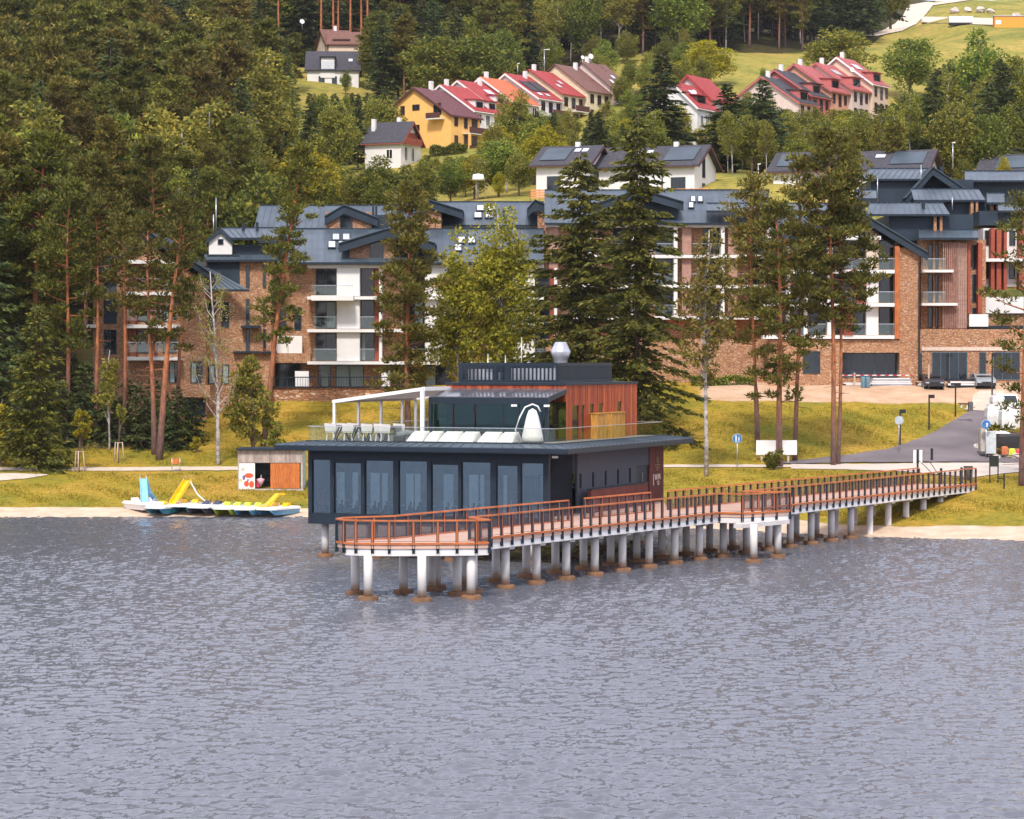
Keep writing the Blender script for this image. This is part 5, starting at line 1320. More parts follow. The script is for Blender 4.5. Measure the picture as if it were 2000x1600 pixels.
# street lamps on the hill
def hill_lamp(px, py0, py1, d, label, arm=1):
    a, c = P(px, py1, d), P(px, py0, d); t = thing('street_lamp', label, 'street lamp', a, 'street lamps on the hillside')
    mb = MB(); mb.tube([a, c], [.08, .05], 6); mb.build('pole', galv, t)
    mb = MB(); mb.hexa([(c.x - .1, c.y - .1, c.z), (c.x + arm * 1.0, c.y - .1, c.z + .05), (c.x + arm * 1.0, c.y + .1, c.z + .05), (c.x - .1, c.y + .1, c.z), (c.x - .1, c.y - .1, c.z + .1), (c.x + arm * 1.0, c.y - .1, c.z + .2), (c.x + arm * 1.0, c.y + .1, c.z + .2), (c.x - .1, c.y + .1, c.z + .1)]); mb.build('lamp_head', white_paint, t)
hill_lamp(1063, 98, 150, 468, 'street lamp standing above the red roofed row'); hill_lamp(946, 318, 360, 350, 'street lamp above the shrubs right of the white cottage')
hill_lamp(1011, 125, 150, 468, 'short lamp post behind the orange roof', .4); hill_lamp(1481, 322, 375, 330, 'thin pale lamp post between the spruce and the right hand white house', .3); hill_lamp(1861, 280, 330, 336, 'thin pale lamp post above the hotel roofs on the right', .3)
p = P(930, 392, 340); t = thing('garden_parasol', 'white parasol canopy on a thin pole among the shrubs', 'parasol', p)
mb = MB(); mb.tube([p, P(930, 350, 340)], .06, 6); mb.build('pole', galv, t); mb = MB(); q = P(934, 352, 340); mb.lathe(tuple(q), [(.9, 0), (.8, .25), (.7, .75), (.1, .85)], 10); mb.build('canopy', white_paint, t)
# top of the meadow
t = thing('site_cabin', 'orange site cabin on the meadow at the top right corner', 'cabin', T(1970, 640))
c = T(1970, 640); mb = MB(); mb.box(c.x - 3.8, c.x + 3.8, c.y, c.y + 2.5, c.z, c.z + 2.8); mb.build('body', hb_m, t); mb = MB(); mb.box(c.x - 3.5, c.x - 2.2, c.y - .04, c.y, c.z + .8, c.z + 1.8); mb.build('panel', white_paint, t)
mb = MB(); mb.box(c.x - 4.0, c.x + 4.0, c.y - .2, c.y + 2.7, c.z + 2.802, c.z + 2.95); mb.build('roof', galv, t)
c = T(1875, 648); t = thing('trailer', 'white trailer parked on the meadow at the top edge', 'trailer', c)
mb = MB(); mb.box(c.x - 3, c.x + 3, c.y, c.y + 2.2, c.z + .8, c.z + 2.4); mb.build('body', white_paint, t); mb = MB(); mb.box(c.x - 2.8, c.x + 2.8, c.y + .1, c.y + 2.1, c.z + .3, c.z + .79); mb.build('chassis', black, t)
for s in (-1.6, 1.8): mb = MB(); mb.tube([(c.x + s, c.y - .05, c.z + .4), (c.x + s, c.y + .2, c.z + .4)], .4, 10); mb.build('wheel', black, t)
# ================================================================== TREES
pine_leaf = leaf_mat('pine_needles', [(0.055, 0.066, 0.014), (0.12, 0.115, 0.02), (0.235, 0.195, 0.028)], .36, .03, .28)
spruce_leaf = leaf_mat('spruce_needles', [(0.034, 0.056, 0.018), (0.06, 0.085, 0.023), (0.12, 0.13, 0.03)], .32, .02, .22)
spruce_key = leaf_mat('spruce_needles_sunny', [(0.034, 0.050, 0.009), (0.09, 0.098, 0.016), (0.24, 0.21, 0.026)], .1, .01, .25)  # yellowish highlights of the lit needles put into the colours
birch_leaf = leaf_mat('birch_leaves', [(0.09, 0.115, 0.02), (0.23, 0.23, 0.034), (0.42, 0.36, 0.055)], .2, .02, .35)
birch_near = leaf_mat('birch_leaves_yellow', [(0.12, 0.14, 0.015), (0.30, 0.285, 0.026), (0.54, 0.45, 0.045)], .05, .01, .38)  # brighter yellow green leaves of the near birches
broad_leaf = leaf_mat('broad_leaves', [(0.045, 0.078, 0.016), (0.15, 0.175, 0.026), (0.35, 0.315, 0.04)], .3, .03, .3)
lime_leaf = leaf_mat('bright_leaves', [(0.15, 0.145, 0.012), (0.34, 0.29, 0.018), (0.54, 0.44, 0.03)], .12, .01, .35)
def bark_mat(name, lo, hi, z0, z1):
    m, n, l, b = nodes_of(name)
    tc = n.new('ShaderNodeTexCoord'); s = n.new('ShaderNodeSeparateXYZ'); l.new(tc.outputs['Object'], s.inputs[0])
    mp = n.new('ShaderNodeMapping'); mp.inputs['Scale'].default_value = (6, 6, 1.5); l.new(tc.outputs['Object'], mp.inputs[0])
    no = n.new('ShaderNodeTexNoise'); no.inputs['Scale'].default_value = 1.2; no.inputs['Detail'].default_value = 5; l.new(mp.outputs[0], no.inputs['Vector'])
    mr = n.new('ShaderNodeMapRange'); mr.inputs[1].default_value, mr.inputs[2].default_value = z0, z1; l.new(s.outputs['Z'], mr.inputs[0])
    m1 = n.new('ShaderNodeMixRGB'); m1.inputs[1].default_value = (*lo, 1); m1.inputs[2].default_value = (*hi, 1); l.new(mr.outputs[0], m1.inputs[0])
    m2 = n.new('ShaderNodeMixRGB'); m2.blend_type = 'MULTIPLY'; m2.inputs[0].default_value = 1
    r = n.new('ShaderNodeValToRGB'); r.color_ramp.elements[0].position = .3; r.color_ramp.elements[0].color = (.45, .42, .42, 1); r.color_ramp.elements[1].position = .65; r.color_ramp.elements[1].color = (1.15, 1.1, 1.1, 1)
    l.new(no.outputs['Fac'], r.inputs[0]); l.new(m1.outputs[0], m2.inputs[1]); l.new(r.outputs[0], m2.inputs[2]); l.new(m2.outputs[0], b.inputs['Base Color'])
    b.inputs['Roughness'].default_value = .9
    return m
pine_bark = bark_mat('pine_bark', (0.16, 0.095, 0.085), (0.42, 0.155, 0.06), 2, 9)
spruce_bark = bark_mat('spruce_bark', (0.10, 0.07, 0.06), (0.13, 0.085, 0.065), 2, 9)
birch_bark = mat('birch_bark', (0.62, 0.56, 0.52), .8, .1, 1.2, c2=(0.10, 0.08, 0.08), stretch=(2, 2, 2.2))
twig_bark = bark_mat('twig_bark', (0.14, 0.10, 0.08), (0.2, 0.14, 0.1), 2, 9)
def unit(v): return v / np.maximum(np.linalg.norm(v, axis=1, keepdims=True), 1e-6)
def gen_bare(h, seed, lean):
    rng = np.random.default_rng(seed); ax = axis_fn(h, lean, rng, .3); lv, tk = Leaves(), MB()
    zs = np.linspace(-.6, h * .96, 9); tk.tube([ax(z) for z in zs], [.19 * (1 - .9 * max(0, z) / h) + .015 for z in zs], 8)
    for i in range(26):
        z = h * (.22 + .66 * (i + rng.random()) / 26); a = rng.random() * 6.28; L = (1.2 + 3.6 * (1 - z / h)) * rng.uniform(.7, 1.2)
        s = ax(z); o = np.array([math.cos(a), math.sin(a) * .8, 0]); e = s + o * L * .55 + np.array([0, 0, L * .95]); m = s + o * L * .36 + np.array([0, 0, L * .35])
        tk.tube([s, m, e], [.055 * (1.1 - z / h) + .02, .03, .012], 5, False)
        for j in range(5):
            f = rng.uniform(.25, 1); p = m + (e - m) * f; q = p + rng.normal(size=3) * np.array([.5, .5, .3]) + np.array([0, 0, -.15])
            tk.tube([p, q], [.014, .006], 3, False)
            k = 16; c = p + (q - p) * rng.random((k, 1)) + rng.normal(size=(k, 3)) * .14; lv.add(c, rng.normal(size=(k, 3)) + np.array([0, 0, -.6]), rng.uniform(.1, .2, k), .1)
    return tk, lv.mesh('crown', rng)
class Leaves:
    def __init__(s): s.c, s.d, s.L, s.w = [], [], [], []
    def add(s, c, d, L, w):
        s.c.append(c); s.d.append(unit(d)); s.L.append(np.broadcast_to(L, len(c))); s.w.append(np.broadcast_to(w, len(c)))
    def mesh(s, name, rng):
        c, d, L, w = np.concatenate(s.c), np.concatenate(s.d), np.concatenate(s.L), np.concatenate(s.w)
        p = unit(np.cross(d, rng.normal(size=d.shape)))
        v = np.stack([c - p * w[:, None] / 2, c + p * w[:, None] / 2, c + d * L[:, None]], 1).reshape(-1, 3)
        return fast_mesh(name, v, np.arange(len(v)).reshape(-1, 3))
def ball(rng, n):
    v = unit(rng.normal(size=(n, 3))); return v * rng.random((n, 1)) ** (1 / 2.5)
def axis_fn(h, lean, rng, wob=.25):
    ph = rng.random(2) * 6
    def f(z):
        t = z / h
        return np.array([lean[0] * t + wob * math.sin(ph[0] + t * 5) * t, lean[1] * t + wob * math.sin(ph[1] + t * 4) * t, z])
    return f
def gen_pine(h, rad, z0, nb, seed, lean=(0, 0), card=.42, per=42, tr=None, dead=6, flat=.42, fork=False, wob=.25):
    rng = np.random.default_rng(seed); ax = axis_fn(h, lean, rng, wob); lv, tk = Leaves(), MB(); tr = tr or h * .0105
    per = int(per * 1.35); zs = np.linspace(-.8, h * .985, 9)
    tk.tube([ax(z) for z in zs], [tr * (1.15 if z < 0 else 1) * (1 - .86 * max(0, z) / h) + .02 for z in zs], 8)
    for i in range(nb):
        t = (i + rng.random()) / nb; z = z0 + (h - z0) * t ** .92
        prof = math.sqrt(max(.03, 1 - t ** 2.2)) * (.6 + .4 * min(1, t * 3.5))
        L = rad * prof * rng.uniform(.55, 1.12); a = i * 2.39996 + rng.normal() * .4
        el = math.radians(rng.uniform(-8, 22) + 38 * t); s = ax(z)
        dr = np.array([math.cos(a) * math.cos(el), math.sin(a) * math.cos(el), math.sin(el)])
        e = s + dr * L; m = (s + e) / 2 + np.array([0, 0, -.06 * L])
        tk.tube([s, m, e], [.025 + .011 * L, .02 + .006 * L, .012], 4, False)
        k = max(2, int(L / .75))
        for j in range(k):
            f = .42 + .62 * (j + rng.random() * .7) / k
            c = s + (e - s) * f + rng.normal(size=3) * np.array([.28, .28, .1]) * (1 + .3 * L / rad)
            r = rng.uniform(.45, .85) * (.75 + .1 * rad)
            q = ball(rng, per); d = q * np.array([1, 1, .5]) + np.array([0, 0, .55]) + rng.normal(size=q.shape) * .35
            lv.add(c + q * np.array([r, r, r * flat]), d, rng.uniform(.7, 1.2, per) * card, card * .5)
    q = ball(rng, per * 2); lv.add(ax(h * .97) + q * np.array([.6, .6, .8]), q + np.array([0, 0, .9]), card, card * .34)
    for i in range(dead):
        z = z0 * rng.uniform(.45, 1.0); a = rng.random() * 6.28; s = ax(z); L = rng.uniform(.6, 2.0)
        tk.tube([s, s + np.array([math.cos(a) * L, math.sin(a) * L, rng.uniform(-.3, .3)])], [.035, .012], 4, False)
    return tk, lv.mesh('crown', rng)
def gen_spruce(h, rad, z0, seed, card=.5, dens=1.0, droop=.32, power=.9, step=.55, irr=.25, tr=None, lean=(0, 0)):
    rng = np.random.default_rng(seed); ax = axis_fn(h, lean, rng, .1); lv, tk = Leaves(), MB(); tr = tr or h * .011
    zs = np.linspace(-.8, h, 7); tk.tube([ax(z) for z in zs], [tr * (1 - .95 * max(0, z) / h) + .01 for z in zs], 8)
    z = z0
    while z < h - .15:
        t = (z - z0) / (h - z0); n_ = int(5 + 3 * (1 - t))
        ring = rad * (1 - t) ** power + .12
        for i in range(n_):
            a = rng.random() * 6.28; L = ring * rng.uniform(1 - irr * 1.6, 1 + irr); s = ax(z + rng.uniform(-.2, .2))
            dr = np.array([math.cos(a), math.sin(a), 0]); sd = np.array([-dr[1], dr[0], 0])
            def pt(f): return s + dr * L * f + np.array([0, 0, .12 * L * f * (1 - t) * 0 + .25 * t * L * f - droop * L * f ** 1.3 + .10 * L * f ** 3])
            if L > .8: tk.tube([s, pt(.5), pt(.95)], [.03 + .006 * L, .02, .008], 3, False)
            k = max(5, int(L * 9 * dens))
            f = rng.random(k) ** .75 * 1.02
            c = np.array([pt(x) for x in f]); wd = (.10 + .30 * (1 - f)) * min(L, 2.2)
            off = rng.normal(size=k) * wd * .55
            c = c + sd * off[:, None] + np.stack([np.zeros(k), np.zeros(k), rng.normal(size=k) * .06 - .25 * np.abs(off)], 1)
            d = dr * .8 + sd * np.sign(off)[:, None] * .55 + np.stack([np.zeros(k), np.zeros(k), rng.uniform(-.75, .12, k)], 1)
            lv.add(c, d, rng.uniform(.7, 1.25, k) * card * (.6 + .4 * min(1, L / 2)), card * .5)
        z += step * (1 - .45 * t) * rng.uniform(.8, 1.2)
    return tk, lv.mesh('crown', rng)
def gen_broad(h, rad, z0, seed, nc=46, per=95, card=.34, clump=(.8, 1.45), shape=1.0, droopy=0.0, tr=None, lean=(0, 0), sparse=0.0, limbs=9, inner=.45):
    rng = np.random.default_rng(seed); ax = axis_fn(h, lean, rng, .3); lv, tk = Leaves(), MB(); tr = tr or h * .016
    zs = np.linspace(-.6, h * .9, 7); tk.tube([ax(z) for z in zs], [tr * (1 - .88 * max(0, z) / h) + .015 for z in zs], 8)
    zc = (z0 + h) / 2; hz_ = (h - z0) / 2
    for i in range(nc):
        q = unit(rng.normal(size=(1, 3)))[0] * rng.uniform(inner, 1.0)
        zz = q[2]
        wr = rad * (1 - .35 * shape * max(0, zz)) * (1 if zz > -.5 else 1.0)
        c = ax(max(.5, zc + zz * hz_ * .88)) + np.array([q[0] * wr * .86, q[1] * wr * .86, 0])
        r = rng.uniform(*clump) * (rad / 4) ** .35
        if i < limbs * 3 and i % 2 == 0:
            s = ax(max(z0 * .8, c[2] - rng.uniform(1.5, 3.0))); tk.tube([s, (s + c) / 2 + np.array([0, 0, .3]), c], [.02 + .006 * h, .03, .012], 4, False)
        k = int(per * rng.uniform(.7, 1.2) * (1 - sparse)); p = unit(rng.normal(size=(k, 3))) * rng.uniform(.55, 1.0, (k, 1))
        d = p * .8 + rng.normal(size=p.shape) * .5 + np.array([0, 0, .25 - droopy])
        p = p * np.array([r, r, r * (.75 + .7 * droopy)])
        lv.add(c + p, d, rng.uniform(.7, 1.3, k) * card, card * .75)
    return tk, lv.mesh('crown', rng)
def tree(name, label, group, loc, gen, bark, leaf, scale=1.0, rz=0.0, cat='tree'):
    tk, cm_ = gen
    t = thing(name, label, cat, loc, group)
    tm = tk.mesh('trunk'); link('trunk', tm, bark, t); link('crown', cm_, leaf, t)
    t.scale = (scale,) * 3; t.rotation_euler[2] = rz
    return t
RNG = random.Random(11)
# ---- prototypes for the woods (20 m tall)
WOOD = {'pine_tree': [(gen_pine(20, 3.5 + .25 * k, 8.0 - k * .7, 46, 100 + k, lean=(.4 * (k % 3 - 1), .2), card=.6, per=30), pine_bark, pine_leaf) for k in range(5)],
        'spruce_tree': [(gen_spruce(20, 3.4 + .3 * k, 1.5 + k, 200 + k, card=.75, dens=.9, step=.65, power=.75), spruce_bark, spruce_leaf) for k in range(4)],
        'birch_tree': [(gen_broad(20, 3.0 + .3 * k, 6, 300 + k, nc=52, per=62, card=.42, clump=(.7, 1.3), droopy=.35, tr=.17, lean=(.8 * (k - 1), 0)), birch_bark, birch_leaf) for k in range(3)],
        'broadleaf_tree': [(gen_broad(20, 6.2, 3, 400 + k, nc=64, per=115, card=.55, clump=(1.3, 2.1)), twig_bark, broad_leaf) for k in range(4)],
        'lime_tree': [(gen_broad(20, 6.4, 2.5, 450 + k, nc=64, per=115, card=.55, clump=(1.3, 2.1)), twig_bark, lime_leaf) for k in range(2)]}
WOOD['fine_pine'] = [(gen_pine(20, 2.9 + .25 * k, 8.6 - k * .9, 46, 150 + k, lean=(.4 * (k % 3 - 1), .2), card=.36, per=50), pine_bark, pine_leaf) for k in range(4)]
WOOD['fine_spruce'] = [(gen_spruce(20, 2.8 + .3 * k, 1.5 + k, 250 + k, card=.48, dens=1.5, step=.5, power=.75), spruce_bark, spruce_leaf) for k in range(2)]
WOOD['fine_birch'] = [(gen_broad(20, 3.0 + .3 * k, 6, 350 + k, nc=70, per=90, card=.3, clump=(.7, 1.2), droopy=.35, tr=.17, lean=(.8 * (k - .5), 0)), birch_bark, birch_leaf) for k in range(2)]
PROTO = {}
WLAB = {'pine_tree': 'slender pine with a dark olive crown among the woods on the hill', 'spruce_tree': 'dark green conical spruce among the woods on the hill', 'birch_tree': 'pale green birch with a white trunk among the woods on the hill',
        'broadleaf_tree': 'rounded green broadleaf tree among the woods on the hill', 'lime_tree': 'yellow green rounded tree among the woods on the hill'}
for a_, b_ in (('fine_pine', 'pine_tree'), ('fine_spruce', 'spruce_tree'), ('fine_birch', 'birch_tree')): WLAB[a_] = WLAB[b_]
REAL = {'fine_pine': 'pine_tree', 'fine_spruce': 'spruce_tree', 'fine_birch': 'birch_tree'}
WGRP = {k: k.replace('_', ' ') + 's in the woods on the hill' for k in WOOD}
def put(kind, px, d, h, width=1.0, label=None, group=None, dz=-.2, var=None):
    k = RNG.randrange(len(WOOD[kind])) if var is None else var
    loc = T(px, d, dz); s = h / 20
    if (kind, k) not in PROTO:
        t = tree(REAL.get(kind, kind), label or WLAB[kind], group or WGRP[kind], loc, *WOOD[kind][k]); PROTO[(kind, k)] = t
    else:
        t = copy_tree(PROTO[(kind, k)], loc, label=label or WLAB[kind], group=group or WGRP[kind])
    t.scale = (s * width, s * width, s); t.rotation_euler[2] = RNG.random() * 6.28
    return t
ZONES = {}
def scatter(px0, px1, d0, d1, sp, mix, hr, where, skip=lambda px, d: False, limit=None, wd=(.95, 1.3)):
    d = d0
    while d < d1:
        x = hx(px0, d)
        while x < hx(px1, d):
            xx, dd = x + RNG.uniform(-.42, .42) * sp, d + RNG.uniform(-.42, .42) * sp
            px = 1000 + F * xx / dd
            r = RNG.random(); acc = 0
            for kind, w in mix:
                acc += w
                if r < acc: break
            h = RNG.uniform(*hr) * (.85 if kind in ('birch_tree', 'broadleaf_tree', 'lime_tree', 'fine_birch') else 1)
            if limit is not None:
                ly = np.interp(px, *zip(*limit)); h = min(h, hz(ly, dd) - zt(xx, dd))
            if h > 3 and not skip(px, dd):
                put(kind, px, dd, h, RNG.uniform(*wd), WLAB[kind].replace('among the woods on the hill', where), REAL.get(kind, kind).replace('_', ' ') + 's ' + where)
            x += sp
        d += sp
mixL = [('pine_tree', .55), ('spruce_tree', .14), ('birch_tree', .2), ('broadleaf_tree', .11)]
skipL = lambda px, d: (px > 470 and 470 < d < 530) or (540 < px and d < 535) or (px > 500 and d < 345)
scatter(-90, 575, 264, 330, 6.4, [('fine_pine', .6), ('fine_spruce', .12), ('fine_birch', .18), ('broadleaf_tree', .1)], (19, 24), 'in the lower woods behind the left hotel wing', skipL)
scatter(-90, 575, 331, 430, 7.6, mixL, (19, 24), 'in the woods halfway up the left hill', skipL)
scatter(-90, 600, 432, 660, 10.5, [('pine_tree', .5), ('spruce_tree', .24), ('birch_tree', .14), ('broadleaf_tree', .12)], (19, 26), 'in the hazy woods at the top left', skipL, wd=(1.2, 1.6))
scatter(-110, 175, 228, 262, 5.4, [('fine_pine', .75), ('fine_spruce', .25)], (22, 27), 'in the lakeside wood left of the hotel', lambda px, d: (px > 100 and d > 233) or px > 150)
scatter(540, 780, 546, 610, 6.8, [('spruce_tree', 1.0)], (20, 25), 'in the dark wood behind the villas')
scatter(780, 1020, 541, 610, 7.2, [('spruce_tree', .6), ('pine_tree', .4)], (19, 25), 'in the dark wood behind the yellow house', None or (lambda px, d: False))
scatter(765, 1020, 478, 540, 7.5, [('spruce_tree', .3), ('pine_tree', .25), ('broadleaf_tree', .45)], (14, 20), 'above the yellow house and the terraced row', lambda px, d: px > 830 and d < 500)
scatter(1000, 1440, 565, 640, 7.0, [('birch_tree', .38), ('spruce_tree', .34), ('pine_tree', .15), ('broadleaf_tree', .13)], (18, 24), 'in the wood above the meadow', lambda px, d: px > 1330 and d < 600)
scatter(1420, 1760, 618, 690, 7.0, [('birch_tree', .25), ('spruce_tree', .5), ('pine_tree', .15), ('broadleaf_tree', .1)], (19, 25), 'in the dark wood beside the meadow track', lambda px, d: (px > 1590 and d < 640) or (px > 1690 and d < 676))
lim1 = [(560, 300), (600, 290), (690, 330), (722, 334), (820, 330), (822, 300), (938, 298), (942, 212), (1060, 205), (1062, 216), (1250, 212), (1252, 150), (1320, 150), (1325, 292), (1390, 292), (1395, 170), (1500, 170), (1508, 208), (1640, 206), (1700, 214), (1745, 190)]
scatter(560, 1745, 343, 425, 6.2, [('broadleaf_tree', .5), ('birch_tree', .25), ('lime_tree', .1), ('spruce_tree', .15)], (6, 12), 'between the hotel roofs and the hillside houses', lambda px, d: (1055 < px < 1420 and d < 352) or (1500 < px < 1760 and d < 352) or (690 < px < 850 and d > 392), lim1, (1.0, 1.5))
scatter(545, 720, 400, 492, 7.0, [('broadleaf_tree', .35), ('spruce_tree', .3), ('birch_tree', .35)], (9, 15), 'on the slope below the white villa', None or (lambda px, d: px > 585 and d > 480), [(545, 60), (560, 80), (572, 178), (700, 178), (722, 178), (735, 120)])
scatter(1236, 1330, 430, 480, 6.0, [('broadleaf_tree', .7), ('birch_tree', .3)], (5, 9), 'on the grass beside the brown roofed end house')
scatter(1180, 1340, 478, 560, 8.0, [('broadleaf_tree', .7), ('birch_tree', .3)], (6, 10), 'in the scrub above the brown roofed end house')
scatter(1745, 2080, 345, 480, 7.6, [('birch_tree', .35), ('spruce_tree', .35), ('broadleaf_tree', .3)], (12, 17), 'in the grove right of the red row', lambda px, d: px < 1800 and d > 400, [(1745, 200), (1800, 150), (1860, 110), (2080, 110)])
# ---- individual hillside trees: kind, direction, distance, height, width, label
def ht(py_top, px, d): return hz(py_top, d) - T(px, d).z
for kind, px, d, top, w, lb in (
    ('lime_tree', 600, 352, 268, 1.45, 'bright yellow green tree left of the white cottage, above the hotel roof'),
    ('broadleaf_tree', 655, 385, 190, .95, 'big dark olive tree directly left of the white cottage'),
    ('birch_tree', 520, 372, 82, 1.35, 'tall pale green birch at the edge of the left woods below the white villa'),
    ('birch_tree', 60, 282, 150, 1.1, 'light green birch standing out of the pines at the far left, upper one'),
    ('birch_tree', 12, 268, 225, 1.2, 'light green birch cut by the left edge, lower one'),
    ('birch_tree', 300, 300, 168, 1.25, 'light green birch with pale limbs in the middle of the left woods'),
    ('birch_tree', 345, 292, 205, 1.1, 'shorter light green birch beside the one with pale limbs'),
    ('birch_tree', 405, 310, 172, 1.1, 'rounded light green birch above the hotel tower aerial'),
    ('broadleaf_tree', 235, 290, 215, 1.0, 'dark green broadleaf tree left of the pale limbed birch'),
    ('birch_tree', 480, 356, 110, 1.3, 'second tall pale green birch left of the one below the white villa'),
    ('birch_tree', 556, 365, 175, 1.0, 'shorter birch right of the two tall ones below the white villa'),
    ('broadleaf_tree', 735, 345, 300, 1.6, 'light green rounded bush tree below the white cottage'),
    ('broadleaf_tree', 800, 348, 318, 1.5, 'mid green rounded tree below the front gable of the white cottage'),
    ('broadleaf_tree', 880, 350, 305, 1.3, 'dark green rounded tree between the white cottage and the lamp'),
    ('broadleaf_tree', 945, 395, 262, 1.0, 'dark green shrub tree at the foot of the white terraced house'),
    ('lime_tree', 975, 345, 345, .8, 'yellow green tree right of the white garden parasol'),
    ('pine_tree', 578, 486, 66, 1.1, 'small dark pine standing before the left end of the white villa'),
    ('broadleaf_tree', 676, 488, 133, .8, 'dark shrub tree at the right corner of the white villa'),
    ('spruce_tree', 748, 478, 22, 1.15, 'tall dark spruce right of the white villa'),
    ('pine_tree', 790, 476, 30, 1.2, 'tall dark pine above the ridge of the yellow house'),
    ('broadleaf_tree', 850, 468, 62, 1.5, 'round green tree above the yellow house roof, left of two'),
    ('broadleaf_tree', 935, 470, 60, 1.5, 'round green tree above the red roofs, right of two'),
    ('spruce_tree', 1028, 540, -20, 1.35, 'blue green pointed spruce above the red roofed row'),
    ('broadleaf_tree', 1078, 520, 60, .75, 'green tree behind the lamp above the red roofed row'),
    ('birch_tree', 1012, 384, 158, 1.15, 'tall drooping birch before the orange roofed terraced house'),
    ('birch_tree', 985, 392, 172, 1.0, 'drooping birch before the second red roofed white house'),
    ('birch_tree', 1110, 396, 205, .9, 'small birch before the pale yellow terraced house'),
    ('birch_tree', 1034, 372, 215, 1.0, 'smaller birch left of the long white house'),
    ('birch_tree', 1178, 392, 188, .95, 'slim birch before the ochre terraced house'),
    ('broadleaf_tree', 1120, 388, 258, .8, 'low green tree at the foot of the pale yellow terraced house'),
    ('broadleaf_tree', 1225, 520, 130, .8, 'pale green shrub tree right of the tallest brown roof'),
    ('spruce_tree', 1290, 384, 102, 1.75, 'broad dark spruce between the pink end house and the red roofs'),
    ('spruce_tree', 1418, 378, 158, 1.75, 'broad dark spruce right of the red roofs above the long white house'),
    ('spruce_tree', 1488, 376, 150, 1.6, 'dark spruce at the left end of the red roofed row'),
    ('lime_tree', 1382, 522, 74, 1.95, 'large rounded yellow green lime tree at the foot of the meadow'),
    ('broadleaf_tree', 1640, 500, 50, 1.9, 'large round green tree on the meadow behind the red row, left of two'),
    ('broadleaf_tree', 1776, 492, 66, 1.6, 'large round dark green tree on the meadow, right of two'),
    ('broadleaf_tree', 1490, 505, 128, .7, 'small dark round tree at the lower edge of the meadow'),
    ('broadleaf_tree', 1532, 500, 148, .7, 'low bush tree above the grey roofs of the red row'),
    ('broadleaf_tree', 1600, 388, 222, 1.6, 'bright green tree at the foot of the red row, left one'),
    ('broadleaf_tree', 1690, 384, 232, .95, 'dark green tree at the foot of the red row, right one'),
    ('broadleaf_tree', 1915, 420, 52, .95, 'tall rounded dark tree at the right of the meadow'),
    ('birch_tree', 1848, 372, 128, 1.25, 'tall birch with a clear white trunk right of the red row'),
    ('birch_tree', 1795, 366, 165, 1.1, 'leaning birch left of the tall white trunked birch'),
    ('birch_tree', 1973, 368, 92, 1.25, 'tall birch with a straight white trunk near the right edge'),
    ('birch_tree', 1935, 372, 120, 1.0, 'slender birch next to the one near the right edge'),
    ('pine_tree', 1745, 345, 235, 1.1, 'dark pine behind the hotel roofs below the red row'),
    ('lime_tree', 1958, 322, 300, .5, 'small bright green tree above the rear hotel roofs'),
    ('broadleaf_tree', 1880, 322, 300, .6, 'small shrubby tree behind the gable of the rear hotel roofs'),
    ('spruce_tree', 760, 452, 190, .8, 'young dark spruce left of the yellow house'),
    ('spruce_tree', 700, 430, 180, .75, 'small dark spruce between the white villa and the cottage')):
    put(kind, px, d, max(4, ht(top, px, d)), w * 1.0, lb, 'single trees on the hillside')
bare_gen = gen_pine(30, 2.6, 19, 30, 77, card=.6, per=26, tr=.3, dead=14, wob=.1)
bare0 = None
for px, d, top in ((628, 529, -130), (652, 531, -140), (661, 533, -130), (685, 530, -140), (706, 532, -130), (718, 529, -140), (545, 522, -110)):
    h = ht(top, px, d)
    if bare0 is None: bare0 = t = tree('pine_tree', 'tall pine with a long bare trunk rising behind the cream villa', 'bare trunked pines behind the villas', T(px, d, -.2), bare_gen, pine_bark, pine_leaf)
    else: t = copy_tree(bare0, T(px, d, -.2), rz=px)
    t.scale = (1, 1, h / 30)
# hedges
def hedge(px0, px1, d, h, label, leaf=None, w=1.0, per=260):
    rng = np.random.default_rng(int(px0)); lv = Leaves(); a, c = T(px0, d), T(px1, d); L = (c - a).length; k = int(per * L * h)
    f = rng.random(k); p = np.stack([a.x + (c.x - a.x) * f, a.y + rng.uniform(-w, w, k), a.z + (c.z - a.z) * f + rng.random(k) ** .7 * h * (.85 + .15 * np.sin(f * L * 2))], 1)
    lv.add(p, rng.normal(size=p.shape) + np.array([0, -.3, .4]), rng.uniform(.2, .4, k), .2)
    me = lv.mesh('hedge', rng); o = link('hedge', me, leaf or broad_leaf); return tag(o, label, 'hedge')
hedge(1066, 1118, 388, 3.0, 'clipped yellow green hedge below the terraced houses', lime_leaf)
hedge(840, 912, 410, 1.8, 'row of low shrubs in front of the yellow house', broad_leaf)
hedge(1070, 1130, 370, 2.4, 'dark hedge behind the left end of the long white house', broad_leaf)
# ---- near trees with crowns of their own
def near(name, label, px, d, gen, bark, leaf, rz=0.0, group=None, dz=-.1): return tree(name, label, group, T(px, d, dz), gen, bark, leaf, 1, rz)
def H(px, d, top): return ht(top, px, d)
G_ = 'tall pines on the lake shore'
d = 219; near('pine_tree', 'tall twin pine left of the bare birch, right leaning trunk in front', 310, d, gen_pine(H(310, d, 395), 3.0, 9.5, 32, 1, lean=(1.9, 0), per=38, card=.36, tr=.30, dead=10), pine_bark, pine_leaf, group=G_)
d = 222; near('pine_tree', 'tall twin pine left of the bare birch, straight trunk behind', 301, d, gen_pine(H(301, d, 420), 2.8, 9.5, 28, 2, lean=(-.5, 0), per=38, card=.36, tr=.24, dead=10), pine_bark, pine_leaf, group=G_)
d = 226; near('pine_tree', 'slim pine with a red trunk against the left hotel wing', 240, d, gen_pine(H(240, d, 430), 2.5, 11.5, 24, 3, lean=(.4, 0), per=38, card=.36, tr=.2), pine_bark, pine_leaf, group=G_)
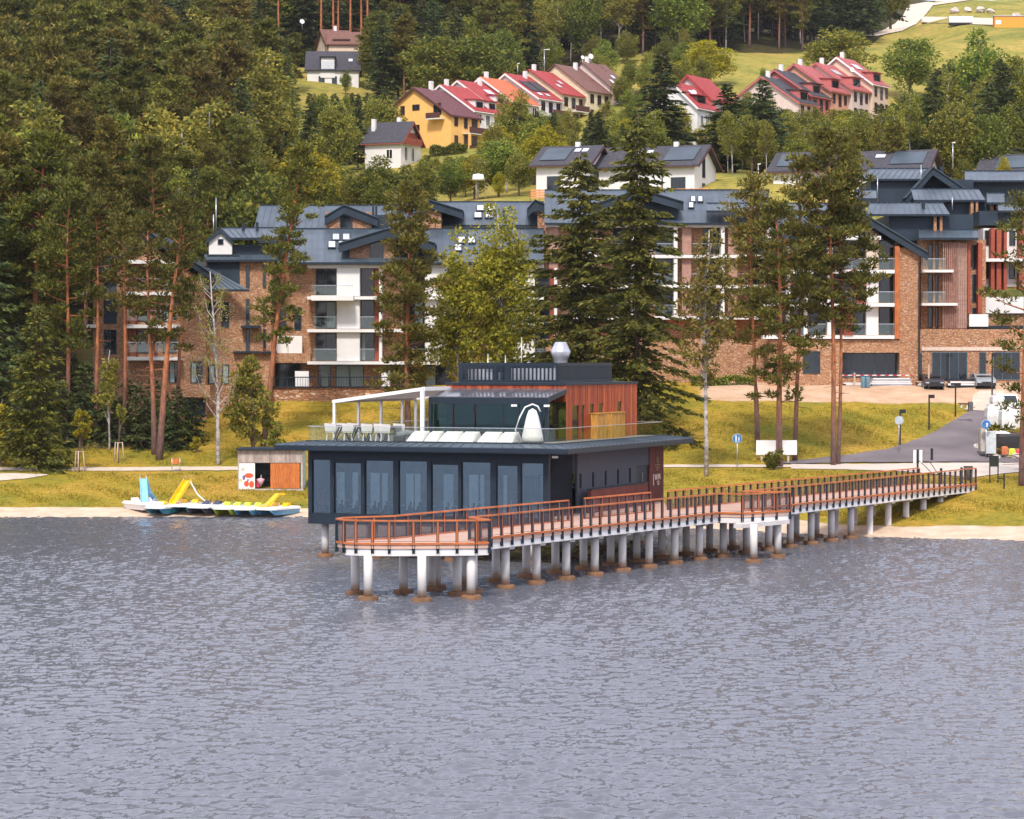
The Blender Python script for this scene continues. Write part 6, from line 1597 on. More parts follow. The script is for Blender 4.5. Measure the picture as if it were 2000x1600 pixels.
d = 228; near('pine_tree', 'pine with a dark slim trunk at the corner of the left hotel wing', 186, d, gen_pine(H(186, d, 380), 2.6, 12.5, 28, 4, lean=(.3, 0), per=40, card=.36, tr=.2), pine_bark, pine_leaf, group=G_)
d = 230; near('pine_tree', 'pine in front of the left hotel wing between the twin pine and the birch', 345, d, gen_pine(H(345, d, 420), 2.6, 12, 26, 5, lean=(.6, 0), per=38, card=.36, tr=.2), pine_bark, pine_leaf, group=G_)
d = 224; near('pine_tree', 'leaning pine with a bare orange trunk before the hotel tower', 515, d, gen_pine(H(515, d, 285), 2.7, 8.8, 52, 6, lean=(3.1, 0), per=46, card=.36, tr=.27, dead=8, wob=.35), pine_bark, pine_leaf, group=G_)
d = 221; near('pine_tree', 'dense brown green pine standing left of the cafe roof terrace', 797, d, gen_pine(H(797, d, 362), 3.9, 4.2, 84, 7, lean=(-.1, 0), per=48, card=.36, tr=.27), pine_bark, pine_leaf, group=G_)
d = 207; near('pine_tree', 'pine with a slim dark trunk at the left of the group above the pier', 1480, d, gen_pine(H(1480, d, 355), 4.0, 8.0, 40, 8, lean=(-.6, 0), per=38, card=.36, tr=.2), pine_bark, pine_leaf, group=G_)
d = 201; near('pine_tree', 'pine with a grey lower trunk, second from left above the pier', 1523, d, gen_pine(H(1523, d, 400), 3.5, 4.8, 38, 9, lean=(-.2, 0), per=46, card=.36, tr=.25), pine_bark, pine_leaf, group=G_)
d = 205; near('pine_tree', 'slim tall pine, third from left above the pier', 1553, d, gen_pine(H(1553, d, 312), 3.4, 9.5, 36, 10, lean=(.5, 0), per=38, card=.36, tr=.18), pine_bark, pine_leaf, group=G_)
d = 203; near('pine_tree', 'tall pine with the brightest orange trunk right of the pier group', 1628, d, gen_pine(H(1628, d, 258), 4.0, 11.0, 60, 11, lean=(-.2, 0), per=46, card=.36, tr=.2), pine_bark, pine_leaf, group=G_)
d = 204; near('pine_tree', 'slimmer second trunk of the bright orange pine pair', 1637, d, gen_pine(H(1637, d, 330), 3.4, 11.0, 44, 12, lean=(.7, 0), per=44, card=.36, tr=.15), pine_bark, pine_leaf, group=G_)
d = 184; near('pine_tree', 'sparse pine cut by the right edge with drooping bare branches', 1999, d, gen_pine(H(1999, d, 385), 3.7, 2.8, 34, 13, lean=(.1, 0), per=34, card=.34, tr=.3, dead=16), pine_bark, pine_leaf, group=G_)
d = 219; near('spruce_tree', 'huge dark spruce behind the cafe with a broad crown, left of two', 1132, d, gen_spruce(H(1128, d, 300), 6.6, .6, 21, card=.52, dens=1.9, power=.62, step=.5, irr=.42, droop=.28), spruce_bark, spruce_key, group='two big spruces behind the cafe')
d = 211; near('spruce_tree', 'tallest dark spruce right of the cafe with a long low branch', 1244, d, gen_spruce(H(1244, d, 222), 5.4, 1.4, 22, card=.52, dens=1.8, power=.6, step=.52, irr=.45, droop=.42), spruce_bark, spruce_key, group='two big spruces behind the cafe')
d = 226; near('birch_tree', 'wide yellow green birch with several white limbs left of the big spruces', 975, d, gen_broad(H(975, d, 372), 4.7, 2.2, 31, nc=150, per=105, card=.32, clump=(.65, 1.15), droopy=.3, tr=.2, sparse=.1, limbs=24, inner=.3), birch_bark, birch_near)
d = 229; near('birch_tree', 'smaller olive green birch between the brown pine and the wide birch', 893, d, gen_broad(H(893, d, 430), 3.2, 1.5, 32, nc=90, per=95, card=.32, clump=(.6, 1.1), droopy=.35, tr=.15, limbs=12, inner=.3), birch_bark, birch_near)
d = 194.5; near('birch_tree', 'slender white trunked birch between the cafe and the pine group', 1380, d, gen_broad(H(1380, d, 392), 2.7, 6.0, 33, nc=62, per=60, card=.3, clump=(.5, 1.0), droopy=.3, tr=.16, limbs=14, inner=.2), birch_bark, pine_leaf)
d = 216; near('birch_tree', 'nearly bare white birch with forked limbs before the hotel tower', 426, d, gen_bare(H(426, d, 512), 34, (-.4, 0)), birch_bark, birch_leaf)
d = 224; near('birch_tree', 'thin young birch with a white stem among the dark conifers', 213, d, gen_broad(H(213, d, 660), 1.5, 2.6, 35, nc=26, per=40, card=.28, clump=(.4, .8), droopy=.4, tr=.08, limbs=8, inner=.2), birch_bark, birch_leaf)
d = 218; near('broadleaf_tree', 'leafy green tree at the foot of the leaning pine', 493, d, gen_broad(H(493, d, 688), 2.6, .3, 36, nc=46, per=90, card=.3, clump=(.6, 1.0), shape=1.6), twig_bark, lime_leaf if False else broad_leaf)
d = 214; near('broadleaf_tree', 'dense dark bushy conifer at the left edge beside the path', 70, d, gen_spruce(H(70, d, 592), 2.9, -.1, 37, card=.45, dens=1.6, power=.6, step=.36, irr=.3, droop=.15), spruce_bark, spruce_key)
d = 216; near('broadleaf_tree', 'bright yellow green shrub cut by the left edge', 0, d, gen_broad(H(0, d, 762), 1.7, .1, 38, nc=36, per=90, card=.28, clump=(.5, .9)), twig_bark, lime_leaf)
kd = 0
for px, d, top, r in ((345, 224, 752, 1.6), (375, 226, 770, 1.5), (322, 226, 768, 1.5), (275, 225, 745, 1.9), (250, 228, 735, 1.8), (230, 226, 772, 1.4), (300, 229, 735, 1.8), (205, 228, 740, 1.7), (165, 228, 700, 2.0), (140, 230, 690, 2.0), (120, 226, 740, 1.8)):
    near('spruce_tree', 'young dense dark spruce in the thicket behind the path', px, d, gen_spruce(H(px, d, top), r, -.2, 50 + kd, card=.45, dens=1.3, power=.65, step=.4), spruce_bark, spruce_leaf, group='young spruces in the thicket'); kd += 1
d = 222; near('shrub', 'small bright green shrub between the dark spruces and the bare birch', 384, d, gen_broad(1.6, .5, .1, 61, nc=14, per=40, card=.2, clump=(.2, .35)), twig_bark, lime_leaf)
d = 199; near('shrub', 'dark leafy shrub behind the pier between the pine trunks', 1513, d, gen_broad(H(1513, d, 874), .95, .0, 62, nc=26, per=60, card=.2, clump=(.3, .5)), twig_bark, broad_leaf)
d = 213; near('broadleaf_tree', 'small green tree top just above the cafe eave on the left', 536, d, gen_broad(H(536, d, 812), .9, 1.0, 63, nc=20, per=60, card=.22, clump=(.3, .55)), twig_bark, broad_leaf)
for px, d, h, lb in ((640, 221, .9, 'low dark shrub in the grass seen through the left of the pergola'), (715, 222, .8, 'low dark shrub in the grass seen through the middle of the pergola'), (770, 223, .9, 'low dark shrub beside the brown pine behind the pergola')):
    near('shrub', lb, px, d, gen_broad(h, 1.1, 0, int(px), nc=16, per=45, card=.2, clump=(.25, .4)), twig_bark, broad_leaf)
# saplings tied to timber tripods
stake_m = mat('stake_timber', (0.55, 0.42, 0.33), .8, .1, 4)
def sapling(px, d, top, lb, r, leaf, nc, z0):
    h = H(px, d, top); t = near('sapling', lb, px, d, gen_broad(h, r, z0, int(px) + 5, nc=nc, per=60, card=.22, clump=(.22, .42), shape=2.2, tr=.045, limbs=6), twig_bark, leaf)
    b_ = T(px, d); s = thing('tree_stake', lb.replace('sapling', 'frame of stakes around the sapling'), 'tree stake', b_, 'tree stake frames')
    for k in range(3):
        a = 2.1 * k + .5; mb = MB(); mb.tube([b_ + Vector((math.cos(a) * .5, math.sin(a) * .5, -.1)), b_ + Vector((math.cos(a) * .34, math.sin(a) * .34, 1.75))], .045, 6); mb.build('stake', stake_m, s)
    mb = MB(); q = [b_ + Vector((math.cos(2.1 * k + .5) * .34, math.sin(2.1 * k + .5) * .34, 1.7)) for k in range(3)]
    for k in range(3): mb.bar(q[k], q[(k + 1) % 3], .05, .07)
    mb.build('tie', stake_m, s)
sapling(154, 213.2, 780, 'yellow green sapling beside the path', .95, lime_leaf, 24, 2.2)
sapling(231, 217.5, 772, 'thin nearly leafless sapling behind the path', .6, birch_leaf, 12, 2.4)
# ================================================================== SMALL THINGS
# ---- boat hire hut
p = T(530, 203); hut = thing('boat_hire_hut', 'weathered timber boat hire hut with posters and an orange plank shutter', 'hut', p)
grey_pl = island_mat('weathered_planks', [(0.30, 0.24, 0.22), (0.42, 0.35, 0.32), (0.36, 0.29, 0.27), (0.50, 0.42, 0.38)], .85)
or_pl = island_mat('orange_planks', [(0.46, 0.13, 0.035), (0.58, 0.18, 0.045), (0.52, 0.15, 0.04)], .7)
dh = 202.5
def hutx(px): return hx(px, dh)
z0, zt_ = p.z, hz(880, dh)
def hut_planks(name, m, a, c, y0, y1, d0, d1, w=.145):
    mb = MB(); x = hutx(a)
    while x < hutx(c) - .02: mb.box(x, min(x + w, hutx(c)), d0, d1, hz(y1, dh), hz(y0, dh)); x += w + .01
    return mb.build(name, m, hut)
hut_planks('plank_wall', grey_pl, 464, 591, 880, 904, dh, dh + .03)
hpart(hut, 'back_wall', MATS['weathered_slats'], 464, 591, 882, 956, dh + 3.2, dh + 3.25)
for a, c in ((464, 467), (587, 591)): hpart(hut, 'corner_post', MATS['weathered_slats'], a, c, 904, 958, dh - .02, dh + .1)
mb = MB(); mb.box(hutx(587), hutx(591), dh + .11, dh + 3.2, z0, hz(882, dh)); mb.build('side_wall', mat('pale_blue_panel', (0.45, 0.62, 0.66), .6), hut)
mb = MB(); mb.box(hutx(464), hutx(467), dh + .11, dh + 3.2, z0, hz(882, dh)); mb.build('side_wall', MATS['weathered_slats'], hut)
hpart(hut, 'roof', steel, 461, 595, 876, 879.8, dh - .3, dh + 3.5)
hpart(hut, 'sill', MATS['weathered_slats'], 463, 592, 955, 959.5, dh - .05, dh + .3)
hut_planks('sliding_shutter', or_pl, 528, 585, 905, 954, dh - .06, dh - .03)
for k in range(3): hpart(hut, 'shelf', steel, 498, 527, 914 + k * 12, 915.5 + k * 12, dh + 1.2, dh + 1.6)
hpart(hut, 'inner_wall', black, 495, 530, 905, 955, dh + 1.7, dh + 1.75)
po_ = hpart(hut, 'poster', white_paint, 467, 497.5, 905, 955, dh - .06, dh - .03)
def blob(pts, m, nm):
    mb = MB(); mb.add([Vector((hutx(a), dh - .062, hz(b_, dh))) for a, b_ in pts], [tuple(range(len(pts)))]); mb.build(nm, m, po_)
pr = mat('print_red', (0.70, 0.09, 0.03), .6); pb = mat('print_blue', (0.16, 0.12, 0.35), .6); py_ = mat('print_yellow', (0.75, 0.45, 0.10), .6); pk_ = mat('print_skin', (0.72, 0.45, 0.35), .6)
def ell(cx, cy, rx, ry, n_=10): return [(cx + rx * math.cos(6.283 * k / n_), cy + ry * math.sin(6.283 * k / n_)) for k in range(n_)]
blob(ell(486, 929, 9, 5), pr, 'print'); blob(ell(481, 945, 5, 6), pr, 'print'); blob(ell(491, 946, 5, 7), pr, 'print'); blob(ell(476, 933, 3, 5), pb, 'print'); blob(ell(470, 938, 3, 2.4), py_, 'print'); blob(ell(474, 917, 4, 3.4), pk_, 'print'); blob(ell(484, 938, 1.6, 3), pb, 'print')
pks = mat('pink_canvas', (0.72, 0.42, 0.50), .8)
c = P(509, 951, dh + .6); t = thing('parasol', 'folded pink parasol leaning inside the hut opening', 'parasol', c)
mb = MB(); mb.lathe(tuple(c), [(.05, .05), (.22, .3), (.34, .62), (.05, .7)], 9); mb.build('canopy', pks, t); mb = MB(); mb.tube([c, c + Vector((.05, 0, .95))], .02, 6); mb.build('pole', white_paint, t)
c = P(502, 952, dh + .5); mb = MB(); mb.hexa([(c.x - .2, c.y, c.z), (c.x + .2, c.y, c.z), (c.x + .2, c.y + .3, c.z), (c.x - .2, c.y + .3, c.z), (c.x - .1, c.y + .05, c.z + .5), (c.x + .1, c.y + .05, c.z + .5), (c.x + .1, c.y + .25, c.z + .55), (c.x - .1, c.y + .25, c.z + .55)])
mb.alone('bag', mat('crimson_cloth', (0.55, 0.03, 0.08), .8), 'crimson bag on the floor of the hut beside the poster', 'bag')
# ---- pedal boats on the beach
bw = mat('boat_white', (0.80, 0.79, 0.78), .35, .04, 2)
hullc = {'teal': mat('teal_hull', (0.03, 0.22, 0.33), .4), 'navy': mat('navy_hull', (0.04, 0.05, 0.09), .4), 'lime': mat('lime_hull', (0.48, 0.60, 0.04), .4), 'blue': mat('sky_blue_slide', (0.22, 0.52, 0.78), .35), 'yellow': mat('yellow_slide', (0.82, 0.46, 0.01), .35), 'white': bw, 'sky': mat('light_blue_hull', (0.14, 0.38, 0.58), .4)}
GB = 'pedal boats drawn up on the beach'
def pedalo(px, py, w, L, hull, label, slide=None, seat='yellow', ang=0.0):
    base = G(px, py, 150); base.z = max(base.z, 0.0) + .06
    t = thing('pedal_boat', label, 'pedal boat', base, GB); t.rotation_euler[2] = R(ang)
    def loc(x, y, z): return base + Vector((x, y, z))
    for s in (-1, 1):
        mb = MB(); x0 = s * w * .33
        sec = [(-L / 2, .05, .30, .42), (-L / 2 + .5, .20, 0, .42), (L / 2 - .5, .22, 0, .40), (L / 2, .14, .12, .40)]
        vs_ = []
        for y, hw, zb, zt2 in sec: vs_ += [loc(x0 - hw * .6, y, zb), loc(x0 + hw * .6, y, zb), loc(x0 + hw, y, zt2), loc(x0 - hw, y, zt2)]
        fs_ = [(i * 4 + k, i * 4 + (k + 1) % 4, i * 4 + 4 + (k + 1) % 4, i * 4 + 4 + k) for i in range(3) for k in range(4)] + [(0, 1, 2, 3)[::-1], (12, 13, 14, 15)]
        mb.add(vs_, fs_); mb.build('hull', hullc[hull], t)
    mb = MB()
    def ring(z, k): return [loc(-w / 2 * k, -L / 2 + .25, z + .0), loc(-w * .3 * k, -L / 2 - .1, z), loc(w * .3 * k, -L / 2 - .1, z), loc(w / 2 * k, -L / 2 + .25, z), loc(w / 2 * k, L / 2 - .2, z), loc(-w / 2 * k, L / 2 - .2, z)]
    mb.prism(ring(.40, 1.0), (0, 0, .12)); mb.prism(ring(.521, .9), (0, 0, .07)); mb.build('deck', bw, t)
    for s in (-1, 1):
        mb = MB(); mb.hexa([loc(s * w * .24 - .24, .1, .592), loc(s * w * .24 + .24, .1, .592), loc(s * w * .24 + .24, .6, .592), loc(s * w * .24 - .24, .6, .592), loc(s * w * .24 - .22, .45, .86), loc(s * w * .24 + .22, .45, .86), loc(s * w * .24 + .24, .75, .84), loc(s * w * .24 - .24, .75, .84)])
        mb.build('seat', hullc[seat], t)
        mb = MB(); mb.tube([loc(s * w * .24, -.6, .59), loc(s * w * .24, -.62, .8), loc(s * w * .24 + .18, -.62, .82)], .025, 6); mb.build('pedal', galv, t)
    mb = MB(); mb.tube([loc(-.2, -L / 2 + .1, .59), loc(-.2, -L / 2 - .02, .8), loc(.2, -L / 2 - .02, .8), loc(.2, -L / 2 + .1, .59)], .02, 6); mb.build('handle', galv, t)
    if slide:
        top = loc(-.05, .5, 2.35)
        mb = MB(); x = .30
        a0, a1 = loc(-.62, -1.25, .60), loc(-.02, .15, 2.25)
        mb.bar(a0, a1, .52, .06); 
        for s in (-1, 1): mb.bar(a0 + Vector((s * .27, 0, .09)), a1 + Vector((s * .27, 0, .09)), .05, .2)
        mb.build('slide', hullc[slide], t)
        mb = MB(); q0, q1 = loc(.12, .2, 2.22), loc(1.25, .75, .62); qm = (q0 + q1) / 2 + Vector((-.1, 0, -.16)); mb.bar(q0, qm, .5, .08); mb.bar(qm, q1, .5, .08); mb.build('ladder', bw if slide == 'yellow' else hullc['sky'], t)
        for s in (-.22, .28):
            mb = MB(); mb.tube([loc(s - .05, .2, 2.0), loc(s - .05, .22, 2.62), loc(s, .5, 2.55)], .022, 6); mb.build('grab_rail', galv, t)
pedalo(282, 997, 2.1, 3.6, 'white', 'white pedal boat with a light blue slide at the left end of the row', slide='blue', seat='white', ang=35)
pedalo(322, 1004, 1.7, 3.4, 'teal', 'white pedal boat with a teal hull and yellow seats between the two slide boats', seat='yellow', ang=-22)
pedalo(366, 1001, 1.9, 3.5, 'teal', 'white pedal boat with a bright yellow slide and teal hull', slide='yellow', seat='yellow', ang=-15)
pedalo(408, 1003, 2.0, 3.6, 'navy', 'white pedal boat with a dark navy hull right of the yellow slide', seat='navy', ang=-28)
pedalo(450, 1006, 1.75, 3.4, 'lime', 'white pedal boat with lime green hulls in the middle of the row', seat='lime', ang=-16)
pedalo(490, 1007, 1.75, 3.4, 'sky', 'white pedal boat with a light blue hull second from the right end', seat='lime', ang=-16)
t_lb = 'white pedal boat with a light blue hull and short yellow slide at the right end'
pedalo(541, 1007, 2.1, 3.6, 'sky', t_lb, seat='yellow', ang=-30)
b_ = G(541, 1007, 150); own = [o for o in col.objects if o.get('label') == t_lb][0]; b_ = ROOTLOC[own.name]
mb = MB()
for a, c, w_ in (((-.5, -1.5, .55), (-.35, -.7, .75), .6), ((-.35, -.7, .75), (.0, .1, 1.5), .6), ((.0, .1, 1.5), (.25, .5, 1.5), .6)): mb.bar(b_ + Vector(a), b_ + Vector(c), w_, .12)
mb.build('slide', hullc['yellow'], own)
# ---- bench and easel frame on the lawn
p = T(343, 213); t = thing('litter_basket', 'small orange litter box on a pale wire frame by the lakeside path', 'litter box', p)
for s in (-.33, .33): mb = MB(); mb.tube([p + Vector((s, 0, -.05)), p + Vector((s, 0, 1.15))], .03, 6); mb.build('leg', galv, t)
mb = MB(); mb.bar(p + Vector((-.33, 0, .45)), p + Vector((.33, 0, .45)), .03, .03); mb.bar(p + Vector((-.33, 0, .05)), p + Vector((.33, 0, .05)), .03, .03); mb.build('cross_bar', galv, t)
mb = MB(); mb.box(p.x - .29, p.x + .29, p.y - .15, p.y + .15, p.z + .62, p.z + 1.08); mb.build('box', or_pl, t)
# ---- road signs
blue_s = mat('sign_blue', (0.03, 0.16, 0.42), .4); white_s = mat('sign_white', (0.8, 0.8, 0.8), .4); red_s = mat('sign_red', (0.6, 0.03, 0.06), .4); grey_s = mat('sign_back', (0.40, 0.45, 0.52), .5)
def disc(c, r, m, nm, root, y=-.03, th=.02):
    mb = MB(); n_ = 20; mb.prism([c + Vector((math.cos(6.2832 * k / n_) * r, y, math.sin(6.2832 * k / n_) * r)) for k in range(n_)], (0, th, 0)); return mb.build(nm, m, root)
def round_sign(px, py_c, py_b, d, face, label, figs):
    b0 = T(px, d); c = P(px, py_c, d); t = thing('road_sign', label, 'sign', b0)
    mb = MB(); mb.tube([b0 - Vector((0, 0, .2)), c + Vector((0, 0, .3))], .03, 6); mb.build('pole', galv, t)
    f = disc(c, .36, face, 'sign_face', t, -.06)
    if figs:
        disc(c, .38, white_s, 'rim', t, -.035)
        for fx, fz, w_, h_ in figs:
            mb = MB(); mb.box(c.x + fx - w_ / 2, c.x + fx + w_ / 2, c.y - .066, c.y - .061, c.z + fz - h_ / 2, c.z + fz + h_ / 2); mb.build('pictogram', white_s, f)
    return t, c
round_sign(1440, 857, 910, 199, blue_s, 'round blue sign with white walking figures on a pole right of the slender birch', [(-.1, .0, .09, .34), (-.1, .22, .08, .08), (.12, -.04, .08, .22), (.12, .12, .07, .07), (0, -.25, .34, .04)])
round_sign(1756, 821, 890, 209, grey_s, 'back of a round grey road sign behind the lowest dark lamp post', [])
t, c = round_sign(1926, 829, 890, 206, blue_s, 'round blue sign with a red and white arrow at the stacked white boards', [(.06, -.05, .12, .3)])
mb = MB(); mb.bar(c + Vector((-.2, -.07, .2)), c + Vector((.22, -.07, -.2)), .01, .07, up=(0, 1, 0)); mb.build('red_bar', red_s, t)
# ---- dark lamp posts along the road
def lamp(px, pt_, pb, d, label, arm):
    b0 = T(px, d); top = Vector((b0.x, d, hz(pt_, d))); t = thing('street_lamp', label, 'street lamp', b0, 'dark lamp posts along the road')
    mb = MB(); mb.box(b0.x - .06, b0.x + .06, d - .06, d + .06, b0.z - .2, top.z); mb.build('post', black, t)
    mb = MB(); mb.box(b0.x + .061 if arm > 0 else b0.x - .45, b0.x + .45 if arm > 0 else b0.x - .061, d - .14, d + .14, top.z - .30, top.z - .0); h_ = mb.build('lamp_head', black, t)
    if arm > 1: mb = MB(); mb.box(b0.x - .4, b0.x - .061, d - .14, d + .14, top.z - .2, top.z); mb.build('lamp_head', black, t)
lamp(1758.5, 800, 870, G(1758.5, 870).y, 'dark lamp post nearest the pier, in front of the grey sign', 1)
lamp(1815, 771, 841, G(1815, 841).y, 'middle one of the three dark lamp posts climbing the road', 1)
lamp(1866.5, 748, 815, G(1866.5, 815).y, 'uppermost dark lamp post with a double head', 2)
lamp(1938, 690, 790, 228, 'slim dark lamp post standing before the hotel entrance at the right', 1)
b0 = G(1820, 901); mb = MB(); mb.lathe(tuple(b0), [(.13, -.05), (.11, 0), (.10, .85), (.12, .9), (.12, 1.0), (.05, 1.05)], 10); mb.alone('bollard', black, 'short black bollard on the asphalt beside the white panels', 'bollard')
p = W(1893, 908, ZD); b0 = T(1793, 193.5); t = thing('info_sign', 'pair of narrow white panels on a dark post at the pier end', 'sign', b0)
for a in (-.34, .12): mb = MB(); mb.box(b0.x + a, b0.x + a + .22, b0.y - .05, b0.y, hz(905, 193.5), hz(879, 193.5)); mb.build('panel', white_s, t)
mb = MB(); mb.box(b0.x - .07, b0.x + .07, b0.y + .001, b0.y + .08, b0.z - .1, hz(878, 193.5)); mb.build('post', black, t)
q = T(1806, 193); mb = MB(); mb.tube([q + Vector((-.4, 0, 1.1)), q + Vector((.2, 0, .55)), q + Vector((.75, -.4, -.1))], .03, 6); mb.tube([q + Vector((-.4, .6, 1.1)), q + Vector((.5, .6, 1.0)), q + Vector((1.2, .2, -.1))], .03, 6); mb.alone('handrail', black, 'thin black bent handrail sloping down behind the white panels', 'handrail')
# litter bin on the pier
c = W(1891, 938, ZD); t = thing('litter_bin', 'round grey litter bin at the shore end of the pier railing', 'bin', c)
mb = MB(); mb.lathe(tuple(c), [(.30, .0), (.34, .9), (.33, .98)], 14); mb.build('body', mat('bin_grey', (0.10, 0.10, 0.10), .6), t); mb = MB(); mb.lathe(tuple(c + Vector((0, 0, .99))), [(.36, 0), (.36, .05)], 14); mb.build('rim', MATS['brown_joinery'], t)
for px in (1838, 1878): q = W(px, 946 if px < 1850 else 944, ZD); mb = MB(); mb.box(q.x - .08, q.x + .08, q.y - .08, q.y + .08, q.z, q.z + 1.15); mb.alone('gate_post', steel, 'square dark post inside the pier railing, ' + ('left of two' if px < 1850 else 'beside the litter bin'), 'post')
b0 = T(1942, 186.5); t = thing('info_board', 'dark information board on two legs near the right edge', 'information board', b0)
for s in (-.3, .3): mb = MB(); mb.box(b0.x + s - .04, b0.x + s + .04, b0.y - .04, b0.y + .04, b0.z - .2, b0.z + 2.0); mb.build('leg', black, t)
mb = MB(); mb.box(b0.x - .34, b0.x + .34, b0.y - .1, b0.y - .045, b0.z + 1.2, b0.z + 2.0); mb.build('board', mat('board_green', (0.02, 0.03, 0.02), .5), t)
b0 = T(1962, 183); mb = MB(); mb.box(b0.x - .05, b0.x + .05, b0.y - .05, b0.y + .05, b0.z - .2, b0.z + 1.1); mb.box(b0.x - .4, b0.x - .051, b0.y - .02, b0.y + .02, b0.z + .7, b0.z + .78); mb.alone('post', black, 'short dark timber post on the bank below the pine at the right edge', 'post')
# white hoarding and banner board
d_ = 203.5; b0 = T(1515, d_); t = thing('billboard', 'blank white hoarding on posts behind the pine trunks', 'hoarding', b0)
hpart(t, 'panel', white_paint, 1477, 1557, 860, 888.5, d_, d_ + .08)
for px in (1486, 1538): hpart(t, 'post', MATS['stake_timber'] if 'stake_timber' in MATS else stake_m, px, px + 4, 862, 914, d_ + .09, d_ + .2)
# ---- builder's yard before the hotel
YB = 'building materials stacked before the hotel'
def stack(px0, px1, py0, py1, d, n_, label, m1, m2):
    d = G((px0 + px1) / 2, py1, 190).y
    b0 = P((px0 + px1) / 2, py1, d); t = thing('board_stack', label, 'stack of boards', b0, YB); rg = random.Random(int(px0))
    x0, x1, zb, zz = hx(px0, d), hx(px1, d), hz(py1, d), hz(py0, d); k_ = (zz - zb) / n_
    for k in range(n_):
        o0, o1 = rg.uniform(0, .35), rg.uniform(0, .35); mb = MB(); mb.box(x0 + o0, x1 - o1, d - rg.uniform(0, .2), d + 1.4, zb + k * k_, zb + (k + .8) * k_); mb.build('board', m1 if k % 3 else m2, t)
sheet = mat('white_sheeting', (0.74, 0.73, 0.74), .5, .06, 2); tim = mat('pale_planks', (0.50, 0.36, 0.28), .8)
stack(1700, 1784, 738, 753, 232.5, 5, 'wide stack of white boards between the orange pine and the stone pier', sheet, galv)
stack(1648, 1702, 747, 755, 232, 3, 'low pile of boards and planks directly right of the orange pine trunk', sheet, tim)
stack(1789, 1846, 744, 756, 232, 4, 'stack of white boards with a timber layer right of the stone pier', sheet, tim)
stack(1850, 1920, 740, 757, 232, 4, 'tall white stack of panels behind the upper lamp post', sheet, steel)
for px, y0, y1, lb in ((1669, 728, 756, 'pale stake in the soil beside the low pile of boards'), (1814, 712, 760, 'tall pale orange stake in front of the stacked boards')):
    b0 = G(px, y1, 190); mb = MB(); mb.box(b0.x - .07, b0.x + .07, b0.y, b0.y + .12, b0.z - .2, hz(y0, b0.y)); mb.alone('stake', tim, lb, 'stake')
tb = mat('tarp_blue', (0.12, 0.22, 0.30), .6)
for px, lb in ((1686, 'left blue grey drum before the dark shopfront'), (1695, 'right blue grey drum before the dark shopfront')):
    b0 = T(px, 236.6); mb = MB(); mb.lathe(tuple(b0), [(.2, 0), (.22, .1), (.2, .5), (.22, .9), (.18, 1.0)], 10); mb.alone('drum', tb, lb, 'drum')
tp_ = thing('barrier_tape', 'red and white barrier tape strung before the dark shopfront', 'barrier tape', P(1700, 733, 234.5))
for k in range(18): hpart(tp_, 'tape_strip', red_s if k % 2 else white_s, 1640 + k * 8, 1648 + k * 8, 732.2, 733.8, 234.5, 234.52)
# wood chips and rocks by the road
rock_m = mat('pale_rock', (0.52, 0.45, 0.40), .9, .25, 2, .4)
def rock(px, py, r, label, seed, grp):
    b0 = G(px, py, 150); rg = np.random.default_rng(seed); mb = MB(); n1, n2 = 7, 5; vs_ = []
    for i in range(n2 + 1):
        for k in range(n1):
            th = math.pi * i / n2; q = np.array([math.sin(th) * math.cos(6.283 * k / n1), math.sin(th) * math.sin(6.283 * k / n1), math.cos(th) * .7]) * r * rg.uniform(.75, 1.2)
            vs_.append(b0 + Vector(q) + Vector((0, 0, r * .4)))
    mb.add(vs_, [(i * n1 + k, i * n1 + (k + 1) % n1, (i + 1) * n1 + (k + 1) % n1, (i + 1) * n1 + k) for i in range(n2) for k in range(n1)])
    mb.alone('rock', rock_m, label, 'rock', grp)
for i, (px, py, r) in enumerate(((1908, 876, .34), (1916, 884, .3), (1926, 888, .36), (1936, 893, .3), (1946, 897, .32), (1972, 894, .45), (1984, 896, .4), (1890, 803, .3), (1897, 800, .34))): rock(px, py, r, 'pale boulder edging the bend of the asphalt road', i, 'boulders along the road')
for i, (px, py, r) in enumerate(((1165, 1034, .5), (1180, 1036, .4), (1195, 1037, .45), (1210, 1038, .38), (1222, 1036, .4), (1240, 1034, .35), (1150, 1036, .4), (1262, 1036, .3))): rock(px, py, r, 'dark shore stone under the pier behind the cafe', 20 + i, 'stones on the shore under the pier')
for i, (px, py, r) in enumerate(((1865, 26, 1.6), (1890, 24, 1.3), (1915, 25, 1.5), (1935, 26, 1.2), (1985, 36, 1.3))): rock(px, py, r, 'pale mound of earth beside the meadow track', 40 + i, 'earth mounds on the meadow')
# white big bags and stacked boards by the road
bagm = mat('bag_cloth', (0.66, 0.66, 0.66), .8, .1, 3, .4)
def block(px0, px1, py0, py1, d, dep, m, nm, label, cat, grp=None, sk=.12):
    x0, x1, z0_, z1_ = hx(px0, d), hx(px1, d), hz(py1, d), hz(py0, d); mb = MB(); k = (x1 - x0) * sk
    xs = np.linspace(0, 1, 5); 
    ring = lambda z, s: [(x0 + s, d + s, z), (x1 - s, d + s * .5, z), (x1 - s * .6, d + dep - s, z), (x0 + s * .5, d + dep - s, z)]
    vs_ = [*ring(z0_, 0), *ring(z0_ * .6 + z1_ * .4, -k * .3), *ring(z0_ * .2 + z1_ * .8, 0), *ring(z1_, k)]
    mb.add(vs_, [(i * 4 + q, i * 4 + (q + 1) % 4, i * 4 + 4 + (q + 1) % 4, i * 4 + 4 + q) for i in range(3) for q in range(4)] + [(12, 13, 14, 15), (3, 2, 1, 0)])
    return mb.alone(nm, m, label, cat, grp)
block(1926, 1946, 843, 886, 206.5, 1.4, mat('grey_sheet', (0.48, 0.52, 0.54), .6), 'panel_crate', 'upright pale grey crate beside the round arrow sign', 'crate', sk=.02)
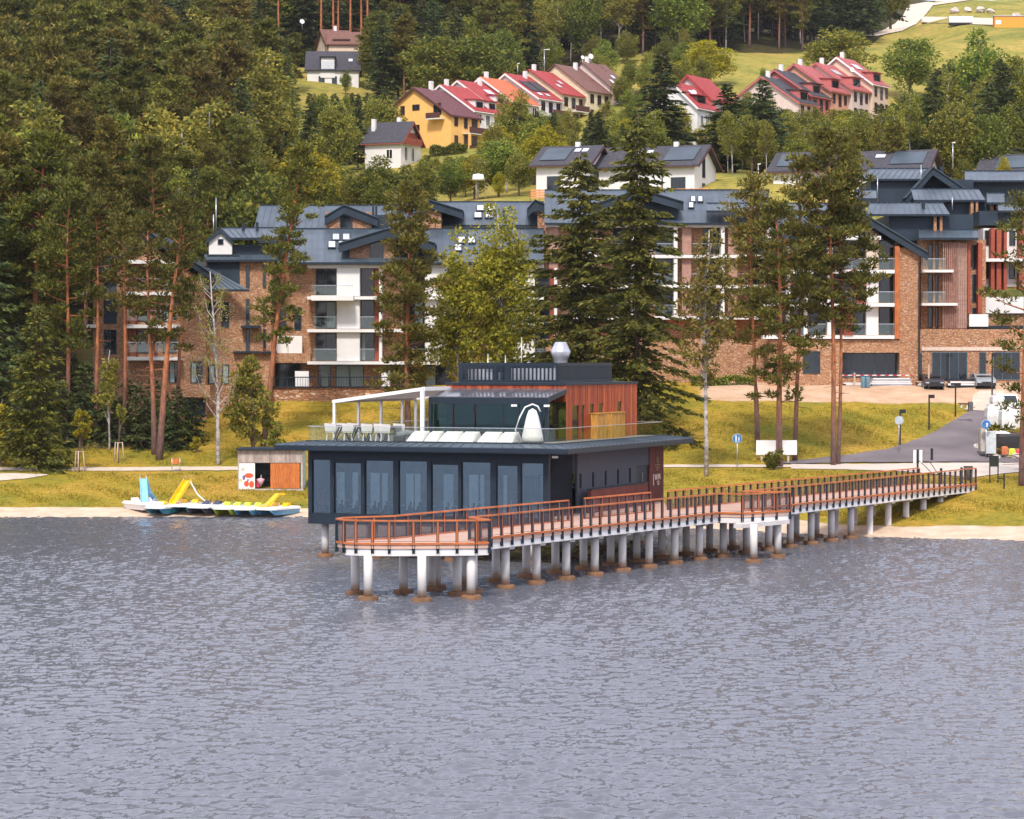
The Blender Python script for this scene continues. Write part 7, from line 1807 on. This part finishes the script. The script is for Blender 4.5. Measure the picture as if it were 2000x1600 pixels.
block(1916, 1925, 838, 882, 206.8, 1.2, MATS['weathered_slats'], 'panel_crate', 'narrow weathered crate left of the pale grey one', 'crate', sk=.05)
for i, (a, c, y0, y1, dd) in enumerate(((1930, 1962, 790, 830, 216), (1958, 1985, 796, 838, 214), (1980, 2010, 790, 835, 216), (1940, 1962, 772, 792, 224), (1945, 1975, 842, 868, 209))):
    block(a, c, y0, y1, dd, 1.5, bagm, 'bulk_bag', ['white bulk bag behind the round arrow sign', 'white bulk bag in the middle of the heap by the road', 'white bulk bag cut by the right edge', 'white bulk bag at the top bend of the road', 'white bulk bag low in the heap beside the grey crate'][i], 'bulk bag', 'white bulk bags beside the road', .2)
block(1952, 2030, 848, 876, 207.5, 2.0, black, 'trailer', 'dark flat trailer with clutter cut by the right edge', 'trailer', sk=.02)
for i, (px, py, m, lb) in enumerate(((1958, 880, mat('rust_orange', (0.5, 0.14, 0.05), .7), 'rust orange bag under the dark trailer'), (1972, 884, hullc['lime'], 'lime green bag under the dark trailer'), (1985, 886, red_s, 'red bag under the dark trailer at the right edge'))): block(px, px + 12, py - 8, py + 8, 206.6 - i * .01, .5, m, 'bag', lb, 'bag', None, .2)
# bench by the road
b0 = T(1883, 221); t = thing('road_bench', 'low dark bench on pale legs beside the upper lamp post', 'bench', b0)
hpart(t, 'seat', MATS['brown_joinery'], 1874, 1892, 787.5, 790, 221, 221.5)
for px in (1877, 1888): hpart(t, 'leg', bagm, px, px + 2.5, 790, 797, 221.05, 221.4)
hpart(t, 'bin', MATS['bin_grey'], 1893, 1901, 785, 803, 221, 221.5)
# ---- white van at the right edge and dark cars in front of the hotel
def van(px, py, d, label, body_m, L=4.6, Wd=1.9, Hh=1.9, face=-90):
    b0 = T(px, d); t = thing('van', label, 'van', b0)
    fr = Frame(b0, (1, 0, 0), (0, 1, 0))
    mb = MB(); w = Wd / 2
    prof = [(0, .35), (0, .75), (.15, .95), (1.0, 1.15), (1.75, Hh - .1), (2.1, Hh), (L - .1, Hh), (L, 1.4), (L, .35)]
    vs_ = [fr.pt(s * w * (1 if z < 1.2 else .88), y, z) for s in (-1, 1) for y, z in prof]; k = len(prof)
    mb.add(vs_, [tuple(range(k)), tuple(range(k, 2 * k))[::-1]] + [(i, k + i, k + (i + 1) % k, (i + 1) % k) for i in range(k)]); mb.build('body', body_m, t)
    mb = MB(); mb.add([fr.pt(-w * .8, 1.05, 1.2), fr.pt(w * .8, 1.05, 1.2), fr.pt(w * .74, 1.68, Hh - .16), fr.pt(-w * .74, 1.68, Hh - .16)], [(0, 1, 2, 3)]); o = mb.build('windscreen', dark_glass, t); o.location = (0, -.03, .03)
    mb = MB(); fr.box(mb, -w * .98, w * .98, -.03, -.001, .36, .62); mb.build('bumper', black, t); mb = MB(); fr.box(mb, -w * .45, w * .45, -.02, -.001, .64, .74); mb.build('grille', black, t)
    for s in (-1, 1):
        mb = MB(); fr.box(mb, s * w * .75 - .16, s * w * .75 + .16, -.025, -.001, .64, .76); mb.build('headlight', galv, t)
        mb = MB(); fr.box(mb, s * (w + .12) - .08, s * (w + .12) + .08, 1.0, 1.1, 1.15, 1.4); mb.build('mirror', black, t)
        for y in (.85, L - .9):
            wb = MB(); wb.tube([fr.pt(s * (w - .22), y, .32), fr.pt(s * (w + .01), y, .32)], .32, 14); wo = wb.build('wheel', black, t)
            wb = MB(); wb.tube([fr.pt(s * (w + .011), y, .32), fr.pt(s * (w + .02), y, .32)], .19, 10); wb.build('rim', galv, wo)
van(1975, 779, 224, 'white van facing the lake beside the hotel at the right edge', bw, 4.6, 2.0, 1.95)
van(1826, 749, 235, 'dark car with red lights parked before the entrance glazing', mat('dark_paint', (0.02, 0.02, 0.03), .3), 4.2, 1.8, 1.45)
van(1927, 748, 235, 'grey car parked before the entrance near the right lamp post', mat('grey_paint', (0.25, 0.27, 0.29), .3), 4.2, 1.8, 1.45)
hedge(1350, 1475, 238, .9, 'low clipped hedge along the terrace below the hotel', broad_leaf, .4, 200)
# grass blades over the shore lawns
rng = np.random.default_rng(5)
k = 230000
px_ = rng.uniform(-60, 2060, k); d_ = 172 + 66 * rng.random(k) ** 1.0
shore_ = np.interp(px_, np.array(sorted(_cols)), [[d for d, z in _cols[p] if z == 0][0] for p in sorted(_cols)])
x_ = (px_ - 1000) / F * d_
keep = (d_ > shore_ + np.interp(px_, [0, 600, 1000, 1500, 2000], [4.3, 4.2, 5, 6, 5.5]))
keep &= ~((px_ < 480) & (d_ > 211.5) & (d_ < 216.5)) & ~((px_ > 1340) & (d_ > 227.5)) & ~((px_ < 130) & (d_ > 205) & (d_ < 216))
zz_ = zt_np(x_, d_); pyy = 705 + F * (HC - zz_) / d_
edge = np.interp(px_, [1200, 1300, 1520, 1530, 1640, 1740, 1800, 1830, 1864, 1893, 1910], [907, 907, 904, 902, 892, 876, 855, 841, 820, 804, 798])
lowe = np.interp(px_, [1200, 1540, 1640, 1740, 1800, 1900, 1960, 2060], [916, 917, 919, 922, 926, 936, 928, 920])
keep &= ~((px_ > 1220) & (pyy > edge - 1) & (pyy < lowe + 1)) & ~((px_ > 1905) & (pyy < lowe))
patch = np.sin(x_ * .55 + 1.7 * np.sin(d_ * .31)) * np.sin(d_ * .7 + 1.3 * np.sin(x_ * .4)) + .6 * np.sin(x_ * 1.7 + d_ * .9)
keep &= rng.random(len(x_)) < .55 + .4 * patch
hgt_ = (1 + .55 * np.clip(patch, -.6, 1.4))[keep]
x_, d_, zz_ = x_[keep], d_[keep], zz_[keep]; k = len(x_)
lv = Leaves(); lv.add(np.stack([x_, d_, zz_ - .02], 1), rng.normal(size=(k, 3)) * np.array([.5, .5, .2]) + np.array([0, 0, 1]), rng.uniform(.06, .20, k) * hgt_, rng.uniform(.06, .14, k))
gl = leaf_mat('grass_blades', [(0.17, 0.18, 0.02), (0.31, 0.25, 0.026), (0.46, 0.31, 0.045)], 0, 0, .3)
tag(link('grass', lv.mesh('grass', rng), gl), kind='stuff')
# ------------------------------------------------------------------ the thin air over the lake and the hill
hm = bpy.data.materials.new('haze'); hm.use_nodes = True
hn = hm.node_tree.nodes; hn.clear()
ho = hn.new('ShaderNodeOutputMaterial'); hv = hn.new('ShaderNodeVolumePrincipled')
hv.inputs['Color'].default_value = (0.86, 0.88, 0.95, 1); hv.inputs['Density'].default_value = 0.00004
hm.node_tree.links.new(hv.outputs[0], ho.inputs['Volume'])
mb = MB(); mb.box(-760, 760, -540, 960, -4.2, 190)
tag(mb.build('haze', hm), kind='stuff')
